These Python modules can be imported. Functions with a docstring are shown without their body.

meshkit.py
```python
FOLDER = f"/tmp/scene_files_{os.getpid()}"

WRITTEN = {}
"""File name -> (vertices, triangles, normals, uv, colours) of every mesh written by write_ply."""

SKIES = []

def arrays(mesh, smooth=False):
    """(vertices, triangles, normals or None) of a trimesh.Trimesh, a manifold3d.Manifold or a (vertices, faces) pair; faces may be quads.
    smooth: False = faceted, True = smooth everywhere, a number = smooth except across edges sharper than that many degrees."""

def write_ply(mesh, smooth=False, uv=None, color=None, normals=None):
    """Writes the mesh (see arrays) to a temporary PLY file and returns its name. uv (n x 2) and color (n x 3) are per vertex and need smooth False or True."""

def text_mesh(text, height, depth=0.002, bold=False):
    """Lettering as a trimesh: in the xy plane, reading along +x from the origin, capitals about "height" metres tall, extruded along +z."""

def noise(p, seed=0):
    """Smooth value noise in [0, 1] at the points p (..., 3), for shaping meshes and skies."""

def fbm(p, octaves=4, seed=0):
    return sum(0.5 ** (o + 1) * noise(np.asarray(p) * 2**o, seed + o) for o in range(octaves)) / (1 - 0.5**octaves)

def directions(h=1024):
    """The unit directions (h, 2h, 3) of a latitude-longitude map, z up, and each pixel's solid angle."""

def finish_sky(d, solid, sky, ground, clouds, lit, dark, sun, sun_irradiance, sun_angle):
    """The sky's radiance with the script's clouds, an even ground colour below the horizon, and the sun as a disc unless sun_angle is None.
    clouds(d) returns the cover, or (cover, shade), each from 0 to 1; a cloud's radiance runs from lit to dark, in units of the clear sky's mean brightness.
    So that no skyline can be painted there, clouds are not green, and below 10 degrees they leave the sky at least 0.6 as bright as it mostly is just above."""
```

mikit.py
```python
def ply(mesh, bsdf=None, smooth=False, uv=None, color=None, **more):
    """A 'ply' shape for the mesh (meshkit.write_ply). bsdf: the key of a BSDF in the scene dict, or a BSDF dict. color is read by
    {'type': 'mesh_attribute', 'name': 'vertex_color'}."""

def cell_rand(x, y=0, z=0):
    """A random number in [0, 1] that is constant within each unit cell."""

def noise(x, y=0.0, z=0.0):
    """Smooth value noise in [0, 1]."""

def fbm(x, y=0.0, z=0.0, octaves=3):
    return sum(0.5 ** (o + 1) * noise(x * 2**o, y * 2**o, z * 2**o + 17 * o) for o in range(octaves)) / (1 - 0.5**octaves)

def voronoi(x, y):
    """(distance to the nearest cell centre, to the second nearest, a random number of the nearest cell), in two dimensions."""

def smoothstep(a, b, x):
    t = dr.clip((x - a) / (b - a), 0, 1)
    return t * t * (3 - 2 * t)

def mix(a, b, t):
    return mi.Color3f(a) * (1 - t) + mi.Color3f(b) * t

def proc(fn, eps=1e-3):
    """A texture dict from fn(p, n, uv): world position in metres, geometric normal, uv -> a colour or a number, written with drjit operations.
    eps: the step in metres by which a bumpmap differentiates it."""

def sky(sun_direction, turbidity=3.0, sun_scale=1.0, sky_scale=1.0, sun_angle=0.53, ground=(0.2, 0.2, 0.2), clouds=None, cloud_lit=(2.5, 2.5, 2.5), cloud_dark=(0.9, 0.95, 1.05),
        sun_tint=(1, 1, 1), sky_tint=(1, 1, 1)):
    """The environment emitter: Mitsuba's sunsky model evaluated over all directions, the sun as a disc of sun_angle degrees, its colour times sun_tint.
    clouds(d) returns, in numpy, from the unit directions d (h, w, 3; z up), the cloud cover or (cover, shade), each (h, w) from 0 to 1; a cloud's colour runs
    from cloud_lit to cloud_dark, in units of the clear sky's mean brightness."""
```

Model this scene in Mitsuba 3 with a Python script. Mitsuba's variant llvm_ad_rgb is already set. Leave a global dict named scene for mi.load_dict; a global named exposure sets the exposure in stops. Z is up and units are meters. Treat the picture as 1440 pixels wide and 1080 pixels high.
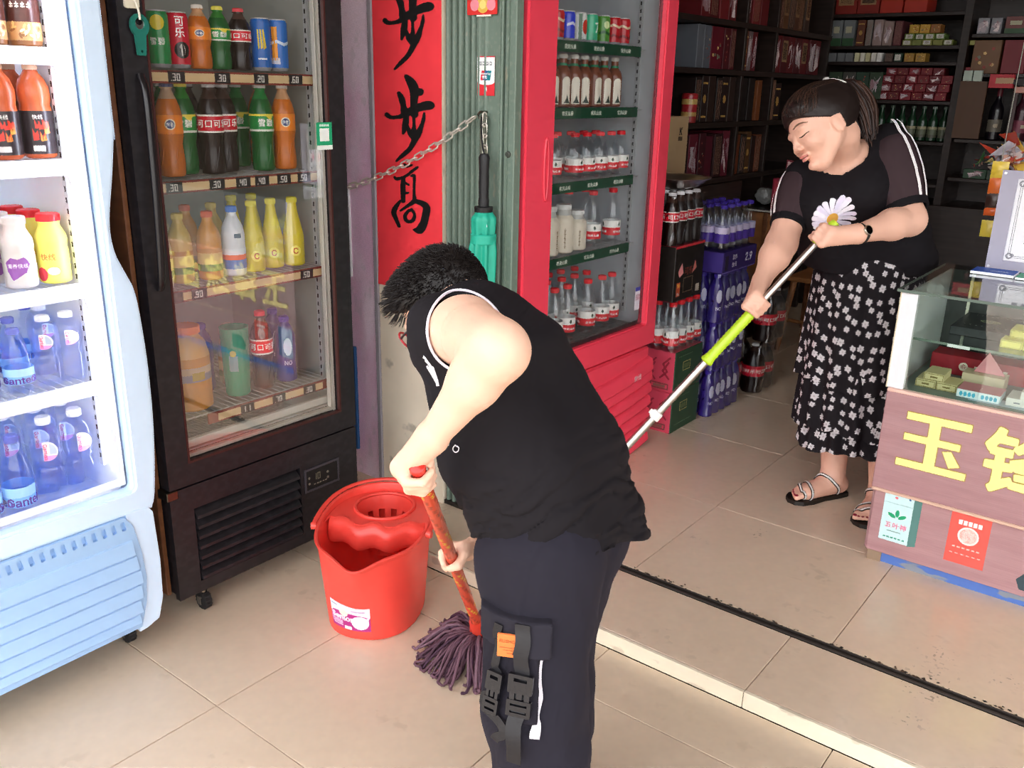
import math, random
import numpy as np
import trimesh
import shapely
from shapely.geometry import Polygon, LineString, Point, box as sbox
from shapely.ops import unary_union
from shapely import affinity
import mitsuba as mi
import drjit as dr
import mikit
import meshkit
from mikit import noise, fbm, voronoi, cell_rand, smoothstep, mix, proc

T = mi.ScalarTransform4f
random.seed(7)
RNG = np.random.default_rng(7)
scene, labels = {}, {}

# ------------------------------------------------------------------ camera, sky, exposure
yaw, pitch, roll = 0.658467, 0.322009, 0.022939
fwd = np.array([-math.sin(yaw) * math.cos(pitch), math.cos(yaw) * math.cos(pitch), -math.sin(pitch)])
rgt = np.array([math.cos(yaw), math.sin(yaw), 0.0])
upv = np.cross(rgt, fwd)
upv = -math.sin(roll) * rgt + math.cos(roll) * upv
EYE = np.array([0.0, 0.0, 1.42])
scene['camera'] = {'type': 'perspective', 'fov': math.degrees(2 * math.atan(720 / 1258.99)), 'fov_axis': 'x', 'near_clip': 0.02, 'far_clip': 200.0,
                   'to_world': T().look_at(origin=EYE.tolist(), target=(EYE + fwd).tolist(), up=upv.tolist())}


def overcast(d):
    n = meshkit.fbm(d * 3.0, 4, 5)
    return np.clip(0.80 + 0.5 * (n - 0.5), 0, 1), np.clip(0.15 + 0.6 * (n - 0.4), 0, 1)


scene['sky'] = mikit.sky([-0.55, -0.55, 0.63], turbidity=4.0, sun_angle=None, sun_scale=0.0, sky_scale=1.0, clouds=overcast,
                         cloud_lit=(1.68, 1.60, 1.50), cloud_dark=(1.16, 1.11, 1.05), ground=(0.34, 0.31, 0.28))
exposure = 4.75

# ------------------------------------------------------------------ helpers
_used = {}


def numbered(name):
    n = _used.get(name, 0)
    _used[name] = n + 1
    return name if n == 0 else f'{name}_{n:03d}'


def L(key, label=None, category=None, group=None, kind=None):
    d = labels.setdefault(key, {})
    for k, v in (('label', label), ('category', category), ('group', group), ('kind', kind)):
        if v:
            d[k] = v
    return key


def lin(c):
    """'#rrggbb' or 0..255 triple (display values) -> linear reflectance"""
    if isinstance(c, str):
        c = [int(c[i:i + 2], 16) for i in (1, 3, 5)]
    x = np.asarray(c, float) / 255
    return np.where(x < 0.04045, x / 12.92, ((x + 0.055) / 1.055) ** 2.4)


class M:
    """A mesh under construction: flat-shaded pieces have vertices of their own, round ones share theirs; a colour per vertex."""

    def __init__(self):
        self.v, self.f, self.c, self.n = [], [], [], 0

    def add(self, v, f, c='#808080', m=None):
        v, f = np.asarray(v, float), np.asarray(f, int)
        if m is not None:
            m = np.asarray(m, float)
            v = v @ m[:3, :3].T + m[:3, 3]
            if np.linalg.det(m[:3, :3]) < 0:
                f = f[:, ::-1]
        col = lin(c) if isinstance(c, (str, tuple, list)) else np.asarray(c)
        self.v.append(v)
        self.f.append(f + self.n)
        self.c.append(np.broadcast_to(col, v.shape).copy())
        self.n += len(v)
        return self

    def flat(self, v, f, c='#808080', m=None):
        v, f = np.asarray(v, float), np.asarray(f, int)
        return self.add(v[f].reshape(-1, 3), np.arange(f.size).reshape(-1, 3), c, m)

    def merge(self, o, m=None):
        v, f, c = o.arrays()
        return self.add(v, f, c, m)

    def arrays(self):
        return np.vstack(self.v), np.vstack(self.f), np.vstack(self.c)

    def box(self, x0, x1, y0, y1, z0, z1, c='#808080', m=None, b=0.0):
        if b <= 0:
            v = np.array([[x, y, z] for x in (x0, x1) for y in (y0, y1) for z in (z0, z1)], float)
            q = [[0, 1, 3, 2], [4, 6, 7, 5], [0, 4, 5, 1], [2, 3, 7, 6], [0, 2, 6, 4], [1, 5, 7, 3]]
            vv = np.vstack([v[k] for k in q])
            f = np.vstack([[[4 * i, 4 * i + 1, 4 * i + 2], [4 * i, 4 * i + 2, 4 * i + 3]] for i in range(6)])
            return self.add(vv, f, c, m)
        pts = []
        for sx in (0, 1):
            for sy in (0, 1):
                for sz in (0, 1):
                    X, Y, Z = (x0, x1)[sx], (y0, y1)[sy], (z0, z1)[sz]
                    ix, iy, iz = X + b * (1 - 2 * sx), Y + b * (1 - 2 * sy), Z + b * (1 - 2 * sz)
                    pts += [[X, iy, iz], [ix, Y, iz], [ix, iy, Z]]
        h = trimesh.convex.convex_hull(np.array(pts))
        return self.flat(h.vertices, h.faces, c, m)

    def lathe(self, prof, n=20, c='#808080', m=None, sharp=35.0):
        """prof: [(r, z)] bottom to top (or with a colour as third entry, used from that ring up)"""
        r = np.array([p[0] for p in prof], float)
        z = np.array([p[1] for p in prof], float)
        cols, cur = [], c
        for p in prof:
            if len(p) > 2:
                cur = p[2]
            cols.append(lin(cur))
        a = np.arange(n) * 2 * np.pi / n
        ca, sa = np.cos(a), np.sin(a)
        segs, k = [], len(r)
        start = 0
        for i in range(1, k):
            cut = i == k - 1
            if not cut:
                d0, d1 = (r[i] - r[i - 1], z[i] - z[i - 1]), (r[i + 1] - r[i], z[i + 1] - z[i])
                ang = abs(math.degrees(math.atan2(d0[0] * d1[1] - d0[1] * d1[0], d0[0] * d1[0] + d0[1] * d1[1])))
                cut = ang > sharp or not np.allclose(cols[i], cols[i - 1])
            if cut:
                segs.append((start, i))
                start = i
        for s, e in segs:
            rr, zz = r[s:e + 1], z[s:e + 1]
            K = e - s + 1
            v = np.stack([rr[:, None] * ca, rr[:, None] * sa, np.repeat(zz[:, None], n, 1)], -1).reshape(-1, 3)
            f = []
            i, j = np.meshgrid(np.arange(K - 1), np.arange(n), indexing='ij')
            i, j = i.ravel(), j.ravel()
            j2 = (j + 1) % n
            A, B, C, D = i * n + j, i * n + j2, (i + 1) * n + j2, (i + 1) * n + j
            f = np.vstack([np.stack([A, B, C], 1)[rr[i] > 1e-9], np.stack([A, C, D], 1)[rr[i + 1] > 1e-9]])
            self.add(v, f, cols[s], m)
        return self

    def tube(self, pts, r, n=8, c='#808080', m=None, caps=True, flatten=None, closed=False):
        p = np.asarray(pts, float)
        k = len(p)
        r = np.broadcast_to(np.asarray(r, float), (k,))
        t = np.gradient(p, axis=0) if not closed else np.roll(p, -1, 0) - np.roll(p, 1, 0)
        t /= np.linalg.norm(t, axis=1, keepdims=True) + 1e-12
        ref = np.array([0, 0, 1.0]) if abs(t[:, 2]).mean() < 0.8 else np.array([1.0, 0, 0])
        a = np.cross(t, ref)
        a /= np.linalg.norm(a, axis=1, keepdims=True) + 1e-12
        b = np.cross(t, a)
        ang = np.arange(n) * 2 * np.pi / n
        fl = 1.0 if flatten is None else flatten
        v = p[:, None] + r[:, None, None] * (np.cos(ang)[None, :, None] * a[:, None] + fl * np.sin(ang)[None, :, None] * b[:, None])
        kk = k if closed else k - 1
        i, j = np.meshgrid(np.arange(kk), np.arange(n), indexing='ij')
        i, j = i.ravel(), j.ravel()
        i2, j2 = (i + 1) % k, (j + 1) % n
        A, B, C, D = i * n + j, i * n + j2, i2 * n + j2, i2 * n + j
        f = np.vstack([np.stack([A, B, C], 1), np.stack([A, C, D], 1)])
        vv = v.reshape(-1, 3)
        self.add(vv, f, c, m)
        if caps and not closed:
            for e, flip in ((0, True), (k - 1, False)):
                ring = v[e]
                cv = np.vstack([ring, p[e]])
                cf = np.stack([np.arange(n), (np.arange(n) + 1) % n, np.full(n, n)], 1)
                self.add(cv, cf if not flip else cf[:, ::-1], c, m)
        return self

    def prism(self, poly, z0, z1, c='#808080', m=None):
        for g in getattr(poly, 'geoms', [poly]):
            if g.is_empty or g.area < 1e-9 or g.geom_type != 'Polygon':
                continue
            e = trimesh.creation.extrude_polygon(g, z1 - z0, engine='earcut')
            v = np.array(e.vertices)
            v[:, 2] += z0
            self.flat(v, e.faces, c, m)
        return self

    def strip(self, P, Q, c='#808080', m=None, closed=False):
        """a smooth sheet between polylines P and Q"""
        P, Q = np.asarray(P, float), np.asarray(Q, float)
        k = len(P)
        v = np.vstack([P, Q])
        i = np.arange(k if closed else k - 1)
        j = (i + 1) % k
        return self.add(v, np.vstack([np.stack([i, j, k + j], 1), np.stack([i, k + j, k + i], 1)]), c, m)

    def ply(self, bsdf, smooth=True, **more):
        v, f, c = self.arrays()
        q = np.round(np.sqrt(np.clip(c, 0, 1)) * 1023)       # the flat colour of each face, carried in its uv (read back by paint_of)
        return mikit.ply((v, f), bsdf, smooth, uv=np.stack([q[:, 0] * 1024 + q[:, 1] + 0.5, q[:, 2] + 0.5], 1), **more)


def put(key, shape, to_world=None):
    if isinstance(shape, tuple):
        shape = shape[0].ply(shape[1])
    scene[key] = dict(shape) if to_world is None else {**shape, 'to_world': to_world}
    return key


def part(parent, name, shape, to_world=None, label=None, kind=None):
    k = numbered(f'{parent}__{name}')
    put(k, shape, to_world)
    if label or kind:
        L(k, label, kind=kind)
    return k


def frame(o, x, y, z):
    """4x4 from an origin and three axes"""
    m = np.eye(4)
    m[:3, 0], m[:3, 1], m[:3, 2], m[:3, 3] = x, y, z, o
    return m


def TW(m):
    return T(np.asarray(m, float).tolist())


def place(x, y, z, rot=0.0, tilt=0.0):
    t = T().translate([x, y, z])
    if tilt:
        t = t @ T().rotate([0, 1, 0], tilt)
    return t @ T().rotate([0, 0, 1], rot)


def unit(v):
    v = np.asarray(v, float)
    return v / np.linalg.norm(v)


def spline(pts, n):
    """Catmull-Rom through the points (any number of columns)"""
    p = np.asarray(pts, float)
    q = np.vstack([2 * p[0] - p[1], p, 2 * p[-1] - p[-2]])
    out = []
    for u in np.linspace(0, len(p) - 1 - 1e-9, n):
        i, t = int(u), u - int(u)
        a, b, c, d = q[i:i + 4]
        out.append(0.5 * (2 * b + (c - a) * t + (2 * a - 5 * b + 4 * c - d) * t * t + (3 * b - a - 3 * c + d) * t ** 3))
    return np.array(out)


def brush(strokes, n=18):
    """brush writing: each stroke a list of (x, y, half width)"""
    out = []
    for s in strokes:
        q = spline(s, n)
        for (a, b) in zip(q[:-1], q[1:]):
            out.append(unary_union([Point(a[:2]).buffer(max(a[2], .5), 6), Point(b[:2]).buffer(max(b[2], .5), 6)]).convex_hull)
    return unary_union(out).simplify(0.8)


def text_shape(text, h, bold=False):
    """a line of Latin letters as a flat shape, h tall, from the origin"""
    m = meshkit.text_mesh(text, h, 0.001, bold)
    top = m.triangles[m.triangles[:, :, 2].min(1) > 0.0009]
    return unary_union([Polygon(t[:, :2]).buffer(1e-6) for t in top])


def seven(txt, h):
    """price figures with seven segments"""
    seg = {'0': 'abcdef', '1': 'bc', '2': 'abged', '3': 'abgcd', '4': 'fgbc', '5': 'afgcd', '6': 'afgcde', '7': 'abc', '8': 'abcdefg', '9': 'abcdfg'}
    w, t, x, out = h * .5, h * .13, 0, []
    for ch in txt:
        if ch == '.':
            out.append(sbox(x, 0, x + t, t))
            x += t * 2
            continue
        R = {'a': (0, h - t, w, h), 'd': (0, 0, w, t), 'g': (0, h / 2 - t / 2, w, h / 2 + t / 2), 'f': (0, h / 2, t, h), 'b': (w - t, h / 2, w, h), 'e': (0, 0, t, h / 2), 'c': (w - t, 0, w, h / 2)}
        out += [sbox(R[k][0] + x, R[k][1], R[k][2] + x, R[k][3]) for k in seg[ch]]
        x += w + t * 1.4
    return unary_union(out)
GLYPHS = {
    '玉': '1713171b181d3f1d3f382239203a204322453f453f5b1e5b1c5d1c661d676f687066705d6f5b4c5b4c456a456c436c395a385a386d256d23681d741d751c7613741119101811;4c1d621d612050315033553756384c38',
    '锋': '155216551b5d2066226c236e296d2d6b2d692c633b623c603c5846624e6e536d586b586a566468646d626e5f6c5b6753614c6c4776447841723970396f335d325d316d306f2e6e275d265d2472237421731a72185d185c0f510e50183c193a1a3a1c391c2d13270f240f20162018231b241f24301831183b193c243d24451d461c491a4a;5d3d623d633d5d40;5158565357535d59;302538293b2a3e245024502640263f283e2f4030503150323f323d343b313030;4b3d503d50404f40;36403641374246484b4a4d4c4852404c3e4c3950394638453045303d373d;26572351385138543a57',
    '综': '5f2b602d612e67306a307421771b77196f146d14671e|1648164b194d1e56296e2b6e326b336a3367274d2d4e335835593a573a603c6251624e6a4e6c576f596e5f6273627460744e734c6c4c6c466b4544454346424c3c4c3a4d32412c382e38383a3a3d733d753b753473325e325d145c12590f490f4615461848195119523151323b323a30382e232a1b271a2816311c36254122411940;4650685068564756|1815161e181f37263a263c2445304d2e4e2d4e2a4c273e133b13341a1a13',
    '合': '16471648174a2651355b4066476e496e506a50674f64595b6653764b78497747744471406e40624660422c422b432a441f3f1c3f;384e394e564e475b|2538283a673a6839680f5c0f5b123212310f250f;322e321f5b1f5b2e',
    '商': '185a18621963406440653e6a3e6c466e486e4a6d4e6473637462745a735861585c4f5c4e6d4e6f4d6f156d11690f560f54145417561862186319632f612e5f2e5b315a1a3d193c16391534143116312f2d2e2a31290f1e0f1e4d1f4e314e314f2d581958;5842613b633b6343;39363a3655364a3e4a434443423f;3b573f4f4d4e4f515258;3d2b3d244f244f2b;2a392a392f3c36432a43',
    '店': '151315141a201d2f1e3a1e602062436243634069416b4b6e4e69526273627461755874565156514c704c714a72427040513f51376b376d356d106c0f620f60123b123a0f300f2f102f353037443744562b562b552a37292a261e2213200f1a0f;3b1e601e601e602b3b2b',
    '可': '18657465735c685b681764115f0f4b0f481849195d195d5b195c|224f4e4f4e282d272b1f2320;44452d452d324432',
    '口': '1f616d626c11631162192a1929112011;2a582a2462246258',
    '乐': '58306034702275196c15|1d41214f24654a68686c6d656c635d602e5b2a45424543584b5a4d584e457244713b4e3a4d184b12470f350f331633184219423a2139|171a2b3434312e261f151d15',
    '雪': '1a451b5c405c4060216021696b696b604b604b5c725b72446943673c4e3c4d43684468534b534a39413a405324532445|24433e443e3c253c|21195e1b5e20262126295e2a5e2e242f24376837680f5e0f5e122212|4d4f655066484e48|264f3d503e482748',
    '碧': '161d161f25282f311932193a743a73323c31382c6a2b6a0f600f5f123511340f2a0f2a1e1d161b16;3522351b5f1b5f22|45655466576d606c60666f666f3e463e;4f476547654d4f4d;665d4f5d4f566556|18441a462948294f1b501b5829592a5e1b5f1b674367425f345e3459405842514050344f3449434a43411a3d',
    '芬': '163a2b48345330552f5b195c1a652f65306d396d3a655165526d5b6d5c657364735c5c5b5c5557546446763b6f326339601b5e145910470f441745195419583243323d22341727101e0f1a162e2034273832283226371d32;36442e3c5f3c4d505254515b3a5b3a533e513f50',
    '达': '16171f212525253d183e18482f473025391e471a761b73126d113f123615291c1e101c10|32273a2d44384b4d4b4f335034594c5a4d6c576d575a7359724f564f554b732873266e226c206a22533e492d3f243820|1b661c68236b2c5f30562852',
    '农': '163117332d40374a3d552756264a1d491d604261456c476e4f6b4d6170607049664a66564956543a65486c436b3f59306424751976177010621755244d304248373a371d4d224e192b0f28172c1b2c311e2a1c2b',
    '夫': '1b0e1717281f3125372c3d361a3719413f42404440532154215e405e406c4a6d4b5e6d5d6d544b534a42734172374e37532c5d23671d7617710f651259184e22462d391d2c14200f',
    '山': '1e58285728204020416b4a6c4c20642064576e586e0f650f64151e16',
    '泉': '23643c65416d456e4c6b496569636a3d6f385b286621761a7112601855204b2a4a12440f340f311632184018403c233d;4c3c5430643c;2d465e465e4c2d4c;2d555e555e5b2d5b|1618171a25222f2d1b2f1b3838383d36392a2a191d111b11',
    '营': '195c19642f652f6d386d39655265536d5c6d5d657364735b5d5b5d557153713f703e673f674b264b253e1c3e1c532f542f5b;39545254525b395b|242c692d6a0f600f60122e122d0f240f;2e1b601b60232e23|2a46624762312c31;353f35395839583f',
    '养': '162f173123352e3c1a3d183e194638463a4a234b23543f54405640581d591e6231622c6a2d6b356d3d625062576e596e616a5d627061705a6e594b574a546a546a4b474b45477345723d5d3c6a347530752e6f275b315a0f500f503554364f3c3e3c3c3a39373c3539213115270f220f1e152d203026312f1d27',
    '快': '301541224a343535343e4c3f4c424c533a53395c4c5d4d6c566d575d6d5d6e3f763e75355b3364247716710f6a105d1c532c4d2040133a0f350f;5753573f633f6353|163e1b592359246c2d6d2e5c325d345b3b4b3a4833452e512e0f240f23521e3c1b3b',
    '线': '174920552c6d34693468274c2f4d35583e5341554d574e6d566d576c5859675b59655e6b69666f616b5c705b7153594f59495a45724873405a3b5e2c6c3b74386d2d6222651c69196c196e23751f751b72126e0f640f5d14581b3f1039173918481e542550393e363c3b3d3f4f434e4d404c3d522b363b383b301c281a2a18311e3627421a41|181b1a1e39273c253d1e1c141a15',
    '五': '1815191e311e363b253c244538463b5820591f636d636c59465943466345601e741d7314;423b3d1e551e583b',
    '叶': '1a623a623b4b504b516b5a6b5b4b754a75415b405b0f510f50403b403a272427231f1a20;3058245824313031',
    '神': '163426442f511853195c2a5c2268296d2b6c3361345e325c395c3d593f5d525e536d5c6c5d5e725c7227692668295d295c0f520f5229472946253e253d32382d30362f0f260f25331a2c;5c346834683e5d3f;5c49684968535d53;47345234523f473e;4749524952534753;32433d373d57',
    '银': '1652266d2e6a2c623e613d58265722513c4f3c463146313c3f3a3e32313130203e25401d280f26102216261c26311832193b263c26461e461d4b1b4b|411c41686e686e3a743265266a1f7616710f6f0f67145d1e5c16410f3d15;5b3a602f6e3a;4b446544654c4b4c;4b566556655f4b5f;4b1c5c20513a4b3a',
    '联': '191c17261c271c5f176018683e6940673f603c5f3c2c432c43243c223c164821503250353e353e3e523f524e404f41584c5943684b6b545f565b55595958646b6e68655970587150704f5d4e5c3f753e74355d3567227616710f6e0f661458264f19440f3f0f3c113b0f320f3220;2629322b32352735;275f27543254325f;324a274a273f323f',
}


def han(ch):
    polys = []
    for p in GLYPHS[ch].split('|'):
        rings = []
        for r in p.split(';'):
            q = [int(r[i:i + 2], 16) for i in range(0, len(r), 2)]
            rings.append([(q[i] - 20, q[i + 1] - 40) for i in range(0, len(q), 2)])
        g = Polygon(rings[0], rings[1:])
        polys.append(g if g.is_valid else g.buffer(0))
    return unary_union(polys)


def han_line(text, h, gap=0.05, vertical=False):
    """a row (or column) of characters, each h tall"""
    s, out = h / 88.0, []
    for i, ch in enumerate(text):
        g = affinity.scale(affinity.translate(han(ch), 0, 23), s, s, origin=(0, 0))
        d = i * h * (1.14 + gap)
        out.append(affinity.translate(g, 0 if vertical else d, -d if vertical else 0))
    return unary_union(out)


def wrapped(mesh, shape, r, z, phi, c, centre=True, thick=0.0004, m=None, seg=0.35):
    """lays a flat shape (metres) round an upright cylinder of radius r (or r(z)), its middle at angle phi"""
    x0, y0, x1, y1 = shape.bounds
    shape = affinity.translate(shape, -(x0 + x1) / 2 if centre else 0, -(y0 + y1) / 2 if centre else 0)
    rm = r if not callable(r) else r(z)
    step = seg * rm
    bits, k = [], int(max(1, math.ceil((x1 - x0) / step)))
    xs = np.linspace(shape.bounds[0] - 1e-6, shape.bounds[2] + 1e-6, k + 1)
    for a, b in zip(xs[:-1], xs[1:]):
        g = shape.intersection(sbox(a, -9, b, 9))
        bits += [q for q in getattr(g, 'geoms', [g]) if q.geom_type == 'Polygon' and q.area > 1e-9]
    for g in bits:
        e = trimesh.creation.extrude_polygon(g, thick, engine='earcut')
        v = np.array(e.vertices)
        rr = (np.array([r(q) for q in v[:, 1] + z]) if callable(r) else r) + v[:, 2]
        an = phi + v[:, 0] / rm
        w = np.stack([rr * np.cos(an), rr * np.sin(an), v[:, 1] + z], -1)
        mesh.flat(w, e.faces, c, m)
    return mesh

# ------------------------------------------------------------------ materials
def paint_of(p, n, uv):
    hi = dr.floor(uv.x / 1024)
    return mi.Color3f(dr.square(hi / 1023), dr.square(dr.floor(uv.x - hi * 1024) / 1023), dr.square(dr.floor(uv.y) / 1023))


VC = proc(paint_of)


def principled(col, rough=0.5, spec=0.5, metal=0.0, **more):
    if not isinstance(col, dict):
        col = {'type': 'rgb', 'value': [float(x) for x in (lin(col) if isinstance(col, str) else col)]}
    return {'type': 'twosided', 'b': {'type': 'principled', 'base_color': col, 'roughness': rough, 'specular': spec, 'metallic': metal, **more}}


scene['matte'] = principled(VC, 0.75, 0.3)          # paper, card, rubber, painted wood
scene['plastic'] = principled(VC, 0.28, 0.5)        # shiny plastic, enamel, print under film
scene['satin'] = principled(VC, 0.48, 0.45)         # semi-gloss paint
scene['metal'] = principled(VC, 0.27, 0.5, 1.0)
scene['pane'] = {'type': 'thindielectric', 'int_ior': 1.5}
scene['clear'] = {'type': 'thindielectric', 'int_ior': 1.42, 'specular_transmittance': {'type': 'rgb', 'value': [0.93, 0.95, 0.96]}}
scene['blueclear'] = {'type': 'thindielectric', 'int_ior': 1.42, 'specular_transmittance': {'type': 'rgb', 'value': [0.78, 0.83, 0.97]}}


def floor_tex(seed, base, warm):
    def fn(p, n, uv):
        a = fbm(p.x * 2.3 + seed, p.y * 2.3, 0.0, 4)
        b = fbm(p.x * 55, p.y * 55, seed * 1.0, 2)
        scuff = smoothstep(0.66, 0.80, fbm(p.x * 7 + 31, p.y * 9, seed + 3.0, 4)) * smoothstep(0.45, 0.75, b)
        t = mi.Color3f(*[float(x) for x in base])
        t = t * (0.93 + 0.14 * a) * (0.97 + 0.06 * b)
        grit = smoothstep(0.79, 0.83, noise(p.x * 140, p.y * 140, seed + 1.0)) * smoothstep(0.72, 0.80, fbm(p.x * 3.1, p.y * 3.1, seed + 9.0, 3))
        return mix(mix(t, mi.Color3f(*warm), scuff * 0.25), mi.Color3f(0.10, 0.075, 0.055), grit * 0.45)
    return proc(fn)


def rough_tex(seed, lo, hi):
    return proc(lambda p, n, uv: lo + (hi - lo) * smoothstep(0.3, 0.7, fbm(p.x * 4 + seed, p.y * 4, 0.0, 3)))


scene['tile_outer'] = principled(floor_tex(2.0, lin('#cdb9a2'), (0.36, 0.27, 0.18)), rough_tex(1.0, 0.26, 0.42), 0.4)
scene['tile_inner'] = principled(floor_tex(5.0, lin('#d0bba5'), (0.34, 0.26, 0.18)), rough_tex(4.0, 0.13, 0.22), 0.5)


def riser_fn(p, n, uv):
    s = smoothstep(0.60, 0.72, fbm(p.x * 18, p.z * 40, 3.0, 4))
    return mix(mi.Color3f(0.72, 0.64, 0.50), mi.Color3f(0.38, 0.32, 0.24), s * 0.5)


scene['riser_tile'] = principled(proc(riser_fn), 0.35, 0.4)


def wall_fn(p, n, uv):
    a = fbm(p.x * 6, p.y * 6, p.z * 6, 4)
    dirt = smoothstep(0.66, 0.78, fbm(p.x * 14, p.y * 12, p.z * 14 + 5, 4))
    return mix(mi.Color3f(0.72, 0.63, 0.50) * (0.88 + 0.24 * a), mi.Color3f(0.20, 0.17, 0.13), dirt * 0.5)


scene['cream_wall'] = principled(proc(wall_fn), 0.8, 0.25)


def purple_fn(p, n, uv):
    a = fbm(p.x * 9, p.y, p.z * 3.0, 4)
    fine = noise(p.x * 300, p.y * 50, p.z * 300)
    worn = smoothstep(0.60, 0.75, fbm(p.x * 40, p.y * 40, p.z * 22, 3))
    return mix(mix(mi.Color3f(0.74, 0.47, 0.64), mi.Color3f(0.80, 0.64, 0.76), smoothstep(0.35, 0.65, a)) * (0.88 + 0.24 * fine), mi.Color3f(0.52, 0.44, 0.50), worn * 0.4)


scene['purple_print'] = principled(proc(purple_fn), 0.55, 0.35)


def green_fn(p, n, uv):
    a = fbm(p.x * 14, p.y * 14, p.z * 4, 4)
    speck = smoothstep(0.62, 0.78, noise(p.x * 190, p.y * 190, p.z * 90))
    chip = smoothstep(0.70, 0.76, fbm(p.x * 30, p.y * 30, p.z * 9, 4))
    base = mix(mi.Color3f(0.115, 0.160, 0.125), mi.Color3f(0.165, 0.225, 0.185), a)
    return mix(mix(base, mi.Color3f(0.22, 0.25, 0.20), speck * 0.35), mi.Color3f(0.30, 0.26, 0.18), chip * 0.5)


scene['green_paint'] = principled(proc(green_fn), 0.5, 0.4)


def pink_fn(p, n, uv):
    a = fbm(p.x * 3, p.y * 3, p.z * 40, 4)
    g = noise(p.x * 25, p.y * 25, p.z * 400)
    return mix(mi.Color3f(0.32, 0.165, 0.175), mi.Color3f(0.385, 0.225, 0.23), a) * (0.93 + 0.12 * g)


scene['counter_front'] = principled(proc(pink_fn), 0.42, 0.4)


def blue_fn(p, n, uv):
    s = smoothstep(0.55, 0.62, fbm(p.x * 12, p.y * 12, p.z * 45, 4))
    return mix(mi.Color3f(0.075, 0.15, 0.42), mi.Color3f(0.20, 0.22, 0.26), s)


scene['blue_paint'] = principled(proc(blue_fn), 0.6, 0.3)


def dust_black(p, n, uv):
    a = fbm(p.x * 60, p.y * 60, p.z * 60, 4)
    return mix(mi.Color3f(0.009, 0.008, 0.010), mi.Color3f(0.015, 0.013, 0.016), smoothstep(0.35, 0.75, a))


scene['dusty_black'] = principled(proc(dust_black), 0.42, 0.45)


def wood_fn(p, n, uv):
    g = fbm(p.x * 5, p.y * 5, p.z * 50, 3)
    return mix(mi.Color3f(0.10, 0.035, 0.014), mi.Color3f(0.19, 0.075, 0.03), g)


scene['brown_wood'] = principled(proc(wood_fn), 0.35, 0.5)


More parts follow.
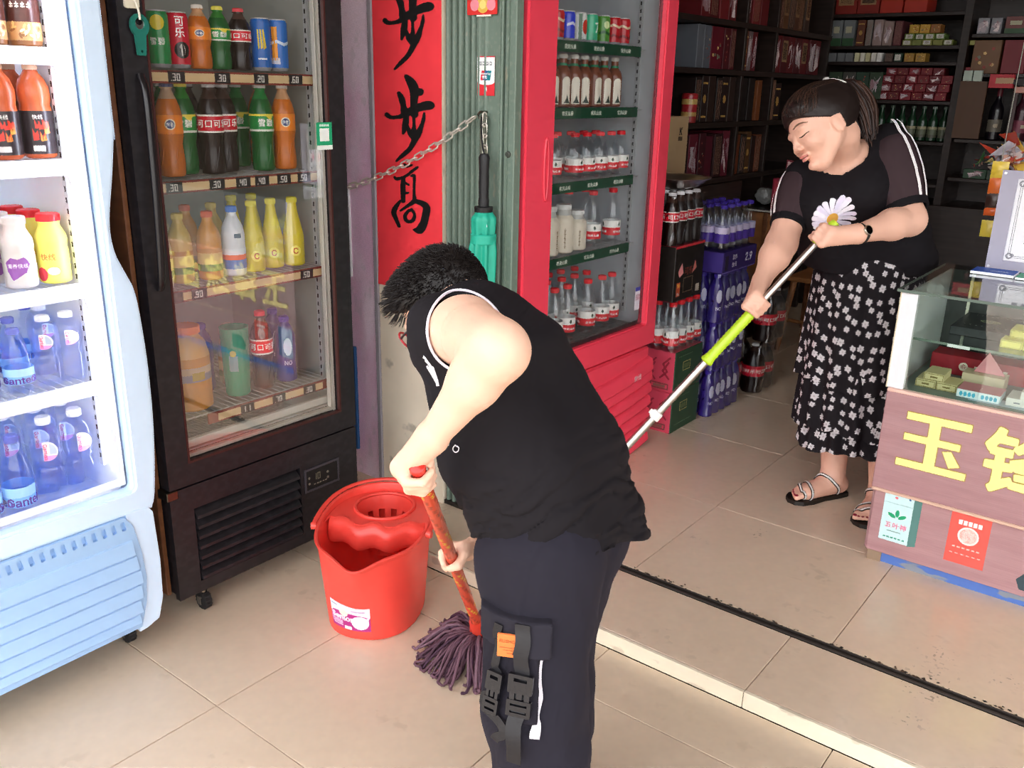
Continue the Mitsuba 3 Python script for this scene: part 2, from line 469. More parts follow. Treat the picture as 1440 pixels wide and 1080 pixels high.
def dark_wood_fn(p, n, uv):
    g = fbm(p.x * 6, p.y * 6, p.z * 60, 3)
    return mix(mi.Color3f(0.008, 0.0045, 0.0035), mi.Color3f(0.022, 0.011, 0.008), g)


scene['dark_wood'] = principled(proc(dark_wood_fn), 0.4, 0.5)


def red_paper_fn(p, n, uv):
    a = fbm(p.x * 12, p.y * 12, p.z * 12, 3)
    return mi.Color3f(0.84, 0.045, 0.060) * (0.9 + 0.2 * a)


scene['red_paper'] = principled(proc(red_paper_fn), 0.6, 0.35)
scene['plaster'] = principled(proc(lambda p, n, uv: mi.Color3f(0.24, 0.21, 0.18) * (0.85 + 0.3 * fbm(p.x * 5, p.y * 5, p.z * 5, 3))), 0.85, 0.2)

# ------------------------------------------------------------------ the setting: floors, step, walls, ceiling
STEP = 0.045
YS, YT0, YT1 = 1.787, 2.088, 2.122      # front of the step, the door track


def tiles(owner, x_joint, y_rows, x0, x1, z, mat, depth=0.012, gap=0.0022):
    xs = [x0] + [x_joint + 0.6 * k for k in range(-20, 20) if x0 + 0.02 < x_joint + 0.6 * k < x1 - 0.02] + [x1]
    for a, b in zip(y_rows[:-1], y_rows[1:]):
        for p, q in zip(xs[:-1], xs[1:]):
            dz = RNG.uniform(-0.0006, 0.0006)
            part(owner, 'tile', (M().box(p + gap / 2, q - gap / 2, a + gap / 2, b - gap / 2, z - depth, z + dz, b=0.0012), mat))


put('floor', (M().box(-3.4, 3.6, -2.2, YS, -0.12, -0.006, '#2e2620'), 'matte'))
L('floor', 'beige tiled pavement below the step', kind='structure')
tiles('floor', -1.633, [-2.2, -1.413, -0.813, -0.213, 0.387, 0.987, 1.587, YS - 0.001], -3.4, 3.6, 0.0, 'tile_outer')
put('floor_inside', (M().box(-3.4, 3.6, YS + 0.012, 6.6, -0.12, STEP - 0.006, '#2a2320'), 'matte'))
L('floor_inside', 'shop floor of beige tiles raised one low step above the pavement', kind='structure')
tiles('floor_inside', -0.657, [YS + 0.013, YT0], -3.4, 3.6, STEP, 'tile_inner')
tiles('floor_inside', -1.160, [YT1, 2.677, 3.277, 3.877, 4.477, 5.077, 5.677, 6.277, 6.42], -3.4, 3.6, STEP, 'tile_inner')
put('trim_1', (M().box(-3.4, 3.6, YS + 0.006, YS + 0.012, 0, STEP - 0.004, '#3a3028'), 'matte'))
L('trim_1', 'riser of the low step faced with cream tiles', kind='structure')
tiles('trim_1', -0.657, [YS - 0.001, YS + 0.0115], -3.4, 3.6, STEP + 0.0005, 'riser_tile', STEP + 0.0004)

# the sliding gate's track in the floor
put('door_track', (M().box(-1.9, 3.6, YT0, YT1, STEP - 0.02, STEP - 0.008, '#17120f'), 'matte'))
L('door_track', 'black steel gate track set into the shop floor with grit along it', 'door track')
for a, b, h in ((0.002, 0.007, 0.004), (0.013, 0.017, 0.0), (0.025, 0.030, 0.003)):
    part('door_track', 'rail', (M().box(-1.9, 3.6, YT0 + a, YT0 + b, STEP - 0.0085, STEP + h - 0.001, '#2a2420', b=0.001), 'satin'))
g = M()
for k in range(260):
    x, y = RNG.uniform(-1.6, 1.2), YT1 + abs(RNG.normal(0, 0.006)) - 0.003
    s = RNG.uniform(0.001, 0.0035)
    o = trimesh.creation.icosphere(subdivisions=0, radius=s)
    g.flat(o.vertices * [1.6, 1, .6], o.faces, RNG.choice(['#2c211a', '#4a3626', '#1a1512']), T().translate([x, y, STEP + 0.0012]).matrix)
part('door_track', 'grit', (g, 'matte'), kind='stuff', label='dark grit swept against the track')

YW = 2.075          # face of the pillar beside the shop door
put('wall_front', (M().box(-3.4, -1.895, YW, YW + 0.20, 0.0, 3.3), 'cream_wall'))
L('wall_front', 'cream rendered pillar beside the shop door', kind='structure')
put('wall_left', (M().box(-2.86, -2.72, -2.2, YW, 0.0, 3.3), 'cream_wall'))
L('wall_left', 'side wall behind the coolers on the pavement', kind='structure')
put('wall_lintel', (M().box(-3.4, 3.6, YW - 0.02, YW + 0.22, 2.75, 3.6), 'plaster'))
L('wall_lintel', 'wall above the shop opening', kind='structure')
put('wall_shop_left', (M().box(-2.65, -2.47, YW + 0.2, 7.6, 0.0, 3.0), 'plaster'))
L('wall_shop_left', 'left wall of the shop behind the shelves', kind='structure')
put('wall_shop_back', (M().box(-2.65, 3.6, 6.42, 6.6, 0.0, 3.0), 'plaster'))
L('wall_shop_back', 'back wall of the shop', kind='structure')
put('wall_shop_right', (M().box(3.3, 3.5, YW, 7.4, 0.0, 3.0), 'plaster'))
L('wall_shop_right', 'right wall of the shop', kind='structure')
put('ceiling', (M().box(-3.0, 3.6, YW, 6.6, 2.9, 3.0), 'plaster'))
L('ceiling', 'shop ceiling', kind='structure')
put('canopy', (M().box(-3.4, 3.6, -.45, YW - .02, 3.25, 3.35), 'plaster'))  # unseen slab, added to cut overhead sky so light comes in low
L('canopy', 'unseen canopy added over the pavement to block the overhead sky', kind='structure')

# ------------------------------------------------------------------ drinks: one build of each kind, copies share its meshes
DRINK = {}


def squarish(m, power=4.0):
    """turns round sections into rounded squares of the same width"""
    for i, v in enumerate(m.v):
        r = np.hypot(v[:, 0], v[:, 1]) + 1e-12
        a = np.arctan2(v[:, 1], v[:, 0])
        k = (np.abs(np.cos(a)) ** power + np.abs(np.sin(a)) ** power) ** (-1 / power)
        s = np.where(r > 0.016, k, 1.0)
        m.v[i] = np.stack([v[:, 0] * s, v[:, 1] * s, v[:, 2]], -1)
    return m


def kind(name, *parts):
    DRINK[name] = [(n, m.ply(b)) for n, m, b in parts]


def cap(z, r=0.0145, h=0.017, c='#d8d8dc', n=16):
    m = M().lathe([(r * 1.02, z), (r, z + .002), (r, z + h - .002), (r - .002, z + h), (0, z + h)], n, c)
    for k in range(n * 2):          # grip ribs
        a = k * math.pi / n
        m.box(-.0006, .0006, -.0006, .0006, z + .002, z + h - .003, c, T().translate([r * math.cos(a), r * math.sin(a), 0]).matrix)
    return m


def neck(r, z0, z1, h, rc=0.0125):
    return [(r, z0), (r * .93, z0 + (z1 - z0) * .3), (r * .70, z0 + (z1 - z0) * .66), (rc * 1.2, z1 - .008), (rc, z1 - .002), (rc, z1), (rc + .0035, z1 + .001), (rc + .0035, z1 + .003), (rc, z1 + .004), (rc, h)]


def label_band(r, z0, z1, bands, n=28):
    """bands: [(fraction, colour)] from the bottom up"""
    p, z = [], z0
    for fr, c in bands:
        p.append((r, z, c))
        z += fr * (z1 - z0)
    p.append((r, z1))
    return M().lathe(p, n)


def soda(name, liquid, top, lab, txt, capc, txtc='#f4f4f0', neckc=None, extra=None, big=1.0):
    R, h = 0.0318, 0.231
    b = M().lathe([(0, .003, liquid), (.021, 0), (.028, .002), (.0305, .012), (.0300, .035), (.0278, .06), (.0283, .082), (.0315, .098), (R, .105), (R, .150),
                   (.0305, .158, liquid), (.0275, .172), (.0215, .188, top), (.016, .200), (.0130, .208), (.0127, .212), (.0165, .2135), (.0165, .2155), (.0127, .2165), (.0127, .229)], 28)
    for k in range(5):      # foot lobes and body flutes
        a = k * 2 * math.pi / 5
        b.tube([(.0285 * math.cos(a), .0285 * math.sin(a), .008), (.0288 * math.cos(a + .25), .0288 * math.sin(a + .25), .035), (.0272 * math.cos(a + .5), .0272 * math.sin(a + .5), .07)], .0022, 6, liquid, caps=False)
    lb = label_band(R + .0006, .105, .150, lab)
    if txt:
        for a in (0.0, math.pi):
            wrapped(lb, han_line(txt, .019) if txt[0] in GLYPHS else text_shape(txt, .016, True), R + .0007, .128, a, txtc, thick=.0005)
    if extra:
        extra(lb, R)
    kind(name, ('body', b, 'plastic'), ('cap', cap(.2135, c=capc), 'plastic'), ('label', lb, 'plastic'))


def leaf_mark(lb, R):
    tri = Polygon([(-.012, .017), (.018, .017), (.010, .004), (.004, .002)])
    wrapped(lb, tri, R + .0008, .139, .35, '#e6d84a', centre=False, thick=.0004) if False else wrapped(lb, tri, R + .0009, .141, .35, '#e6d84a', thick=.0004)


def fanta_mark(lb, R):
    wrapped(lb, Point(0, 0).buffer(.013), R + .0005, .128, 0.0, '#e9dcc0')
    wrapped(lb, Point(0, 0).buffer(.010), R + .0008, .128, 0.0, '#26306e')
    wrapped(lb, han_line('芬达', .008), R + .0012, .128, 0.0, '#ffffff')


soda('cola', '#160704', '#38231c', [(.1, '#e8e2dd'), (.8, '#c8172b'), (.1, '#e8e2dd')], '可口可乐', '#cfcfd2')
soda('cola_red_cap', '#160704', '#4a322a', [(.1, '#e8e2dd'), (.8, '#d8202f'), (.1, '#e8e2dd')], '可口可乐', '#d62230')
soda('lemon', '#0f5a24', '#1d7a38', [(.12, '#d8e4d6'), (.76, '#128a3c'), (.12, '#e6d84a')], '雪碧', '#d9dcd8', extra=leaf_mark)
soda('lemon_yellow_cap', '#0f5a24', '#2b7a2c', [(.12, '#d8e4d6'), (.76, '#1a8f3e'), (.12, '#e6d84a')], '雪碧', '#e0d63c', extra=leaf_mark)
soda('orange', '#c56a1e', '#c99b72', [(.1, '#e8872a'), (.8, '#f08a28'), (.1, '#e8872a')], None, '#d8d2c8', extra=fanta_mark)
soda('orange_blue_cap', '#bd6a26', '#b79a80', [(.1, '#e8872a'), (.8, '#ee8a2c'), (.1, '#e8872a')], None, '#343a72', extra=fanta_mark)


def can(name, r, h, c, marks, top='#b9bcc0'):
    m = M().lathe([(0, .004, '#9a9da2'), (r * .72, .003), (r * .78, 0), (r * .84, .002), (r, .009, c), (r, h - .012), (r * .88, h - .003, top), (r * .90, h), (r * .86, h), (r * .84, h - .004), (0, h - .004)], 28)
    for shape, z, a, col in marks:
        wrapped(m, shape, r + .0002, z, a, col, thick=.0003)
    tab = M().prism(sbox(-.004, -.009, .004, .009).buffer(.002), h - .0035, h - .0025, top)
    kind(name, ('body', m, 'plastic'), ('ring_pull', tab, 'metal'))


wave = Polygon([(-.03, 0), (-.01, .006), (.01, -.002), (.03, .005), (.03, .012), (.01, .006), (-.01, .014), (-.03, .008)])
can('can_green', .0255, .13, '#1c8a48', [(Point(0, 0).buffer(.017), .102, .1, '#d9c832'), (han_line('雪碧', .016), .060, 0, '#e8efe8')])
can('can_cola', .0255, .13, '#c8102e', [(han_line('可乐', .022, vertical=True), .095, -.1, '#f6eef0'), (Point(0, 0).buffer(.019), .042, 0, '#1c1413'), (affinity.scale(Point(0, 0).buffer(.012), .6, 1.2), .042, 0, '#c9c4c2')])
zig = unary_union([Polygon([(x, 0), (x + .004, 0), (x + .0055 + .002 * k, -.045), (x + .0015, -.05)]) for k, x in enumerate((-.009, -.002, .005))])
can('can_blue', .0255, .132, '#1f62b4', [(zig, .078, -.15, '#d8c23a'), (sbox(-.012, 0, .012, .004), .030, -.15, '#dfe6ee')])
can('can_orange', .0255, .132, '#2a6cc0', [(sbox(0, 0, .016, .085), .070, -.3, '#ef9a2a'), (wave, .072, .35, '#cfe0f2'), (sbox(-.014, 0, .010, .016), .026, -.25, '#c9ccd8')])
can('can_small_blue', .0255, .09, '#2238c8', [(wave, .05, .5, '#d0d6f4')])
can('can_small_white', .0255, .09, '#cdd5d2', [(affinity.scale(Point(0, 0).buffer(.016), .8, 1.4), .046, .35, '#c0392b'), (sbox(0, 0, .012, .08), .045, -.45, '#2c5a3c')])
can('can_small_mint', .0255, .09, '#3fae84', [(text_shape('7', .03, True), .047, .45, '#e9efe9')])
can('can_small_green', .0255, .09, '#4c8a34', [(Point(0, 0).buffer(.012), .060, .05, '#c8dca0'), (wave, .035, .05, '#23592a')])
can('can_small_red', .0255, .09, '#b51a22', [(wave, .060, 0, '#d9c0a0'), (wave, .028, .1, '#7c0f14')])


def water(name, R, h, zl0, zl1, bands, txt, capc, body='clear', txtc='#ffffff', rc=.0125, mark=None):
    zs = zl1 + .010
    p = [(0, .004), (R * .6, 0), (R * .86, .001), (R * .97, .010), (R, .020), (R * .975, zl0 - .004), (R, zl0 - .002), (R, zl1 + .002), (R * .97, zl1 + .005), (R, zs)]
    b = M().lathe(p + neck(R, zs, h - .022, h - .003, rc)[1:], 28, sharp=60)
    lb = label_band(R + .0006, zl0, zl1, bands)
    if txt is not None:
        for a in (0.0, 2.1, 4.2):
            wrapped(lb, txt, R + .0008, zl0 + (zl1 - zl0) * .25, a, txtc, thick=.0004)
    if mark:
        for a in (0.0, 2.1, 4.2):
            mark(lb, R, zl0, zl1, a)
    kind(name, ('body', b, body), ('cap', cap(h - .018, rc + .002, .018, capc), 'plastic'), ('label', lb, 'plastic'))


def peak(lb, R, z0, z1, a):
    wrapped(lb, Polygon([(-.005, 0), (0, -.008), (.005, 0), (0, .010)]), R + .0008, z0 + (z1 - z0) * .74, a + .1, '#1f3a2c', thick=.0004)


water('spring', .0315, .196, .028, .086, [(.52, '#d5323a'), (.04, '#f2f2ee'), (.44, '#e7e9e4')], han_line('农夫山泉', .0095), '#d5222c', mark=peak)
water('spring_tall', .0318, .222, .030, .090, [(.52, '#d5323a'), (.04, '#f2f2ee'), (.44, '#e7e9e4')], han_line('农夫山泉', .0095), '#d5222c', mark=peak)
water('bluewater', .0345, .200, .030, .078, [(.5, '#7fb2e8'), (.5, '#a8d4f2')], text_shape('Ganten', .019, True), '#6f78c8', 'blueclear', '#5a3590')
water('purplecap', .031, .222, .040, .115, [(.6, '#4b3498'), (.4, '#c8c0e0')], None, '#3f2a9a', 'clear')
# square bottles with a half-moon label on the shoulder
b = squarish(M().lathe([(0, .003), (.024, 0), (.030, .002), (.0315, .010), (.0315, .085), (.027, .098), (.027, .102), (.0315, .114), (.0315, .165), (.029, .182), (.021, .196), (.014, .203), (.0135, .206), (.017, .2075), (.017, .2095), (.0135, .2105), (.0135, .222)], 40, sharp=70))
lb = M()
moon = Point(0, 0).buffer(.024, 24).intersection(sbox(-.008, -.03, .03, .03))
mm = frame((.0322, 0, .145), (0, 1, 0), (0, 0, 1), (1, 0, 0))
lb.prism(moon, 0, .0006, '#eef0f4', mm)
lb.prism(moon.intersection(sbox(-.03, -.03, .03, -.011)), .0004, .0009, '#e79ad2', mm)
lb.prism(affinity.translate(affinity.rotate(text_shape('Ganten', .0085, True), -90, origin=(0, 0)), -.0065, .019), .0006, .0011, '#d6306a', mm)
lb.prism(moon.buffer(-.003).intersection(sbox(.006, -.008, .03, .03)), .0004, .0009, '#b9c4d6', mm)
kind('square', ('body', b, 'blueclear'), ('cap', cap(.205, .0165, .018, '#e9ebf0'), 'plastic'), ('label', lb, 'plastic'))
b = M().lathe([(0, .004, '#8a5a34'), (.026, 0), (.032, .004), (.033, .02), (.033, .15), (.028, .17), (.017, .19), (.0135, .2), (.0135, .21)], 28)
lb = label_band(.0337, .012, .135, [(.30, '#b98a58'), (.70, '#4c241c')])
for r_, t_ in ((.085, '芬达'), (.060, '银联')):
    pass
for q, z in ((3, .100), (4, .082)):
    for k in range(q):
        wrapped(lb, unary_union([sbox(-.004, -.005, .004, -.002), sbox(-.004, 0, .004, .0025), sbox(-.001, -.006, .001, .006)]), .034, z, (k - (q - 1) / 2) * .33, '#e4d6c8')
for k in range(26):
    wrapped(lb, affinity.rotate(affinity.scale(Point(0, 0).buffer(.006), 1, .45), RNG.uniform(0, 180)), .034, RNG.uniform(.020, .045), RNG.uniform(-1.2, 1.2), RNG.choice(['#d9b070', '#8a5a30', '#e3cfa0']))
kind('brown', ('body', b, 'plastic'), ('cap', cap(.2, c='#4a2a20'), 'plastic'), ('label', lb, 'plastic'))
b = M().lathe([(0, .004, '#b5522a'), (.026, 0), (.032, .004), (.033, .02), (.033, .10), (.030, .112), (.033, .125), (.0325, .145), (.026, .165), (.016, .178), (.0135, .184), (.0135, .196)], 28, sharp=60)
lb = label_band(.0337, .010, .100, [(1, '#2b2226')])
for k in range(9):
    a = RNG.uniform(-.6, .5)
    wrapped(lb, Polygon([(-.006, 0), (.006, .002), (.004, .016), (-.001, .008), (-.006, .02)]), .0341, RNG.uniform(.045, .075), a, RNG.choice(['#e0502c', '#ef8a3a', '#d8362a']))
wrapped(lb, sbox(-.013, 0, .011, .012), .0341, .022, -.1, '#d8d4d0')
wrapped(lb, han_line('快线', .009), .0341, .088, .0, '#e8e4e0')
kind('flame', ('body', b, 'plastic'), ('cap', cap(.184, c='#c9a890'), 'plastic'), ('label', lb, 'plastic'))
for nm, c, capc, big in (('yogurt_white', '#dcd6d2', '#ded8d4', '#9a6aa8'), ('yogurt_yellow', '#e6dc62', '#d3262c', '#d8cf5a'), ('yogurt_red_cap', '#d6cfcc', '#d3262c', '#9a6aa8')):
    b = M().lathe([(0, .003, c), (.028, 0), (.033, .003), (.034, .012), (.034, .075), (.032, .082), (.0345, .094), (.033, .108), (.026, .122), (.0225, .130), (.0225, .14)], 28, sharp=55)
    lb = M()
    heart = Polygon([(-.022, .014), (-.012, .022), (0, .018), (.014, .022), (.022, .010), (.014, -.006), (-.012, -.022), (-.020, -.004)]).buffer(.003)
    if nm == 'yogurt_yellow':
        wrapped(lb, affinity.scale(Point(0, 0).buffer(.014), 1, 1.1), .0343, .022, -.55, '#d8404a')
        wrapped(lb, affinity.scale(Point(0, 0).buffer(.011), 1.2, .8), .0345, .03, .25, '#f6f0e6')
        wrapped(lb, han_line('快线', .014), .0343, .062, 0, '#c8893a')
    else:
        wrapped(lb, heart, .0343, .045, 0, '#9b5fae')
        wrapped(lb, han_line('营养快线', .009), .0347, .052, 0, '#f2e8f2')
    kind(nm, ('body', b, 'satin'), ('cap', cap(.14, .0245, .017, capc, 20), 'plastic'), ('label', lb, 'satin'))
b = M().lathe([(0, .003, '#6e3f2c'), (.022, 0), (.027, .003), (.0275, .01), (.0275, .095), (.024, .112), (.014, .128, '#2f7a58'), (.0125, .136, '#7a4a36'), (.0125, .150, '#9aa09a'), (.0125, .155)], 24)
lb = M()
wrapped(lb, unary_union([sbox(-.015, 0, .015, .07), Point(0, .07).buffer(.015)]), .0278, .052, 0, '#d9d6c8')
wrapped(lb, Polygon([(-.012, 0), (.012, 0), (.004, .012), (0, .026), (-.004, .012)]), .0282, .026, .1, '#2c3a30')
kind('tea', ('body', b, 'plastic'), ('cap', cap(.150, .0135, .014, '#c9cdc8'), 'plastic'), ('label', lb, 'satin'))
b = M().lathe([(0, .003, '#cfc9b8'), (.032, 0), (.036, .004), (.036, .10), (.034, .112), (.026, .122, '#aeb2ae'), (.024, .13), (.024, .14)], 26)
lb = M()
for k in range(5):
    wrapped(lb, unary_union([sbox(-.003, -.005, .003, -.003), sbox(-.004, 0, .004, .002), sbox(-.001, -.006, .001, .006)]), .0363, .075 - .013 * k, .15, '#7a6a50')
kind('cream', ('body', b, 'satin'), ('cap', cap(.14, .026, .016, '#c8ccca', 20), 'plastic'), ('label', lb, 'satin'))
b = M().lathe([(0, .003, '#d0c020'), (.024, 0), (.029, .003), (.030, .012), (.030, .085), (.026, .105), (.016, .150), (.012, .178), (.012, .186)], 26)
lb = M()
for k in range(3):
    wrapped(lb, Point(0, 0).buffer(.015), .0303, .045, k * 2.1, '#e8dc60')
    wrapped(lb, text_shape('C', .016, True), .0307, .045, k * 2.1, '#b8481c')
kind('vitamin', ('body', b, 'plastic'), ('cap', cap(.180, .0145, .016, '#d6cc3c'), 'plastic'), ('label', lb, 'satin'))
b = M().lathe([(0, .003, '#d3d8e0'), (.026, 0), (.030, .004), (.031, .02), (.031, .11), (.027, .135), (.015, .158), (.013, .168), (.013, .178)], 26)
lb = label_band(.0315, .02, .075, [(.45, '#4a7ec0'), (.25, '#e06a3a'), (.3, '#d8dde6')])
wrapped(lb, sbox(-.010, 0, .010, .012), .0313, .110, .2, '#32506a')
kind('milky', ('body', b, 'plastic'), ('cap', cap(.172, .0145, .016, '#3a72c8'), 'plastic'), ('label', lb, 'satin'))
for nm, c, cc in (('juice_yellow', '#c9ab58', '#c8b050'), ('juice_orange', '#c98a3a', '#c8502a'), ('juice_pale', '#b8b48e', '#c9c4a8')):
    b = M().lathe([(0, .003, c), (.026, 0), (.031, .004), (.032, .02), (.032, .10), (.027, .128), (.015, .152), (.013, .16), (.013, .172)], 26)
    lb = label_band(.0325, .025, .085, [(.3, '#4f7a3a'), (.5, '#d9c27a'), (.2, '#b8863a')])
    kind(nm, ('body', b, 'plastic'), ('cap', cap(.165, .0145, .016, cc), 'plastic'), ('label', lb, 'satin'))
b = M().lathe([(0, .003, '#c0822e'), (.05, 0), (.058, .006), (.058, .085), (.056, .092), (.058, .098), (.058, .15, '#d0a05a'), (.05, .185), (.034, .205), (.034, .22)], 32)
lb = label_band(.0586, .085, .125, [(.5, '#7d7a8c'), (.5, '#b9a48a')])
wrapped(lb, sbox(-.018, 0, .018, .022), .059, .100, .3, '#a9923a')
kind('jar', ('body', b, 'plastic'), ('cap', cap(.212, .038, .02, '#e07a3a', 24), 'plastic'), ('label', lb, 'satin'))
b = M().lathe([(0, .003, '#1e8a66'), (.030, 0), (.034, .004), (.036, .05), (.040, .19), (.041, .2), (.037, .2), (.033, .02), (0, .015)], 26)
lb = M()
wrapped(lb, sbox(-.012, 0, .012, .045), .0385, .10, -.1, '#7a9aa0')
wrapped(lb, Point(0, 0).buffer(.009), .0400, .13, -.1, '#d0b83a')
kind('cup', ('body', b, 'plastic'), ('print', lb, 'satin'))
# a big cola bottle and a purple energy drink
b = M().lathe([(0, .006, '#140604'), (.036, 0), (.048, .004), (.052, .02), (.050, .07), (.052, .10), (.053, .12), (.053, .185), (.050, .20), (.042, .24), (.026, .275, '#33201a'), (.016, .295), (.0145, .30), (.019, .302), (.019, .305), (.0145, .307), (.0145, .318)], 30)
lb = label_band(.0537, .115, .185, [(1, '#c0152a')])
for a in (0, 2.1, 4.2):
    wrapped(lb, han_line('可口可乐', .024), .054, .150, a, '#f2eae6', thick=.0005)
kind('cola_big', ('body', b, 'plastic'), ('cap', cap(.302, .0165, .019, '#c9c6c8'), 'plastic'), ('label', lb, 'plastic'))
b = M().lathe([(0, .003, '#2a1a6e'), (.026, 0), (.031, .004), (.031, .012), (.028, .06), (.031, .10), (.030, .14), (.022, .165), (.0125, .18), (.0125, .198)], 24)
lb = M()
wrapped(lb, affinity.scale(Point(0, 0).buffer(.017), .75, 1.6), .0312, .11, 0, '#c9c6de')
wrapped(lb, text_shape('NO', .012, True), .0303, .06, 0, '#cfcbe6')
kind('purple', ('body', b, 'plastic'), ('cap', cap(.182, .0145, .017, '#3a2690'), 'plastic'), ('label', lb, 'plastic'))

b = M().lathe([(0, .003, '#12301c'), (.024, 0), (.028, .003), (.028, .11), (.022, .13), (.012, .155), (.011, .19)], 22)
lb = label_band(.0286, .02, .085, [(.25, '#4a4a3c'), (.5, '#565c48'), (.25, '#8a8468')])
kind('spirit', ('body', b, 'plastic'), ('cap', cap(.186, .0125, .018, '#3c4a3c', 12), 'plastic'), ('label', lb, 'satin'))
for nm, c in (('wine_dark', '#0f0b12'), ('wine_red', '#3a1420')):
    b = M().lathe([(0, .004, c), (.034, 0), (.038, .004), (.038, .16), (.034, .185), (.016, .22), (.0135, .24), (.0135, .29), (.015, .292), (.015, .30), (0, .30)], 24)
    lb = label_band(.0386, .045, .115, [(1, '#6a6458' if nm == 'wine_dark' else '#7a3a4a')])
    wrapped(lb, sbox(-.012, 0, .012, .02), .0388, .08, 0, '#a89a84')
    kind(nm, ('body', b, 'plastic'), ('capsule', M().lathe([(.0145, .245), (.0155, .302), (0, .303)], 16, '#5a1a24'), 'satin'), ('label', lb, 'satin'))


def drink(name, kind_, x, y, z, rot, label, group=None, category='bottle', scale=1.0, base=None):
    key = numbered(name)
    m = base if base is not None else T()
    m = m @ T().translate([x, y, z]) @ T().rotate([0, 0, 1], rot)
    if scale != 1.0:
        m = m @ T().scale(scale if not isinstance(scale, (tuple, list)) else list(scale))
    for n, shape in DRINK[kind_]:
        put(f'{key}__{n}', shape, m)
    return L(key, label, category, group)

# ------------------------------------------------------------------ the three drinks coolers
ORD = ['leftmost', 'second from left', 'third from left', 'fourth from left', 'fifth from left', 'sixth from left', 'seventh from left', 'eighth from left', 'ninth from left', 'tenth from left', 'eleventh from left']
DESC = {'cola': 'cola bottle with red label', 'cola_red_cap': 'red-capped cola bottle', 'lemon': 'green lemon soda bottle', 'lemon_yellow_cap': 'yellow-capped green soda bottle', 'orange': 'orange soda bottle',
        'orange_blue_cap': 'dark-capped orange soda bottle', 'can_green': 'green soda can', 'can_cola': 'red cola can', 'can_blue': 'blue energy can', 'can_orange': 'blue can with orange stripe', 'can_small_blue': 'blue can',
        'can_small_white': 'white can with red spot', 'can_small_mint': 'mint green can', 'can_small_green': 'leaf green can', 'can_small_red': 'dark red can', 'spring': 'spring water bottle, red label', 'spring_tall': 'spring water bottle, red cap',
        'bluewater': 'blue water bottle with sky-blue label', 'square': 'square water bottle with white cap', 'brown': 'brown grain drink bottle', 'flame': 'orange drink with black flame label', 'yogurt_white': 'white yogurt drink, purple heart label',
        'yogurt_yellow': 'yellow yogurt drink with red cap', 'yogurt_red_cap': 'white yogurt drink with red cap', 'tea': 'brown tea bottle with pale arched label', 'cream': 'cream-coloured drink bottle', 'vitamin': 'yellow vitamin drink bottle',
        'milky': 'pale bottle with blue cap', 'juice_yellow': 'yellow juice bottle', 'juice_orange': 'orange-capped juice bottle', 'juice_pale': 'pale juice bottle', 'jar': 'large orange juice jar', 'cup': 'tall green plastic cup',
        'purple': 'purple energy drink bottle', 'cola_big': 'large cola bottle'}


def stagger(x, items, d=.0715):
    """neighbours that would touch stand a little behind one another"""
    out, last = [], None
    for k, y in items:
        q = x
        if last is not None and not k.startswith('can') and abs(y - last[1]) < d and last[0] > x - .01:
            q = x - math.sqrt(d * d - (y - last[1]) ** 2)
            q = x if abs(q - last[0]) < .004 else q
        out.append((k, y, q))
        last = (q, y)
    return out


def row(cooler, shelf, z, x, items, which='front row', jit=0.004):
    """items: (kind, y) from left to right as seen from the front"""
    if which == 'front row' and shelf in ('second', 'third') and not items[0][0] == 'tea':
        items = stagger(x, items)
        jit = .0005
    else:
        items = [(k, y, x) for k, y in items]
    for i, (k, y, x) in enumerate(items):
        name = ('soda_can' if k.startswith('can') else 'juice_jar' if k == 'jar' else 'plastic_cup' if k == 'cup' else 'yogurt_bottle' if k.startswith('yogurt') else 'drink_bottle')
        pos = ORD[i] if len(items) > 1 else 'alone'
        drink(name, k, x + RNG.uniform(-jit, jit), y, z, -28 + RNG.uniform(-16, 16), f'{DESC[k]}, {pos}, {which}, {shelf} shelf, {cooler} cooler',
              f'drinks on the {shelf} shelf of the {cooler} cooler', {'soda_can': 'can', 'juice_jar': 'jar', 'plastic_cup': 'cup'}.get(name, 'bottle'))


def rail_text(m, shape, x, y, z, c, thick=.0006):
    """flat shape set on a face that looks along +x: its own x runs along +y"""
    return m.prism(shape, 0, thick, c, frame((x, y, z), (0, 1, 0), (0, 0, 1), (1, 0, 0)))


def facing(poly, x0, x1, c, m=None):
    """a polygon in (y, z) given thickness along x"""
    return (m or M()).prism(poly, x0, x1, c, frame((0, 0, 0), (0, 1, 0), (0, 0, 1), (1, 0, 0)))


def caster(parent, x, y, top, r=.026):
    m = M().lathe([(0, -.012), (r * .8, -.012), (r, -.009), (r, .009), (r * .8, .012), (0, .012)], 18, '#1c1a1a', frame((x, y, r), (1, 0, 0), (0, 0, 1), (0, -1, 0)))
    for k in range(14):
        a = k * 2 * math.pi / 14
        m.box(-.002, .002, -.010, .010, r - .002, r + .0008, '#2c2a2a', T().translate([x, y, r]).rotate([0, 1, 0], math.degrees(a)).matrix)
    part(parent, 'caster', (m, 'matte'))
    f = M().box(x - .018, x + .018, y - .020, y + .020, top - .006, top, '#6a6058', b=.001)
    f.lathe([(.006, r + .006), (.006, top - .004)], 10, '#8a7a66', T().translate([x, y, 0]).matrix)
    for s in (-1, 1):
        f.box(x - .008, x + .008, y + s * .0155 - .0012, y + s * .0155 + .0012, r - .008, r + .016, '#4a443e')
    f.box(x - .008, x + .008, y - .017, y + .017, r + .012, r + .016, '#4a443e')
    part(parent, 'caster_bracket', (f, 'satin'))


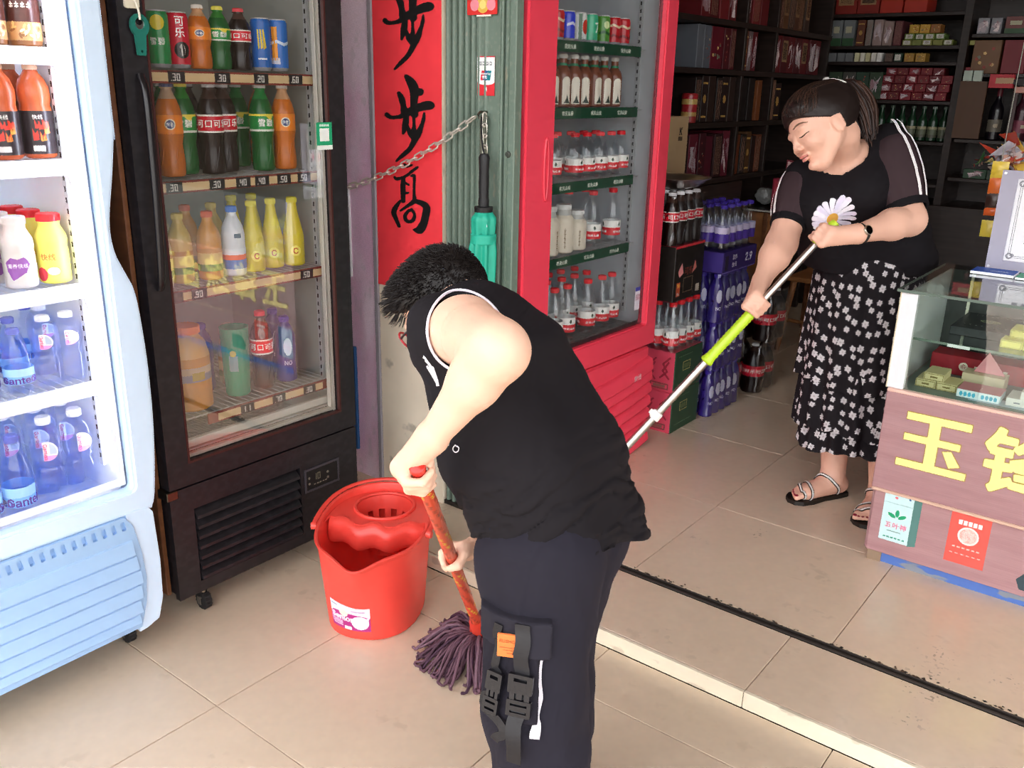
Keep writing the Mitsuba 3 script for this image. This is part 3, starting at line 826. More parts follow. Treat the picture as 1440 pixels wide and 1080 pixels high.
def liner(x0, x1, y0, y1, z0, z1, t, outer, inner):
    """an open-fronted insulated box: front is at x1"""
    m = M()
    for a in ((x0, x1, y0 - t, y0 - .004, z0 - t, z1 + t), (x0, x1, y1 + .004, y1 + t, z0 - t, z1 + t), (x0, x1, y0 - t, y1 + t, z1 + .004, z1 + t), (x0, x1, y0 - t, y1 + t, z0 - t, z0 - .004), (x0 - t, x0 - .002, y0 - t, y1 + t, z0 - t, z1 + t)):
        m.box(*a, outer)
    q = M()
    for a in ((x0, x1 - .001, y0 - .004, y0, z0, z1), (x0, x1 - .001, y1, y1 + .004, z0, z1), (x0, x1 - .001, y0, y1, z1, z1 + .004), (x0, x1 - .001, y0, y1, z0 - .004, z0), (x0 - .002, x0, y0, y1, z0, z1)):
        q.box(*a, inner)
    return m, q


def wire_shelf(x0, x1, y0, y1, z, c='#b9bab8', step=.022):
    m = M()
    for y in np.arange(y0 + .006, y1, step):
        m.tube([(x0, y, z), (x1, y, z)], .0016, 6, c)
    for x in np.linspace(x0 + .01, x1 - .01, 4):
        m.tube([(x, y0, z - .003), (x, y1, z - .003)], .0022, 6, c)
    return m


def standards(parent, x, y, z0, z1, side, c='#b8babb'):
    """slotted shelf upright on a side wall"""
    m = M().box(x - .008, x + .008, y - .004, y + .004, z0, z1, c)
    for z in np.arange(z0 + .02, z1 - .02, .025):
        m.box(x - .003, x + .003, y + side * .0042 - .0003, y + side * .0042 + .0003, z, z + .012, '#2a2a2c')
    part(parent, 'shelf_upright', (m, 'satin'))


# ---- black cooler
BK = 'black_cooler'
L(BK, 'tall black glass-door drinks cooler with price rails beside the purple pillar', 'drinks cooler')
X1 = -1.99
out, inn = liner(-2.555, -2.034, 1.168, 1.748, .475, 1.93, .035, '#17151a', '#a9aaa2')
part(BK, 'cabinet', (out, 'dusty_black'))
part(BK, 'liner', (inn, 'satin'), label='pale grey inner lining')
part(BK, 'side_panel', (M().box(-2.56, -2.036, 1.118, 1.131, .075, 1.98, '#4a2018', b=.002), 'brown_wood'), label='brown side panel')
part(BK, 'base', (M().box(-2.56, -2.012, 1.135, 1.782, .075, .43, '#17151a', b=.003), 'dusty_black'))
# louvred lower front
pan = sbox(1.128, .072, 1.776, .392).difference(sbox(1.195, .105, 1.552, .325))
part(BK, 'lower_panel', (facing(pan, -2.012, -1.992, '#1d1a1e'), 'dusty_black'))
part(BK, 'vent_recess', (M().box(-2.0115, -2.011, 1.19, 1.56, .10, .33, '#211e22'), 'matte'))
for k in range(7):
    z = .115 + k * .0305
    prof = [(-2.010, z + .004), (-1.990, z - .006), (-1.984, z - .004), (-1.986, z + .004), (-2.010, z + .026)]
    lv = M()
    lv.prism(Polygon(prof), 0, .346, '#211e22', frame((0, 1.199, 0), (1, 0, 0), (0, 0, 1), (0, 1, 0)) @ np.diag([1, 1, 1, 1]))
    part(BK, 'louvre', (lv, 'dusty_black'))
ct = facing(sbox(1.566, .236, 1.70, .312).difference(sbox(1.572, .243, 1.694, .305)), -1.992, -1.9885, '#38343a')
facing(sbox(1.572, .243, 1.694, .305), -1.992, -1.9905, '#0c0b0d', ct)
rail_text(ct, seven('10', .022), -1.9904, 1.600, .268, '#5a5446')
for k in range(2):
    rail_text(ct, Point(0, 0).buffer(.004), -1.9904, 1.583, .262 + .018 * k, '#6a6258')
    rail_text(ct, Point(0, 0).buffer(.004), -1.9904, 1.655, .262 + .018 * k, '#6a6258')
for k in range(5):
    rail_text(ct, sbox(0, 0, .007, .003), -1.9904, 1.600 + .011 * k, .254, '#7a7266')
part(BK, 'control_panel', (ct, 'satin'))
for y in (1.165, 1.735):
    caster(BK, -2.02, y + .05, .075)
for y in (1.20, 1.70):
    caster(BK, -2.46, y, .075)
# door
fr = sbox(1.129, .398, 1.776, 1.985).difference(sbox(1.193, .462, 1.716, 1.90))
DR = part(BK, 'door', (facing(fr, -2.028, X1, '#100e11'), 'dusty_black'))
fr2 = sbox(1.190, .458, 1.719, 1.905).difference(sbox(1.196, .464, 1.713, 1.898))
put(numbered(DR + '__inner_trim'), facing(fr2, -2.0, -1.9885, '#3a1512').ply('satin'))
put(DR + '__pane', M().add([[-2.004, 1.19, .458], [-2.004, 1.719, .458], [-2.004, 1.719, 1.904], [-2.004, 1.19, 1.904]], [[0, 1, 2], [0, 2, 3]]).ply('cooler_glass'))
scene['cooler_glass'] = {'type': 'thindielectric', 'int_ior': 2.1}
gk = facing(sbox(1.706, .46, 1.7135, 1.90), -2.026, -2.010, '#b9b8ae')
facing(sbox(1.697, .46, 1.701, 1.90), -2.026, -2.014, '#d4d3ca', gk)
facing(sbox(1.196, .464, 1.706, .474), -2.026, -2.012, '#a9a89c', gk)
put(DR + '__gasket', gk.ply('satin'))
hd = spline([(-1.985, 1.160, .93), (-1.966, 1.156, .97), (-1.960, 1.158, 1.10), (-1.962, 1.162, 1.25), (-1.966, 1.164, 1.38), (-1.985, 1.166, 1.425)], 24)
put(DR + '__handle', M().tube(hd, .010, 10, '#141216', flatten=.7).ply('plastic'))
part(BK, 'hinge', (M().box(-2.03, -1.985, 1.118, 1.150, .372, .397, '#6a6458', b=.002), 'metal'))
for i, y in enumerate((1.230, 1.690)):
    standards(BK, -2.10, 1.7445 if i else 1.1715, .50, 1.90, -1 if i else 1)
RAILS = {1.44: [(1.296, '.30'), (1.425, '.30'), (1.543, '.20'), (1.656, '.60')], 1.18: [(1.262, '.30'), (1.385, '.30'), (1.465, '.40'), (1.525, '.40'), (1.598, '.50'), (1.668, '.50')],
         .905: [(1.235, '5'), (1.305, '.90'), (1.66, '.50')], .555: [(1.425, '1.1'), (1.535, '.70'), (1.648, '.30')]}
for z, tags in RAILS.items():
    sh = part(BK, 'shelf', (wire_shelf(-2.54, -2.06, 1.175, 1.742, z - .006), 'satin'))
    y0, y1 = (1.185, 1.745) if z > .6 else (1.30, 1.72)
    put(numbered(sh + '__price_rail'), M().box(-2.056, -2.050, y0, y1, z - .034, z - .004, '#7c3428', b=.001).box(-2.0495, -2.0485, y0 + .03, y1 - .02, z - .029, z - .009, '#cdb489').ply('satin'))
    for y, txt in tags:
        tg = M().box(-2.049, -2.0465, y - .022, y + .022, z - .032, z - .006, '#171314')
        rail_text(tg, seven(txt, .017), -2.0465, y - .016, z - .0275, '#d9d6d2')
        put(numbered(sh + '__price_tag'), tg.ply('satin'))
# grille ledge at the cabinet floor
ld = M()
for y in np.arange(1.24, 1.60, .011):
    ld.box(-2.20, -2.06, y, y + .0055, .490, .494, '#8d8c84')
ld.box(-2.055, -2.04, 1.19, 1.73, .478, .500, '#bdbcb2', b=.002)
part(BK, 'floor_grille', (ld, 'satin'))
xr = -2.105
row('black', 'top', 1.442, xr, [('can_green', 1.292), ('can_cola', 1.348)], jit=.002)
for k, y, nm, lb_ in (('orange', 1.412, 'drink_bottle', 'small orange soda bottle'), ('lemon_yellow_cap', 1.470, 'drink_bottle', 'small green soda bottle with yellow cap'), ('cola_red_cap', 1.533, 'drink_bottle', 'small cola bottle with red cap')):
    drink(nm, k, xr - .01, y, 1.442, -30, lb_ + ' on the top shelf, black cooler', 'drinks on the top shelf of the black cooler', 'bottle', scale=(.92, .92, .66))
row('black', 'top', 1.442, xr, [('can_blue', 1.592), ('can_orange', 1.648)], 'right end', jit=.002)
row('black', 'second', 1.182, xr, [('orange_blue_cap', 1.300), ('lemon_yellow_cap', 1.362), ('cola', 1.418), ('cola', 1.482), ('lemon', 1.578), ('orange', 1.652)])
row('black', 'second', 1.182, xr - .145, [('orange', 1.30), ('lemon', 1.375), ('cola', 1.45), ('cola', 1.53), ('lemon', 1.605), ('orange', 1.68)], 'back row', jit=.001)
row('black', 'third', .907, xr, [('juice_pale', 1.235), ('juice_yellow', 1.305), ('juice_orange', 1.383), ('milky', 1.459), ('vitamin', 1.530), ('vitamin', 1.600), ('vitamin', 1.664)])
row('black', 'third', .907, xr - .142, [('juice_yellow', 1.25), ('juice_pale', 1.33), ('juice_orange', 1.41), ('juice_yellow', 1.49), ('vitamin', 1.56), ('vitamin', 1.63)], 'back row')
row('black', 'lowest', .557, xr - .02, [('jar', 1.300), ('cup', 1.450), ('cola_red_cap', 1.540), ('purple', 1.625)])
row('black', 'lowest', .557, xr - .12, [('juice_orange', 1.235), ('milky', 1.345), ('purple', 1.41), ('juice_pale', 1.50), ('purple', 1.66)], 'back row')
# sticker and bottle opener on the door
st = facing(sbox(1.669, 1.239, 1.724, 1.312), -1.9875, -1.9868, '#1f9a6a')
facing(sbox(1.680, 1.262, 1.713, 1.296), -1.987, -1.9863, '#e4ebe6', st)
facing(sbox(1.669, 1.239, 1.724, 1.251), -1.987, -1.9863, '#dfe6df', st)
for k in range(5):
    facing(sbox(1.680 + k * .007, 1.301, 1.685 + k * .007, 1.307), -1.987, -1.9863, '#d5ecdf', st)
put('payment_sticker', st.ply('plastic'))
L('payment_sticker', 'small green and white sticker on the black cooler door frame', 'sticker')
op = unary_union([affinity.scale(Point(1.171, 1.528).buffer(.019), 1, 1.15), Polygon([(1.160, 1.52), (1.182, 1.52), (1.177, 1.468), (1.163, 1.468)])]).buffer(.003).difference(affinity.scale(Point(1.171, 1.532).buffer(.011), 1, 1.1)).difference(Point(1.170, 1.474).buffer(.003))
put('bottle_opener__grip', facing(op, -1.9815, -1.974, '#1f6a5e').ply('plastic'))
put('bottle_opener__steel', facing(affinity.scale(Point(1.171, 1.532).buffer(.012), 1, 1.1).difference(affinity.translate(affinity.scale(Point(1.171, 1.535).buffer(.009), 1, .9), 0, .002)), -1.979, -1.9765, '#b9bcbc').ply('metal'))
put('bottle_opener__cord', M().tube(spline([(-1.972, 1.171, 1.540), (-1.970, 1.168, 1.56), (-1.976, 1.160, 1.60), (-1.984, 1.160, 1.66)], 12), .0028, 6, '#d9d4c4').ply('matte'))
put('bottle_opener__hook', facing(sbox(1.145, 1.563, 1.180, 1.70).buffer(-.006).buffer(.006), -1.989, -1.983, '#d8d2bd').ply('plastic'))
L('bottle_opener', 'green bottle opener hanging from a cream hook on the black cooler', 'bottle opener')

# ---- pale blue cooler
BL = 'blue_cooler'
L(BL, 'pale blue glass-door drinks cooler with white shelves at the left edge', 'drinks cooler')
X1 = -1.95
out, inn = liner(-2.55, -2.002, .395, 1.005, .432, 1.93, .038, '#9fb6cf', '#dfe2e6')
part(BL, 'cabinet', (out, 'satin'))
part(BL, 'liner', (inn, 'satin'), label='white inner lining')
part(BL, 'base', (M().box(-2.55, -1.972, .350, 1.036, .072, .400, '#9db7d4', b=.01), 'satin'))
yo = [(1.073, 1.96), (1.073, 1.342), (1.070, 1.297), (1.056, 1.21), (1.040, 1.13), (1.036, 1.08), (1.043, 1.032), (1.062, .985), (1.078, .94), (1.087, .84), (1.090, .70), (1.084, .56), (1.070, .43), (1.058, .392)]
right = [(p[0], p[1]) for p in spline([(q[0], q[1]) for q in yo], 50)]
ring = Polygon(right + [(.335, .402), (.335, 1.96)]).buffer(0).difference(sbox(.395, .468, 1.006, 1.90).buffer(.012))
edge = M()
facing(ring, -1.985, -1.956, '#cbe0f5', edge)
facing(ring.buffer(-.007), -1.957, -1.950, '#cbe0f5', edge)
DB = part(BL, 'door', (edge, 'plastic'))
put(DB + '__pane', M().add([[-1.972, .39, .462], [-1.972, 1.012, .462], [-1.972, 1.012, 1.905], [-1.972, .39, 1.905]], [[0, 1, 2], [0, 2, 3]]).ply('pane'))
put(DB + '__gasket', facing(sbox(.392, .466, 1.010, 1.905).difference(sbox(.402, .476, 1.000, 1.895)), -1.999, -1.978, '#e3e6ea').ply('satin'))
# lower front: rounded corner, bulging panel with grooves and a row of slots
cor = Polygon([(1.000, .404), (1.044, .400), (1.055, .385), (1.060, .25), (1.056, .14), (1.040, .085), (1.005, .072), (.985, .070), (.985, .404)])
cc = facing(cor, -1.975, -1.948, '#c9dff5')
part(BL, 'corner_trim', (cc, 'plastic'))
gp = Polygon([(.345, .398), (.978, .398), (.996, .37), (1.010, .30), (1.016, .22), (1.008, .15), (.988, .085), (.345, .078)])
slots = unary_union([affinity.rotate(sbox(y - .0035, .366, y + .0035, .386).buffer(.002), 10) for y in np.arange(.36, .985, .0245)])
part(BL, 'grille_panel', (facing(gp.difference(slots), -1.952, -1.942, '#98badf'), 'plastic'))
part(BL, 'vent_recess', (M().box(-1.9535, -1.953, .345, .99, .35, .397, '#98badf'), 'matte'))
zs = [.335, .290, .248, .207, .166, .126, .098]
for k, (a, b_) in enumerate(zip(zs[:-1], zs[1:])):
    ye = 1.002 - abs(k - 2.2) * .006
    prof = Polygon([(-1.942, a - .001), (-1.938, a - .004), (-1.931, b_ + .006), (-1.933, b_ + .0035), (-1.942, b_ + .002)])
    part(BL, 'louvre', (M().prism(prof, 0, ye - .36, '#9cbde1', frame((0, .36, 0), (1, 0, 0), (0, 0, 1), (0, 1, 0))), 'plastic'))
for y in (.995, .41):
    caster(BL, -2.035, y, .072)
    caster(BL, -2.47, y, .072)
for z in (1.473, 1.243, .965, .728):
    sh = part(BL, 'shelf', (wire_shelf(-2.53, -2.03, .40, 1.0, z - .006, '#d8dade'), 'satin'))
    put(sh + '__front_rail', M().box(-2.030, -2.022, .398, 1.0, z - .034, z + .002, '#e9ecf4', b=.0015).ply('satin'))
    put(sh + '__bracket', facing(Polygon([(.990, z - .03), (1.004, z - .03), (1.004, z - .065), (.999, z - .065)]), -2.03, -2.024, '#e4e6ea').ply('satin'))
standards(BL, -2.06, 1.0015, .50, 1.90, -1, '#c9ccd2')
lamp = M().box(-2.03, -2.012, .40, 1.0, 1.905, 1.917, '#ffffff')
part(BL, 'lamp_tube', lamp.ply('matte', emitter={'type': 'area', 'radiance': {'type': 'rgb', 'value': [2.7, 2.8, 3.2]}}))
side = M().box(-2.012, -2.004, .999, 1.003, .50, 1.88, '#ffffff')
part(BL, 'side_lamp', side.ply('matte', emitter={'type': 'area', 'radiance': {'type': 'rgb', 'value': [.85, .9, 1.08]}}))
xb = -2.082
row('blue', 'top', 1.475, xb, [('brown', .745), ('brown', .820), ('brown', .893), ('brown', .966)])
row('blue', 'top', 1.475, xb - .08, [('brown', .80), ('brown', .875), ('brown', .955)], 'back row')
row('blue', 'second', 1.245, xb, [('flame', .745), ('flame', .819), ('flame', .893), ('flame', .966)])
row('blue', 'second', 1.245, xb - .08, [('flame', .80), ('flame', .88), ('flame', .955)], 'back row')
row('blue', 'third', .967, xb, [('flame', .735), ('flame', .805), ('yogurt_white', .884), ('yogurt_yellow', .960)])
row('blue', 'third', .967, xb - .088, [('yogurt_red_cap', .735), ('yogurt_red_cap', .81), ('yogurt_white', .885), ('yogurt_yellow', .958)], 'middle row')
row('blue', 'third', .967, xb - .17, [('yogurt_red_cap', .735), ('yogurt_red_cap', .81), ('yogurt_red_cap', .885), ('yogurt_yellow', .958)], 'back row')
def row_s(shelf, z, x, items, which, sc):
    for i, (k, y) in enumerate(items):
        drink('drink_bottle', k, x + RNG.uniform(-.003, .003), y, z, -20 + RNG.uniform(-22, 22), f'{DESC[k]}, {ORD[i]}, {which}, {shelf} shelf, blue cooler', f'drinks on the {shelf} shelf of the blue cooler', 'bottle', scale=sc)
row_s('fourth', .730, xb, [('bluewater', .770), ('bluewater', .845), ('square', .914), ('square', .968)], 'front row', (.80, .92, .74))
row_s('fourth', .730, xb - .09, [('bluewater', .80), ('bluewater', .875), ('square', .95)], 'middle row', (.92, .92, .76))
row_s('fourth', .730, xb - .18, [('bluewater', .80), ('bluewater', .88), ('bluewater', .955)], 'back row', (.92, .92, .78))
row_s('lowest', .434, xb + .005, [('bluewater', .728), ('bluewater', .803), ('square', .880), ('square', .955)], 'front row', 1.0)
row_s('lowest', .434, xb - .085, [('square', .740), ('square', .825), ('square', .90), ('square', .965)], 'middle row', 1.02)
row_s('lowest', .434, xb - .17, [('square', .80), ('square', .87), ('square', .95)], 'back row', 1.02)

# ---- red cooler inside the shop door
RD = 'red_cooler'
L(RD, 'tall red glass-door drinks cooler with dark green shelf strips just inside the shop', 'drinks cooler')
X1 = -1.63
RC, RCD = '#e04054', '#d03346'
out, inn = liner(-2.23, -1.672, 2.262, 2.945, .50, 1.93, .035, RCD, '#a3a9ad')
out.c = [c for c in out.c]
part(RD, 'cabinet', (out, 'plastic'))
part(RD, 'liner', (inn, 'satin'), label='grey inner lining')
fr = sbox(2.146, .478, 3.012, 1.98).buffer(-.006).buffer(.006).difference(sbox(2.300, .575, 2.925, 1.90).buffer(.008))
DRR = part(RD, 'door', (facing(fr.buffer(-.006), -1.662, X1, RC, facing(fr, -1.662, X1 - .006, RC)), 'plastic'))
put(DRR + '__pane', M().add([[-1.650, 2.29, .565], [-1.650, 2.935, .565], [-1.650, 2.935, 1.91], [-1.650, 2.29, 1.91]], [[0, 1, 2], [0, 2, 3]]).ply('pane'))
dk = sbox(2.293, .568, 2.932, 1.907).difference(sbox(2.312, .596, 2.905, 1.89).buffer(.012))
put(DRR + '__dark_border', facing(dk, -1.656, -1.6515, '#241a20').ply('plastic'))
# vertical edge channel of the door at the left and the side of the cabinet
put(DRR + '__edge_strip', M().box(-1.668, -1.662, 2.140, 2.30, .478, 1.98, '#c9c9cc').ply('satin'))
part(RD, 'side_panel', (M().box(-2.26, -1.670, 2.150, 2.165, .08, 1.98, RCD, b=.003), 'plastic'))
part(RD, 'inner_frame', (M().box(-1.70, -1.672, 2.165, 2.262, .08, 1.98, RCD), 'plastic'))
hr = [(2.250 + .010 * math.cos(a), 1.18 + .092 * math.sin(a)) for a in np.linspace(0, 2 * math.pi, 40, endpoint=False)]
put(DRR + '__handle', M().tube([(X1 + .001, y, z) for y, z in hr], .0045, 8, '#d83a4c', closed=True).ply('plastic'))
# lower body: sweeping ribs
low = sbox(2.150, .085, 3.015, .455)
part(RD, 'base', (M().box(-2.25, -1.650, 2.152, 3.012, .075, .460, RC, b=.008), 'plastic'))
ys = np.linspace(2.155, 3.008, 30)
for k in range(7):
    u = (ys - 2.155) / .853
    zc = .395 - k * .052 + .05 * (u - .35) ** 2 * 2.2 - .02
    hgt = .047 if k else .06
    prof = [(0, 0), (.020, .002), (.026, .012), (.020, hgt - .008), (0, hgt)]
    pts = np.array([[(-1.650 + a, y, z - hgt + b_) for a, b_ in prof] for y, z in zip(ys, zc)])
    n_, q_ = pts.shape[:2]
    i, j = np.meshgrid(np.arange(n_ - 1), np.arange(q_ - 1), indexing='ij')
    i, j = i.ravel(), j.ravel()
    f = np.vstack([np.stack([i * q_ + j, i * q_ + q_ + j, i * q_ + q_ + j + 1], 1), np.stack([i * q_ + j, i * q_ + q_ + j + 1, i * q_ + j + 1], 1)])
    m = M().add(pts.reshape(-1, 3), f, RC)
    for e in (0, n_ - 1):
        m.flat(np.vstack([pts[e], [[-1.65, ys[e], pts[e][0][2]]]]), [[0, 1, 2], [0, 2, 3], [0, 3, 4]], RC)
    part(RD, 'rib', (m, 'plastic'))
lg = M()
for k, q in enumerate('快线'):
    lg.prism(han_line(q, .022), 0, .001, '#e6a9b0', frame((-1.6235, 2.862 + k * .028, .352), (0, 1, 0), (0, 0, 1), (1, 0, 0)))
part(RD, 'emblem', (lg, 'plastic'), label='small pale lettering')
for y in (2.20, 2.985):
    caster(RD, -1.69, y, .078)
    caster(RD, -2.2, y, .078)
for k in list(scene):
    if k.startswith(RD + '__caster'):
        scene[k]['to_world'] = T().translate([0, 0, STEP])
STRIP = {1.552: ['农夫山泉', '农夫山泉', '农夫山泉'], 1.352: ['农夫山泉', '农夫山泉', '农夫山泉'], 1.118: ['农夫山泉', '农夫山泉', '农夫山泉'], .872: ['农夫山泉', '农夫山泉', '农夫山泉']}
for z, words in STRIP.items():
    sh = part(RD, 'shelf', (wire_shelf(-2.21, -1.71, 2.27, 2.94, z - .004, '#9aa0a0'), 'satin'))
    put(sh + '__strip', M().box(-1.706, -1.698, 2.275, 2.885, z - .030, z + .004, '#12402c', b=.001).ply('satin'))
    w = M()
    for i, t in enumerate(words):
        rail_text(w, han_line(t, .0135), -1.6975, 2.42 + i * .165, z - .020, '#cfdccf')
    put(sh + '__lettering', w.ply('satin'), None)
part(RD, 'floor_grille', (wire_shelf(-2.21, -1.70, 2.27, 2.94, .560, '#6f7474', .014), 'satin'))
standards(RD, -1.74, 2.9415, .60, 1.90, -1, '#8f9496')
pl = facing(sbox(2.870, .628, 2.905, .715), -1.6492, -1.6485, '#d5d4de')
facing(sbox(2.870, .700, 2.905, .715), -1.6488, -1.6480, '#37459a', pl)
for k in range(3):
    facing(sbox(2.876 + .010 * k, .665, 2.881 + .010 * k, .688), -1.6488, -1.6480, '#9a6a7a', pl)
put('energy_label', pl.ply('satin'))
L('energy_label', 'small white and blue energy label on the red cooler glass', 'sticker')
xq = -1.765
row('red', 'top', 1.558, xq, [('can_small_red', 2.40), ('can_small_red', 2.465), ('can_small_blue', 2.528), ('can_small_white', 2.593), ('can_small_mint', 2.658), ('can_small_green', 2.735), ('can_small_red', 2.802), ('can_small_red', 2.866)], jit=.002)
row('red', 'second', 1.356, xq, [('tea', 2.385 + .0625 * k) for k in range(8)], jit=.002)
row('red', 'second', 1.356, xq - .07, [('tea', 2.40 + .0625 * k) for k in range(8)], 'back row', jit=.002)
def row_r(shelf, z, x, items, which, sc):
    for i, (k, y) in enumerate(items):
        drink('drink_bottle', k, x + RNG.uniform(-.004, .004), y, z, -30 + RNG.uniform(-25, 25), f'{DESC[k]}, {ORD[i]}, {which}, {shelf} shelf, red cooler', f'drinks on the {shelf} shelf of the red cooler', 'bottle', scale=sc)
row_r('third', 1.122, xq, [('spring', 2.40), ('spring', 2.475), ('spring', 2.60), ('spring', 2.672), ('spring', 2.752), ('spring', 2.828), ('spring', 2.90)], 'front row', (1, 1, .77))
row_r('third', 1.122, xq - .075, [('spring', 2.43), ('spring', 2.52), ('spring', 2.60), ('spring', 2.68), ('spring', 2.76), ('spring', 2.84)], 'back row', (1, 1, .77))
row_r('fourth', .876, xq, [('cream', 2.46), ('cream', 2.545)], 'left end', (1, 1, 1.05))
row_r('fourth', .876, xq, [('cream', 2.628), ('spring_tall', 2.735), ('spring_tall', 2.865)], 'front row', (1.03, 1.03, .88))
row_r('fourth', .876, xq - .08, [('cream', 2.50), ('spring_tall', 2.69), ('spring_tall', 2.80)], 'back row', (1.03, 1.03, .88))
row_r('lowest', .563, xq + .01, [('spring_tall', 2.40), ('spring_tall', 2.495), ('spring_tall', 2.578), ('spring_tall', 2.705), ('spring_tall', 2.80), ('spring_tall', 2.875)], 'front row', (1.03, 1.03, .88))
row_r('lowest', .563, xq - .08, [('spring_tall', 2.41 + .085 * k) for k in range(6)], 'middle row', (1.03, 1.03, .88))
row_r('lowest', .563, xq - .16, [('spring_tall', 2.44 + .085 * k) for k in range(6)], 'back row', (1.03, 1.03, .88))

# ------------------------------------------------------------------ beside the shop door: gate, poster, prints, chain, umbrella
GATE = 'folding_gate'
L(GATE, 'green metal folding gate pushed together beside the red poster', 'gate')
for k in range(7):
    x0 = -1.893 + k * .0245
    xs = np.linspace(0, 1, 9)
    outer = [(x0 + .0225 * t, -.020 * math.sin(math.pi * t) ** .6 if 0 < t < 1 else 0.0) for t in xs]
    prof = Polygon(outer + [(x0 + .0225, .012), (x0, .012)])
    part(GATE, 'slat', (M().prism(prof, STEP + .006, 2.72, '#5c665c', T().translate([0, 2.102, 0]).matrix), 'green_paint'))
pb = M().box(-1.768, -1.676, 2.088, 2.125, STEP + .004, 2.72, b=.003)
for x in (-1.7655, -1.684):
    pb.box(x - .003, x + .003, 2.085, 2.089, STEP + .01, 2.72)
part(GATE, 'lock_post', (pb, 'green_paint'))
part(GATE, 'end_post', (M().box(-1.674, -1.634, 2.096, 2.130, STEP + .004, 2.72, b=.003).box(-1.664, -1.656, 2.090, 2.097, STEP + .01, 2.72), 'green_paint'), label='darker end post')
part(GATE, 'bottom_bar', (M().box(-1.893, -1.72, 2.078, 2.116, STEP + .001, STEP + .016, '#1f1c18', b=.002), 'satin'))
for z in (.62, 1.23):
    part(GATE, 'bolt', (M().lathe([(.010, 0), (.010, .004), (.006, .007), (0, .007)], 10, '#3a3f38', frame((-1.655, 2.096, z), (1, 0, 0), (0, 0, 1), (0, -1, 0))), 'satin'))
part(GATE, 'pull_bar', (M().tube([(-1.727, 2.074, 1.335), (-1.727, 2.070, 1.325), (-1.727, 2.070, 1.20), (-1.727, 2.076, 1.19)], .011, 10, '#5d5f52'), 'satin'))

# purple print on the pillar and what runs along it
put('wall_print', (M().box(-2.345, -2.197, YW - .004, YW - .0003, 0.0, 2.6), 'purple_print'))
L('wall_print', 'faded purple printed sheet covering the pillar left of the red poster', 'wall print')
put('grey_edge_strip', (M().box(-2.200, -2.180, YW - .010, YW - .0003, 0.0, 2.6, '#8e8890', b=.003), 'matte'))
L('grey_edge_strip', 'grey vertical edging between the purple print and the red poster', 'edging')
put('white_edge_strip', (M().box(-2.332, -2.306, YW - .012, YW - .0042, .78, 1.085, '#d7d5d8', b=.002), 'satin'))
L('white_edge_strip', 'short white vertical strip on the purple print behind the black cooler', 'plastic strip')
put('blue_edge_strip', (M().box(-2.340, -2.300, YW - .016, YW - .0042, .14, .53, '#1d4a7c', b=.002), 'satin'))
L('blue_edge_strip', 'blue vertical strip low on the purple print behind the black cooler', 'plastic strip')

# spring couplet with brush writing
PX, PY = .00300, .00216
PO = 'red_poster'
sheet = []
for i, z in enumerate(np.linspace(.775, 2.30, 26)):
    for j, u in enumerate(np.linspace(0, 1, 7)):
        lift = .0012 + .0028 * (meshkit.noise(np.array([[u * 3, z * 4, 1.0]]))[0]) + (.004 * max(0, (.84 - z) / .07) * (1 - u) ** 2)
        sheet.append((-2.190 + .298 * u, YW - lift, z))
sheet = np.array(sheet)
i, j = [a.ravel() for a in np.meshgrid(np.arange(25), np.arange(6), indexing='ij')]
q = np.stack([i * 7 + j, i * 7 + j + 1, (i + 1) * 7 + j + 1, (i + 1) * 7 + j], 1)
fr_, bk_ = sheet.copy(), sheet + [0, .0003, 0]
put(PO + '__paper', M().add(fr_, np.vstack([q[:, :3], q[:, [0, 2, 3]]]), '#dd2a38').ply('red_paper'))
L(PO, 'long red paper couplet with black brush characters on the pillar', 'poster')
BU = [[(370, 140, 22), (420, 200, 45), (448, 270, 48), (445, 350, 38), (440, 430, 34), (445, 500, 40)], [(470, 285, 22), (500, 285, 36), (515, 280, 28)], [(290, 305, 20), (320, 360, 32), (335, 430, 28), (345, 480, 40), (360, 540, 30), (350, 620, 32), (328, 700, 12)],
      [(160, 522, 24), (190, 543, 20), (240, 545, 17), (310, 530, 22), (400, 480, 38), (480, 440, 38), (560, 415, 42), (605, 410, 40), (640, 410, 10)], [(440, 500, 22), (440, 570, 13), (440, 640, 20), (430, 700, 38)],
      [(545, 485, 8), (540, 540, 17), (522, 600, 18), (490, 680, 30), (450, 750, 30), (395, 850, 22), (320, 920, 20), (252, 985, 10)], [(372, 620, 13), (398, 690, 26), (430, 730, 28)]]
GAO = [[(415, 105, 12), (450, 125, 18), (510, 105, 10)], [(575, 125, 13), (520, 170, 17), (440, 240, 16), (370, 275, 17), (320, 290, 20), (295, 272, 15)], [(405, 270, 22), (396, 350, 30), (395, 450, 30), (395, 550, 24)],
       [(420, 322, 12), (465, 345, 13)], [(412, 452, 16), (460, 440, 11)], [(500, 235, 13), (535, 230, 18), (532, 320, 15), (530, 430, 15), (535, 510, 24)], [(535, 530, 28), (450, 600, 17), (360, 670, 11)],
       [(535, 530, 25), (620, 545, 34), (678, 590, 44), (665, 690, 42), (640, 790, 45), (590, 875, 46), (520, 880, 10)], [(360, 550, 13), (300, 640, 27), (275, 705, 32), (303, 780, 27), (338, 862, 20)],
       [(500, 640, 18), (533, 690, 16), (520, 755, 21), (480, 788, 19), (430, 780, 24), (415, 728, 21), (450, 668, 17), (498, 638, 17)]]
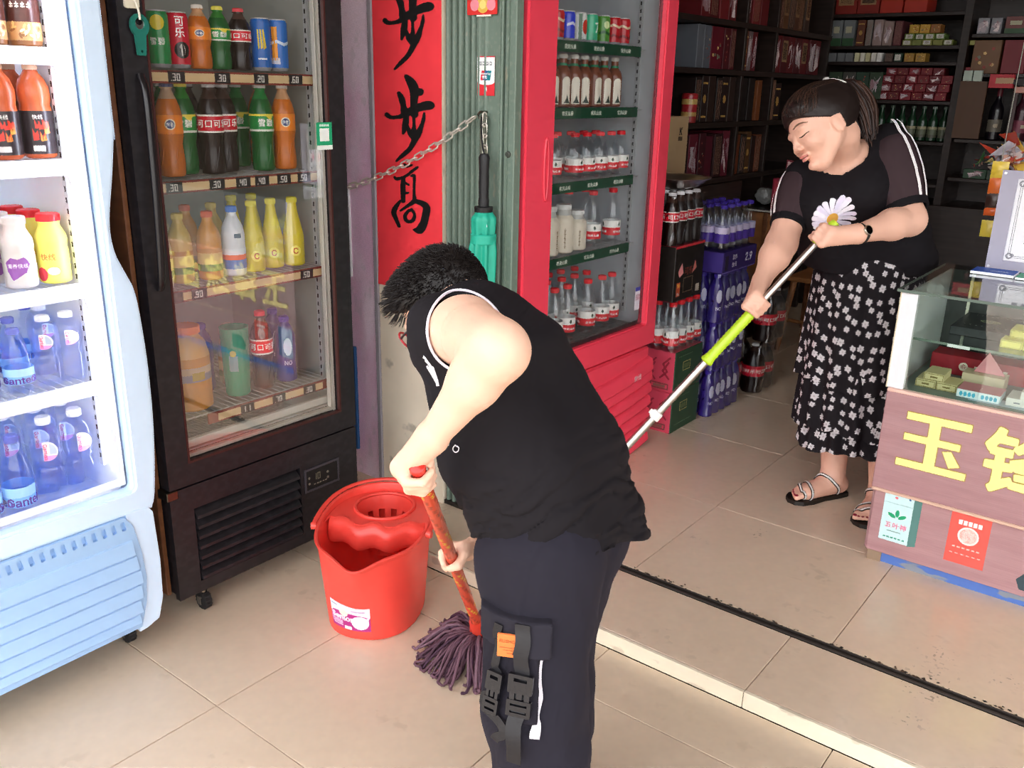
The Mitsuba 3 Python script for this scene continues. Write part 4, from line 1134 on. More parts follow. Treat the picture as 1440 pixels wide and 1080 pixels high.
for nm, st, cx, cz, sc in (('upper', BU, -2.0335, 1.5715, 7.2), ('middle', BU, -2.0335, 1.2965, 7.2), ('lower', GAO, -2.0265, 1.0740, 8.308)):
    g = brush(st)
    ox, oy = (374, 612) if st is BU else (482, 500)
    g = affinity.scale(affinity.translate(g, -ox, -oy), PX / sc, -PY / sc, origin=(0, 0))
    part(PO, 'character', (M().prism(g, 0, .0006, '#0d0b0c', frame((cx, YW - .0052, cz), (1, 0, 0), (0, 0, 1), (0, -1, 0))), 'matte'))


def card(m, poly, y, c, t=.0006):
    """flat print facing the pavement, coordinates (x, z)"""
    return m.prism(poly, 0, t, c, frame((0, y, 0), (1, 0, 0), (0, 0, 1), (0, -1, 0)))


pc = card(M(), sbox(-1.764, 1.390, -1.700, 1.497), 2.0845, '#d8323c')
card(pc, sbox(-1.764, 1.428, -1.700, 1.494).union(affinity.scale(Point(-1.732, 1.428).buffer(.032), 1, .28)), 2.0839, '#eef0ee')
for k, col in enumerate(('#d0283a', '#1e4b8f', '#177a86')):
    card(pc, Polygon([(0, 0), (.014, 0), (.019, .030), (.005, .030)]).__class__([(-1.752 + .011 * k, 1.432), (-1.738 + .011 * k, 1.432), (-1.733 + .011 * k, 1.458), (-1.747 + .011 * k, 1.458)]), 2.0833 - .0003 * k, col)
card(pc, affinity.translate(han_line('银联', .0085), -1.745, 1.436), 2.0820, '#f4f6f8')
card(pc, affinity.translate(text_shape('UnionPay', .0055, True), -1.748, 1.447), 2.0820, '#f4f6f8')
for k in range(4):
    card(pc, sbox(-1.756 + k * .0125, 1.472, -1.748 + k * .0125, 1.482).difference(sbox(-1.7545 + k * .0125, 1.475, -1.750 + k * .0125, 1.4795)), 2.0836, '#7d8087')
card(pc, Polygon([(-1.736, 1.408), (-1.728, 1.414), (-1.728, 1.401)]), 2.0838, '#f2dfe0')
put('card_sticker', pc.ply('plastic'))
L('card_sticker', 'red and white bank card sticker on the green gate post', 'sticker')
nc = card(M(), sbox(-1.800, 1.606, -1.690, 1.74).buffer(-.004).buffer(.004), 2.0795, '#cf2d2a')
for (x, z, r, c) in ((-1.772, 1.632, .016, '#e38a96'), (-1.742, 1.632, .022, '#e0b44e'), (-1.742, 1.632, .012, '#e8d27a'), (-1.712, 1.632, .016, '#e38a96'), (-1.757, 1.668, .014, '#d86a4a'), (-1.725, 1.670, .015, '#e0a05a'), (-1.742, 1.70, .02, '#e6c05a')):
    card(nc, Point(x, z).buffer(r), 2.0789 - .0002 * (r < .02) - .0002 * (r < .013), c)
card(nc, sbox(-1.765, 1.601, -1.712, 1.606), 2.0792, '#e6ddd0')
put('festive_print', nc.ply('satin'))
L('festive_print', 'red and gold festive print stuck high on the green gate post', 'sticker')

# chain from the pillar to the gate
CH = 'steel_chain'
scene['chain_steel'] = principled(VC, 0.38, 0.5, 0.55)
L(CH, 'steel chain strung from the pillar across the red poster to the gate', 'chain')


def link(c, t, up, Lk=.039, wd=.017, r=.0026):
    t, up = unit(t), np.asarray(up, float)
    s = unit(np.cross(t, up))
    a = np.linspace(0, 2 * math.pi, 24, endpoint=False)
    half = Lk / 2 - wd / 2
    p = [np.asarray(c) + t * (half * np.sign(math.cos(q)) + wd / 2 * math.cos(q)) + s * (wd / 2 * math.sin(q)) for q in a]
    return M().tube(p, r, 6, '#dcd6cc', closed=True)


A, B = np.array([-2.322, 2.030, 1.078]), np.array([-1.745, 2.052, 1.332])
N = 20
path = np.array([A + (B - A) * u - np.array([0, 0, .030 * 4 * u * (1 - u)]) for u in np.linspace(0, 1, N + 1)])
for k in range(N):
    t = path[k + 1] - path[k]
    c = (path[k] + path[k + 1]) / 2
    n1 = unit(np.cross(t, [0, 1, 0]))
    up = np.array([0, 1, 0]) if k % 2 == 0 else n1
    part(CH, 'link', (link(c, t, up), 'chain_steel'))
for k in range(6):
    part(CH, 'link', (link((-1.712 + .001 * k, 2.056, 1.325 - .030 * k), (0, 0, -1), (0, 1, 0) if k % 2 else (1, 0, 0)), 'chain_steel'))
part(CH, 'hook', (M().tube([(-2.322, 2.0745, 1.085), (-2.322, 2.035, 1.085), (-2.322, 2.024, 1.078), (-2.322, 2.034, 1.070)], .004, 6, '#77726a'), 'metal'))
part(CH, 'hook', (M().tube([(-1.73, 2.09, 1.345), (-1.73, 2.058, 1.345), (-1.73, 2.048, 1.338), (-1.73, 2.055, 1.328)], .004, 6, '#77726a'), 'metal'))

# folded umbrella hanging from the chain
UM = 'umbrella'
L(UM, 'folded turquoise umbrella with a black handle hanging from the chain', 'umbrella')
ux, uy = -1.690, 2.030
part(UM, 'handle', (M().lathe([(0, 1.080), (.016, 1.083), (.0165, 1.10), (.0145, 1.11), (.0155, 1.15), (.0145, 1.19), (.0165, 1.222), (.012, 1.232), (0, 1.234)], 14, '#17171a', T().translate([ux, uy, 0]).matrix), 'satin'))
part(UM, 'strap', (M().tube(spline([(ux, uy, 1.23), (ux - .012, uy + .005, 1.26), (ux - .028, uy + .018, 1.31), (ux - .030, uy + .024, 1.335)], 12), .0022, 6, '#17171a'), 'matte'))
part(UM, 'collar', (M().lathe([(.012, 1.066), (.027, 1.068), (.028, 1.082), (.013, 1.084)], 14, '#141416', T().translate([ux, uy, 0]).matrix), 'satin'))
z_, r_ = np.array([.30, .36, .50, .62, .74, .86, .96, 1.0, 1.02, 1.05, 1.068]), np.array([.010, .016, .022, .027, .031, .034, .036, .031, .034, .036, .024])
zz = np.linspace(.30, 1.068, 90)
rr = np.interp(zz, z_, r_)
an = np.arange(48) * 2 * math.pi / 48
G = []
for z, r in zip(zz, rr):
    tw = (1.07 - z) * 4.2
    fl = 1 + .22 * np.sin(8 * an + tw * 1.0) * min(1, (1.09 - z) / .15) + .08 * np.sin(3 * an + tw * 2)
    G.append(np.stack([ux + r * fl * np.cos(an), uy + r * fl * np.sin(an), np.full(48, z)], -1))
G = np.array(G)
i, j = [a.ravel() for a in np.meshgrid(np.arange(89), np.arange(48), indexing='ij')]
j2 = (j + 1) % 48
f = np.vstack([np.stack([i * 48 + j, i * 48 + j2, i * 48 + 48 + j2], 1), np.stack([i * 48 + j, i * 48 + 48 + j2, i * 48 + 48 + j], 1)])
part(UM, 'canopy', (M().add(G.reshape(-1, 3), f, '#1fa287'), 'satin'))
part(UM, 'tie_band', (M().lathe([(.036, .975), (.0385, .978), (.0385, 1.002), (.036, 1.005)], 24, '#23a88d', T().translate([ux, uy, 0]).matrix), 'satin'))
for k in range(8):
    a = k * math.pi / 4 + .2
    part(UM, 'rib_tip', (M().tube([(ux + .027 * math.cos(a), uy + .027 * math.sin(a), 1.050), (ux + .036 * math.cos(a), uy + .036 * math.sin(a), 1.028)], .0018, 6, '#c9cccb'), 'metal'))
part(UM, 'ferrule', (M().lathe([(0, .26), (.004, .262), (.006, .31), (.009, .32)], 10, '#1a1a1c', T().translate([ux, uy, 0]).matrix), 'satin'))

# ------------------------------------------------------------------ red mop bucket with wringer
BU_ = 'mop_bucket'
L(BU_, 'red plastic mop bucket with wringer basket and a purple label on the pavement', 'bucket')
BC = np.array([-1.652, 1.534, 0.0])
BUK = np.array([-.52, .854, 0.0])     # towards the wringer end
BAC = np.array([.854, .52, 0.0])
BR = '#e2463c'


def buck(th, t, inset=0.0):
    """bucket wall: th = 0 at the pouring lip, t = 0 floor .. 1 rim"""
    th = np.asarray(th, float)
    c, s = np.cos(th), np.sin(th)
    front = .5 * (1 + c)
    a = (.168 + .040 * t) - inset
    b = (.128 + .020 * t) - inset
    p = 2.35
    k = (np.abs(c) ** p + np.abs(s) ** p) ** (-1 / p)
    spout = .022 * np.exp(-(np.minimum(th % (2 * np.pi), 2 * np.pi - th % (2 * np.pi)) / .28) ** 2) * np.clip((t - .55) / .45, 0, 1) ** 1.6
    al = -(a * k * c + spout)
    ac = b * k * s
    d = np.minimum(th % (2 * np.pi), 2 * np.pi - th % (2 * np.pi))
    top = .283 - .038 * np.exp(-(d / .42) ** 2) - .014 * np.exp(-((d - .9) / .55) ** 2) + .010 * np.clip((d - 1.7) / 1.4, 0, 1)
    z = t * top
    return BC + al[..., None] * BUK + ac[..., None] * BAC + np.stack([0 * z, 0 * z, z + 0 * al], -1)


nth = 96
ths = np.arange(nth) * 2 * np.pi / nth
prof = [(0.0, .012), (0.0, .004), (.012, 0.0)] + [(t, 0.0) for t in (.06, .2, .4, .6, .8, .92, .955)] + [(.958, -.004), (.99, -.006), (1.0, -.004), (1.0, .002), (.985, .004), (.9, .004), (.6, .004), (.3, .004), (.04, .006)]
rings = [buck(ths, np.full(nth, t), ins) for t, ins in prof]
for k, (t, ins) in enumerate(prof):
    if k == 0:
        rings[0] = rings[0] * 1.0
V = np.array(rings)
V[0, :, 2] = V[1, :, 2] = 0.001
i, j = [a.ravel() for a in np.meshgrid(np.arange(len(prof) - 1), np.arange(nth), indexing='ij')]
j2 = (j + 1) % nth
f = np.vstack([np.stack([i * nth + j, i * nth + j2, i * nth + nth + j2], 1), np.stack([i * nth + j, i * nth + nth + j2, i * nth + nth + j], 1)])
m = M().add(V.reshape(-1, 3), f, BR)
for ring_, up in ((V[0], -1), (V[-1], 1)):
    cv = np.vstack([ring_, ring_.mean(0)])
    k = np.arange(nth)
    m.add(cv, np.stack([k, (k + 1) % nth, np.full(nth, nth)], 1), BR)
part(BU_, 'body', (m, 'bucket_plastic'))
scene['bucket_plastic'] = principled(VC, 0.33, 0.5)
# wringer: deck over the back half, drooping front edge, basket with slots


def bl(al, ac, z):
    return BC + al * BUK + ac * BAC + np.array([0, 0, z])


bk = .100
deck_pts = []
for th in np.linspace(math.pi * .47, math.pi * 1.53, 40):
    p = buck(np.array([th]), np.array([.955]), .006)[0] - BC
    deck_pts.append((p @ BUK, p @ BAC))
fr_edge = [(-.020 + .006 * math.cos(v * 3 * math.pi / .135) + .045 * (abs(v) / .135) ** 2, v) for v in np.linspace(-.135, .135, 25)]
deck = Polygon(deck_pts + fr_edge[::1]) if Polygon(deck_pts + fr_edge).is_valid else Polygon(deck_pts + fr_edge[::-1])
deck = deck.buffer(0)
hole = Point(bk, 0).buffer(.082, 24)
fm = frame(BC + [0, 0, .262], BUK, BAC, (0, 0, 1))
dk = M().prism(deck.difference(hole), 0, .004, BR, fm)
part(BU_, 'wringer_deck', (dk, 'bucket_plastic'))
rows_ = []
for (e, dz) in ((.004, .004), (-.010, .002), (-.021, -.010), (-.026, -.030), (-.022, -.055), (-.012, -.068)):
    rows_.append([bl(al + e, ac, .264 + dz + .004 * math.cos(ac * 3 * math.pi / .135)) for al, ac in fr_edge])
rows_ = np.array(rows_)
n_ = len(fr_edge)
i, j = [a.ravel() for a in np.meshgrid(np.arange(5), np.arange(n_ - 1), indexing='ij')]
f = np.vstack([np.stack([i * n_ + j, i * n_ + j + 1, i * n_ + n_ + j + 1], 1), np.stack([i * n_ + j, i * n_ + n_ + j + 1, i * n_ + n_ + j], 1)])
part(BU_, 'wringer_apron', (M().add(rows_.reshape(-1, 3), f, BR), 'bucket_plastic'))
bs = M()
na, nz = 48, 13
zz, rr = np.linspace(.264, .135, nz + 1), np.linspace(.082, .052, nz + 1)
for shell in (0.0, -.0025):
    P_ = np.array([[bl(bk + (r + shell) * math.cos(2 * math.pi * k / na), (r + shell) * math.sin(2 * math.pi * k / na), z) for k in range(na)] for z, r in zip(zz, rr)])
    f = []
    for a in range(nz):
        for k in range(na):
            if a in (4, 5, 6, 8, 9, 10, 11) and k % 4 in (0, 1):
                continue
            k2 = (k + 1) % na
            f += [[a * na + k, a * na + k2, a * na + na + k2], [a * na + k, a * na + na + k2, a * na + na + k]]
    bs.add(P_.reshape(-1, 3), f, BR)
c0 = np.array([bl(bk + .052 * math.cos(2 * math.pi * k / na), .052 * math.sin(2 * math.pi * k / na), .135) for k in range(na)])
for k in range(0, na, 4):
    bs.strip([c0[k], c0[(k + 1) % na], c0[(k + 2) % na]], [bl(bk, 0, .13)] * 3, BR)
bs.tube([bl(bk + .084 * math.cos(a), .084 * math.sin(a), .268) for a in np.linspace(0, 2 * math.pi, 48, endpoint=False)], .005, 8, BR, closed=True)
part(BU_, 'wringer_basket', (bs, 'bucket_plastic'))
# carrying handle lying along the back rim, pivots at the sides
hp = []
for th in np.linspace(math.pi * .43, math.pi * 1.57, 40):
    d = abs(th - math.pi) / (math.pi * .57)
    p = buck(np.array([th]), np.array([1.0]), -.013)[0]
    hp.append(p + [0, 0, -.002 + .006 * (1 - d ** 2)])
part(BU_, 'handle', (M().tube(spline(hp, 60), .0075, 8, BR, flatten=.6), 'bucket_plastic'))
for th in (math.pi * .43, math.pi * 1.57):
    p, q = buck(np.array([th]), np.array([.97]), -.008)[0], buck(np.array([th]), np.array([.97]), -.022)[0]
    part(BU_, 'pivot', (M().tube([p, q], .010, 12, '#d9483e'), 'bucket_plastic'))


def on_bucket(m, shape, th0, t0, off, c, sx=1.35):
    """flat shape (metres) laid on the bucket's outside round (th0, t0)"""
    shape = affinity.scale(shape, sx, sx, origin=(0, 0))
    bits, xs = [], np.arange(shape.bounds[0] - 1e-6, shape.bounds[2] + .012, .012)
    for a, b_ in zip(xs[:-1], xs[1:]):
        g = shape.intersection(sbox(a, -9, b_, 9))
        bits += [q for q in getattr(g, 'geoms', [g]) if q.geom_type == 'Polygon' and q.area > 1e-9]
    for g in bits:
        e = trimesh.creation.extrude_polygon(g, .0004, engine='earcut')
        v = np.array(e.vertices)
        th = th0 + v[:, 0] / .145
        w = np.array([buck(np.array([h]), np.array([t0 + y / .262]), -(off + zz_))[0] for h, y, zz_ in zip(th, v[:, 1], v[:, 2])])
        m.flat(w, e.faces, c)
    return m


lb = M()
TH, TT = -.22, .28
card_ = sbox(-.046, -.030, .046, .030)
on_bucket(lb, card_, TH, TT, .0003, '#e9d6e4')
band = Polygon([(-.046, -.030), (.046, -.030), (.046, .004), (.030, .010), (.010, .012), (-.02, .012), (-.040, .008), (-.046, 0)])
on_bucket(lb, band, TH, TT, .0007, '#a62c78')
on_bucket(lb, affinity.scale(Point(.024, -.008).buffer(.019), 1.0, .92).union(Polygon([(.036, .004), (.045, .006), (.040, -.006)])), TH, TT, .0011, '#efeef2')
on_bucket(lb, affinity.scale(Point(-.012, .010).buffer(.010), 1, .8), TH, TT, .0011, '#e6dcc0')
on_bucket(lb, affinity.translate(text_shape('Senior', .0125, True), -.044, -.008), TH, TT, .0012, '#f4eef2')
for k in range(3):
    on_bucket(lb, sbox(-.044 + .002 * k, -.014 - .0045 * k, -.016, -.0115 - .0045 * k), TH, TT, .0012, '#d9b8d0')
on_bucket(lb, sbox(-.012, -.029, .004, -.021), TH, TT, .0012, '#e8e2d8')
on_bucket(lb, sbox(-.043, .022, -.026, .0245), TH, TT, .0008, '#8fa0b4')
on_bucket(lb, sbox(.006, .019, .036, .0225), TH, TT, .0008, '#b49ab8')
part(BU_, 'label', (lb, 'satin'), label='white and purple printed label')

# ------------------------------------------------------------------ the boy's mop
MP = 'yarn_mop'
L(MP, 'string mop with a red and gold patterned stick and purple yarn on the pavement', 'mop')
m0, m1 = np.array([-.922, .948, .840]), np.array([-1.284, 1.547, .070])
ax = unit(m1 - m0)
sx = unit(np.cross(ax, [0, 0, 1]))
sy = np.cross(sx, ax)
Lm = np.linalg.norm(m1 - m0)
fm = frame(m0, sx, sy, ax)
stick = M().lathe([(0, -.004, '#c2281e'), (.010, -.003), (.0135, 0), (.0140, .010), (.0125, .018, '#c9492f'), (.0125, Lm)], 16, '#c9492f', fm)
part(MP, 'stick', (stick, 'plastic'))
orn = M()
for k in range(44):
    z = .05 + k * .0205
    col = '#d3a037' if (k // 4) % 3 == 0 else '#9c3a22'
    for a in range(4):
        ph = a * math.pi / 2 + k * .35
        wrapped(orn, unary_union([sbox(-.0045, -.006, .0045, -.003), sbox(-.001, -.006, .0015, .006), sbox(-.004, .002, .004, .0045)]), .0126, z, ph, col, thick=.0003, m=fm)
part(MP, 'stick_pattern', (orn, 'plastic'), label='gold and brown pattern printed on the stick')
sock = M().lathe([(.0135, Lm - .11, '#d2402f'), (.019, Lm - .09), (.021, Lm - .02), (.030, Lm)], 16, '#d2402f', fm)
part(MP, 'socket', (sock, 'plastic'))
yr = M()
for k in range(240):
    a = RNG.uniform(0, 2 * math.pi)
    reach = RNG.uniform(.09, .165)
    d = np.array([math.cos(a), math.sin(a), 0])
    start = m1 + np.array([0, 0, -.005]) + d * RNG.uniform(.004, .024)
    lift = RNG.uniform(.0, .03)
    fan = unit(d + np.array([-.10, -.05, 0]))
    side = np.array([-fan[1], fan[0], 0])
    end = np.array([m1[0], m1[1], 0]) + fan * reach + [0, 0, .006 + lift * .4]
    mid = (start + end) / 2 + [0, 0, .012 + lift] + side * RNG.uniform(-.02, .02)
    pts = spline([start, mid, end, end + fan * .012 + side * RNG.uniform(-.014, .014) + [0, 0, -.002 + .5 * lift * RNG.uniform(-.1, .1)]], 9)
    pts += RNG.normal(0, .0016, pts.shape)
    pts[:, 2] = np.maximum(pts[:, 2], .0045)
    yr.tube(pts, RNG.uniform(.0033, .0045), 5, RNG.choice(['#5a3e4a', '#4c3340', '#664854', '#40293a', '#6e525e']))
part(MP, 'yarn', (yr, 'matte'), kind='stuff', label='purple brown mop yarn')

# ------------------------------------------------------------------ the woman's mop
WM = 'steel_mop'
L(WM, 'mop with a bright steel pole and lime green grips held by the woman', 'mop')
w0, w1 = np.array([-.918, 2.712, 1.018]), np.array([-1.482, 2.167, .075])
ax = unit(w1 - w0)
sx = unit(np.cross(ax, [0, 0, 1]))
fm = frame(w0, sx, np.cross(sx, ax), ax)
Lw = np.linalg.norm(w1 - w0)
part(WM, 'pole', (M().lathe([(0, 0), (.0105, .001), (.0105, .34), (.0125, .345), (.0125, Lw - .02)], 18, '#c9c6c0', fm), 'metal'))
gr = [(.0125, .305), (.0165, .312)]
for k in range(14):
    z = .325 + k * .012
    gr += [(.0155, z), (.0172, z + .006)]
gr += [(.0165, .497), (.0205, .515), (.0205, .522), (.0125, .525)]
part(WM, 'grip', (M().lathe(gr, 18, '#b4d62c', fm, sharp=70), 'plastic'), label='lime green grip')
part(WM, 'end_cap', (M().lathe([(0, -.045), (.012, -.043), (.0155, -.03), (.0145, 0), (.0155, .04), (.0115, .044)], 16, '#b9d636', fm), 'plastic'), label='lime green end cap')
part(WM, 'clip', (M().lathe([(.013, .735), (.0175, .737), (.0175, .763), (.013, .765)], 16, '#eceae6', fm).box(-.004, .004, .014, .026, .742, .758, '#eceae6', fm, b=.001), 'plastic'), label='white clip')
part(WM, 'head', (M().lathe([(.013, Lw - .05), (.02, Lw - .03), (.045, Lw - .012), (.055, Lw), (0, Lw)], 20, '#d9d8d4', fm), 'plastic'))
yr = M()
for k in range(150):
    a = RNG.uniform(0, 2 * math.pi)
    d = np.array([math.cos(a), math.sin(a), 0])
    s = w1 + d * .035 - [0, 0, .01]
    e = np.array([w1[0], w1[1], STEP + .006]) + d * RNG.uniform(.06, .10)
    yr.tube(spline([s, (s + e) / 2 + [0, 0, .006], e], 6), .0035, 5, RNG.choice(['#b9b4ae', '#a8a29c', '#c9c5c0']))
part(WM, 'yarn', (yr, 'matte'), kind='stuff', label='pale grey mop yarn')

# ------------------------------------------------------------------ glass counter with the shop's name
CO = 'glass_counter'
L(CO, 'long glass display counter with a faded red front and big yellow characters', 'counter')
CX0, CX1, CY0, CY1 = -.648, 1.55, 2.640, 3.17
part(CO, 'plinth', (M().box(CX0 + .05, CX1, CY0 + .020, CY1 - .02, STEP, .086), 'blue_paint'), label='scuffed blue plinth')
part(CO, 'corner_block', (M().box(CX0 + .010, CX0 + .050, CY0 + .012, CY0 + .06, STEP, .080, '#8a7460'), 'matte'))
part(CO, 'lower_panel', (M().box(CX0 + .004, CX1, CY0 + .006, CY0 + .02, .080, .290, b=.002), 'counter_front'))
part(CO, 'sign_panel', (M().box(CX0 - .006, CX1, CY0, CY0 + .016, .290, .600, b=.002), 'counter_front'))
part(CO, 'ledge', (M().box(CX0 - .004, CX1, CY0 - .006, CY0 + .018, .283, .292, '#c9a894', b=.002), 'satin'))
part(CO, 'top_edge', (M().box(CX0 - .006, CX1, CY0 - .002, CY0 + .02, .596, .606, '#d8b4a6', b=.002), 'satin'))
part(CO, 'end_panel', (M().box(CX0 - .004, CX0 + .012, CY0 + .017, CY1, .08, .600, b=.002), 'counter_front'))
part(CO, 'case_floor', (M().box(CX0 + .002, CX1, CY0 + .018, CY1, .585, .600, '#6f7a72'), 'satin'))
part(CO, 'corner_post', (M().box(CX0 - .012, CX0 + .034, CY0 + .006, CY0 + .030, .606, .889, '#d9dade', b=.002).box(CX0 - .013, CX0 - .010, CY0 + .005, CY0 + .031, .606, .889, '#c8b99a'), 'satin'), label='white corner post')
part(CO, 'back_panel', (M().box(CX0, CX1, CY1 - .012, CY1, .600, .885, '#3a3d3c'), 'satin'))
part(CO, 'side_panel', (M().box(CX0, CX0 + .006, CY0 + .03, CY1 - .012, .600, .885, '#b9bcbc'), 'satin'), label='pale side panel')
scene['counter_glass'] = {'type': 'thindielectric', 'int_ior': 1.6, 'specular_transmittance': {'type': 'rgb', 'value': [.84, .92, .87]}}
part(CO, 'front_glass', (M().add([[CX0 + .034, CY0 + .010, .604], [CX1, CY0 + .010, .604], [CX1, CY0 + .010, .890], [CX0 + .034, CY0 + .010, .890]], [[0, 1, 2], [0, 2, 3]]), 'counter_glass'))
part(CO, 'top_glass', (M().add([[CX0 - .02, CY0 - .006, .899], [CX1, CY0 - .006, .899], [CX1, CY1, .899], [CX0 - .02, CY1, .899]], [[0, 1, 2], [0, 2, 3]]), 'counter_glass'))
ge = M()
ge.box(CX0 - .02, CX1, CY0 - .0068, CY0 - .006, .891, .899, '#5c6b62').box(CX0 - .0208, CX0 - .02, CY0 - .006, CY1, .891, .899, '#5c6b62')
part(CO, 'glass_edge', (ge, 'plastic'), label='green tinted edge of the top glass')
part(CO, 'shelf_glass', (M().add([[CX0 + .006, CY0 + .10, .742], [CX1, CY0 + .10, .742], [CX1, CY1 - .015, .742], [CX0 + .006, CY1 - .015, .742]], [[0, 1, 2], [0, 2, 3]]), 'counter_glass'))
part(CO, 'shelf_edge', (M().box(CX0 + .006, CX1, CY0 + .098, CY0 + .10, .736, .743, '#6f7f76'), 'plastic'))
part(CO, 'inner_post', (M().box(CX0 + .075, CX0 + .083, CY0 + .47, CY0 + .478, .60, .885, '#d9d6c4'), 'satin'))
YU = unary_union([sbox(.06, .87, .97, 1.0), sbox(.06, .49, .86, .61), sbox(0, 0, 1, .125), sbox(.395, .1, .555, .9), Polygon([(.63, .42), (.75, .455), (.90, .215), (.755, .155)])])
yu = affinity.translate(affinity.scale(YU, .190, .168, origin=(0, 0)), -.598, .380)
words = [yu]
for k, ch in enumerate('锋综合商店'):
    g = affinity.scale(affinity.translate(han(ch), -50, 23), .00205, .00202, origin=(0, 0))
    words.append(affinity.translate(g, -.275 + .235 * k, .374))
for g in words:
    part(CO, 'character', (card(card(M(), g.buffer(.0022), CY0 - .0002, '#9a7f3c', .0006), g, CY0 - .0010, '#f7e78e', .0012), 'satin'), label='yellow cut-out character')


def pack_print(x0, x1, z0, z1, y, base, side=None, deco=()):
    m = card(M(), sbox(x0, z0, x1, z1), y, base)
    if side:
        card(m, Polygon([(x1, z0 - .002), (x1 + .022, z0 + .004), (x1 + .022, z1 - .003), (x1, z1)]), y, side)
    for g, c in deco:
        card(m, g, y - .0006, c)
    return m


leafs = unary_union([affinity.rotate(affinity.scale(Point(0, .017).buffer(.009), .62, 1.35), a, origin=(0, 0)) for a in (0, 62, -62)])
LY = CY0 + .0055
ph = affinity.translate(han_line('五叶神', .018), -.600, .172)
put('pack_poster', pack_print(-.612, -.528, .128, .288, LY, '#bcd8da', '#4f7a74', [(sbox(-.612, .252, -.528, .2535), '#8fb4b4'), (affinity.translate(leafs, -.569, .205), '#1f9466'), (ph, '#c86a86'),
    (Point(-.578, .272).buffer(.004), '#d6707a'), (Point(-.540, .276).buffer(.003), '#2a5a8a')] + [(sbox(-.600 + k * .011, .138, -.593 + k * .011, .143), '#3e8a7a') for k in range(6)] + [(sbox(-.592, .160, -.552, .163), '#7f9c96')]).ply('satin'))
L('pack_poster', 'pale blue cigarette pack poster with green leaves on the counter front', 'poster')
red = [(Point(-.371, .214).buffer(.028), '#f0d8d0'), (Point(-.371, .214).buffer(.023), '#d98a80'), (sbox(-.384, .201, -.358, .227), '#f0e0d8'), (sbox(-.380, .205, -.362, .223), '#d05048'), (sbox(-.422, .292, -.390, .304), '#f2eee8'), (sbox(-.350, .292, -.318, .304), '#f2eee8')]
red += [(sbox(-.402 + k * .0130, .246, -.392 + k * .0130, .260), '#f2e6de') for k in range(5)]
red += [(sbox(-.408 + k * .013, .172, -.400 + k * .013, .176), '#eebab0') for k in range(6)] + [(sbox(-.412 + k * .015, .152, -.404 + k * .015, .155), '#e8a8a0') for k in range(6)]
put('red_poster_small', pack_print(-.424, -.318, .122, .298, LY, '#d8564c', None, red).ply('satin'))
L('red_poster_small', 'small red poster with a white round seal on the counter front', 'poster')
put('dark_sticker', card(M(), Polygon([(-.232, .128), (-.200, .172), (-.120, .172), (-.120, .10), (-.220, .10)]), LY, '#2e4048').ply('satin'))
L('dark_sticker', 'dark blue-grey sticker low on the counter front at the right edge', 'sticker')
put('shiny_sheet', M().box(-.45, -.10, CY0 + .06, CY0 + .12, .6005, .6012, '#9fb0b8').ply('satin'))
L('shiny_sheet', 'pale sheet on the floor of the glass counter', 'sheet')


def packet(name, x0, x1, y0, y1, z0, z1, base, label, marks=(), cat='box', group=None, rot=0.0):
    cx, cy = (x0 + x1) / 2, (y0 + y1) / 2
    m = M().box(x0 - cx, x1 - cx, y0 - cy, y1 - cy, 0, z1 - z0, base, b=min(.0012, (z1 - z0) * .1))
    k = numbered(name)
    put(k + '__body', m.ply('satin'), place(cx, cy, z0, rot))
    if marks:
        q = M()
        for g, c, face in marks:
            if face == 'front':
                q.prism(g, 0, .0004, c, frame((-(x1 - x0) / 2, -(y1 - y0) / 2 - .0001, 0), (1, 0, 0), (0, 0, 1), (0, -1, 0)))
            else:
                q.prism(g, 0, .0004, c, frame((-(x1 - x0) / 2, -(y1 - y0) / 2, z1 - z0 + .0001), (1, 0, 0), (0, 1, 0), (0, 0, 1)))
        put(k + '__print', q.ply('satin'), place(cx, cy, z0, rot))
    return L(k, label, cat, group)


def border(w, h, t):
    return sbox(t, t, w - t, h - t).difference(sbox(2 * t, 2 * t, w - 2 * t, h - 2 * t))


for x0, z0, nm in ((-.603, .6005, 'left one of the lower pair'), (-.545, .6005, 'right one of the lower pair'), (-.583, .6240, 'the one on top of the pair')):
    packet('cigarette_pack', x0, x0 + .056, 2.735, 2.822, z0, z0 + .023, '#c9bd8e', 'cream-gold cigarette pack in the counter, ' + nm, [(border(.056, .023, .0018), '#8a7a45', 'front'), (sbox(.018, .009, .038, .014), '#7a6a3a', 'front')])
for k in range(2):
    x0 = -.484 + .0565 * k
    packet('cigarette_pack', x0, x0 + .056, 2.712, 2.800, .6005, .6235, '#dcebf0', f"white and light blue cigarette pack in the counter, {('left', 'right')[k]} of two", [(affinity.scale(Point(.012 + .011 * q, .0115).buffer(.0055), .8, 1.2), '#4fb0d0', 'front') for q in range(4)] + [(sbox(0, .002, .056, .086), '#d08a90', 'top')])
packet('flat_box', -.500, -.385, 2.835, 2.90, .6005, .640, '#c9b79a', 'pale brown flat box behind the light blue packs', [(sbox(.01, .008, .105, .012), '#e9e2d2', 'front')])
packet('cigarette_carton', -.612, -.325, 2.93, 3.02, .6005, .660, '#a3202e', 'long dark red cigarette carton lying in the counter', [(Point(.095, .030).buffer(.013), '#ead8c8', 'front'), (Point(.095, .030).buffer(.008), '#a3202e', 'front')] + [(sbox(.125 + .016 * q, .024, .137 + .016 * q, .037), '#eadccc', 'front') for q in range(6)])
packet('cigarette_carton', -.320, -.04, 2.94, 3.03, .6005, .655, '#5a2a7a', 'purple and red cigarette carton lying in the counter', [(sbox(0, .034, .28, .055), '#a8323c', 'front')] + [(sbox(.02 + .02 * q, .012, .034 + .02 * q, .026), '#d8cfe6', 'front') for q in range(8)])
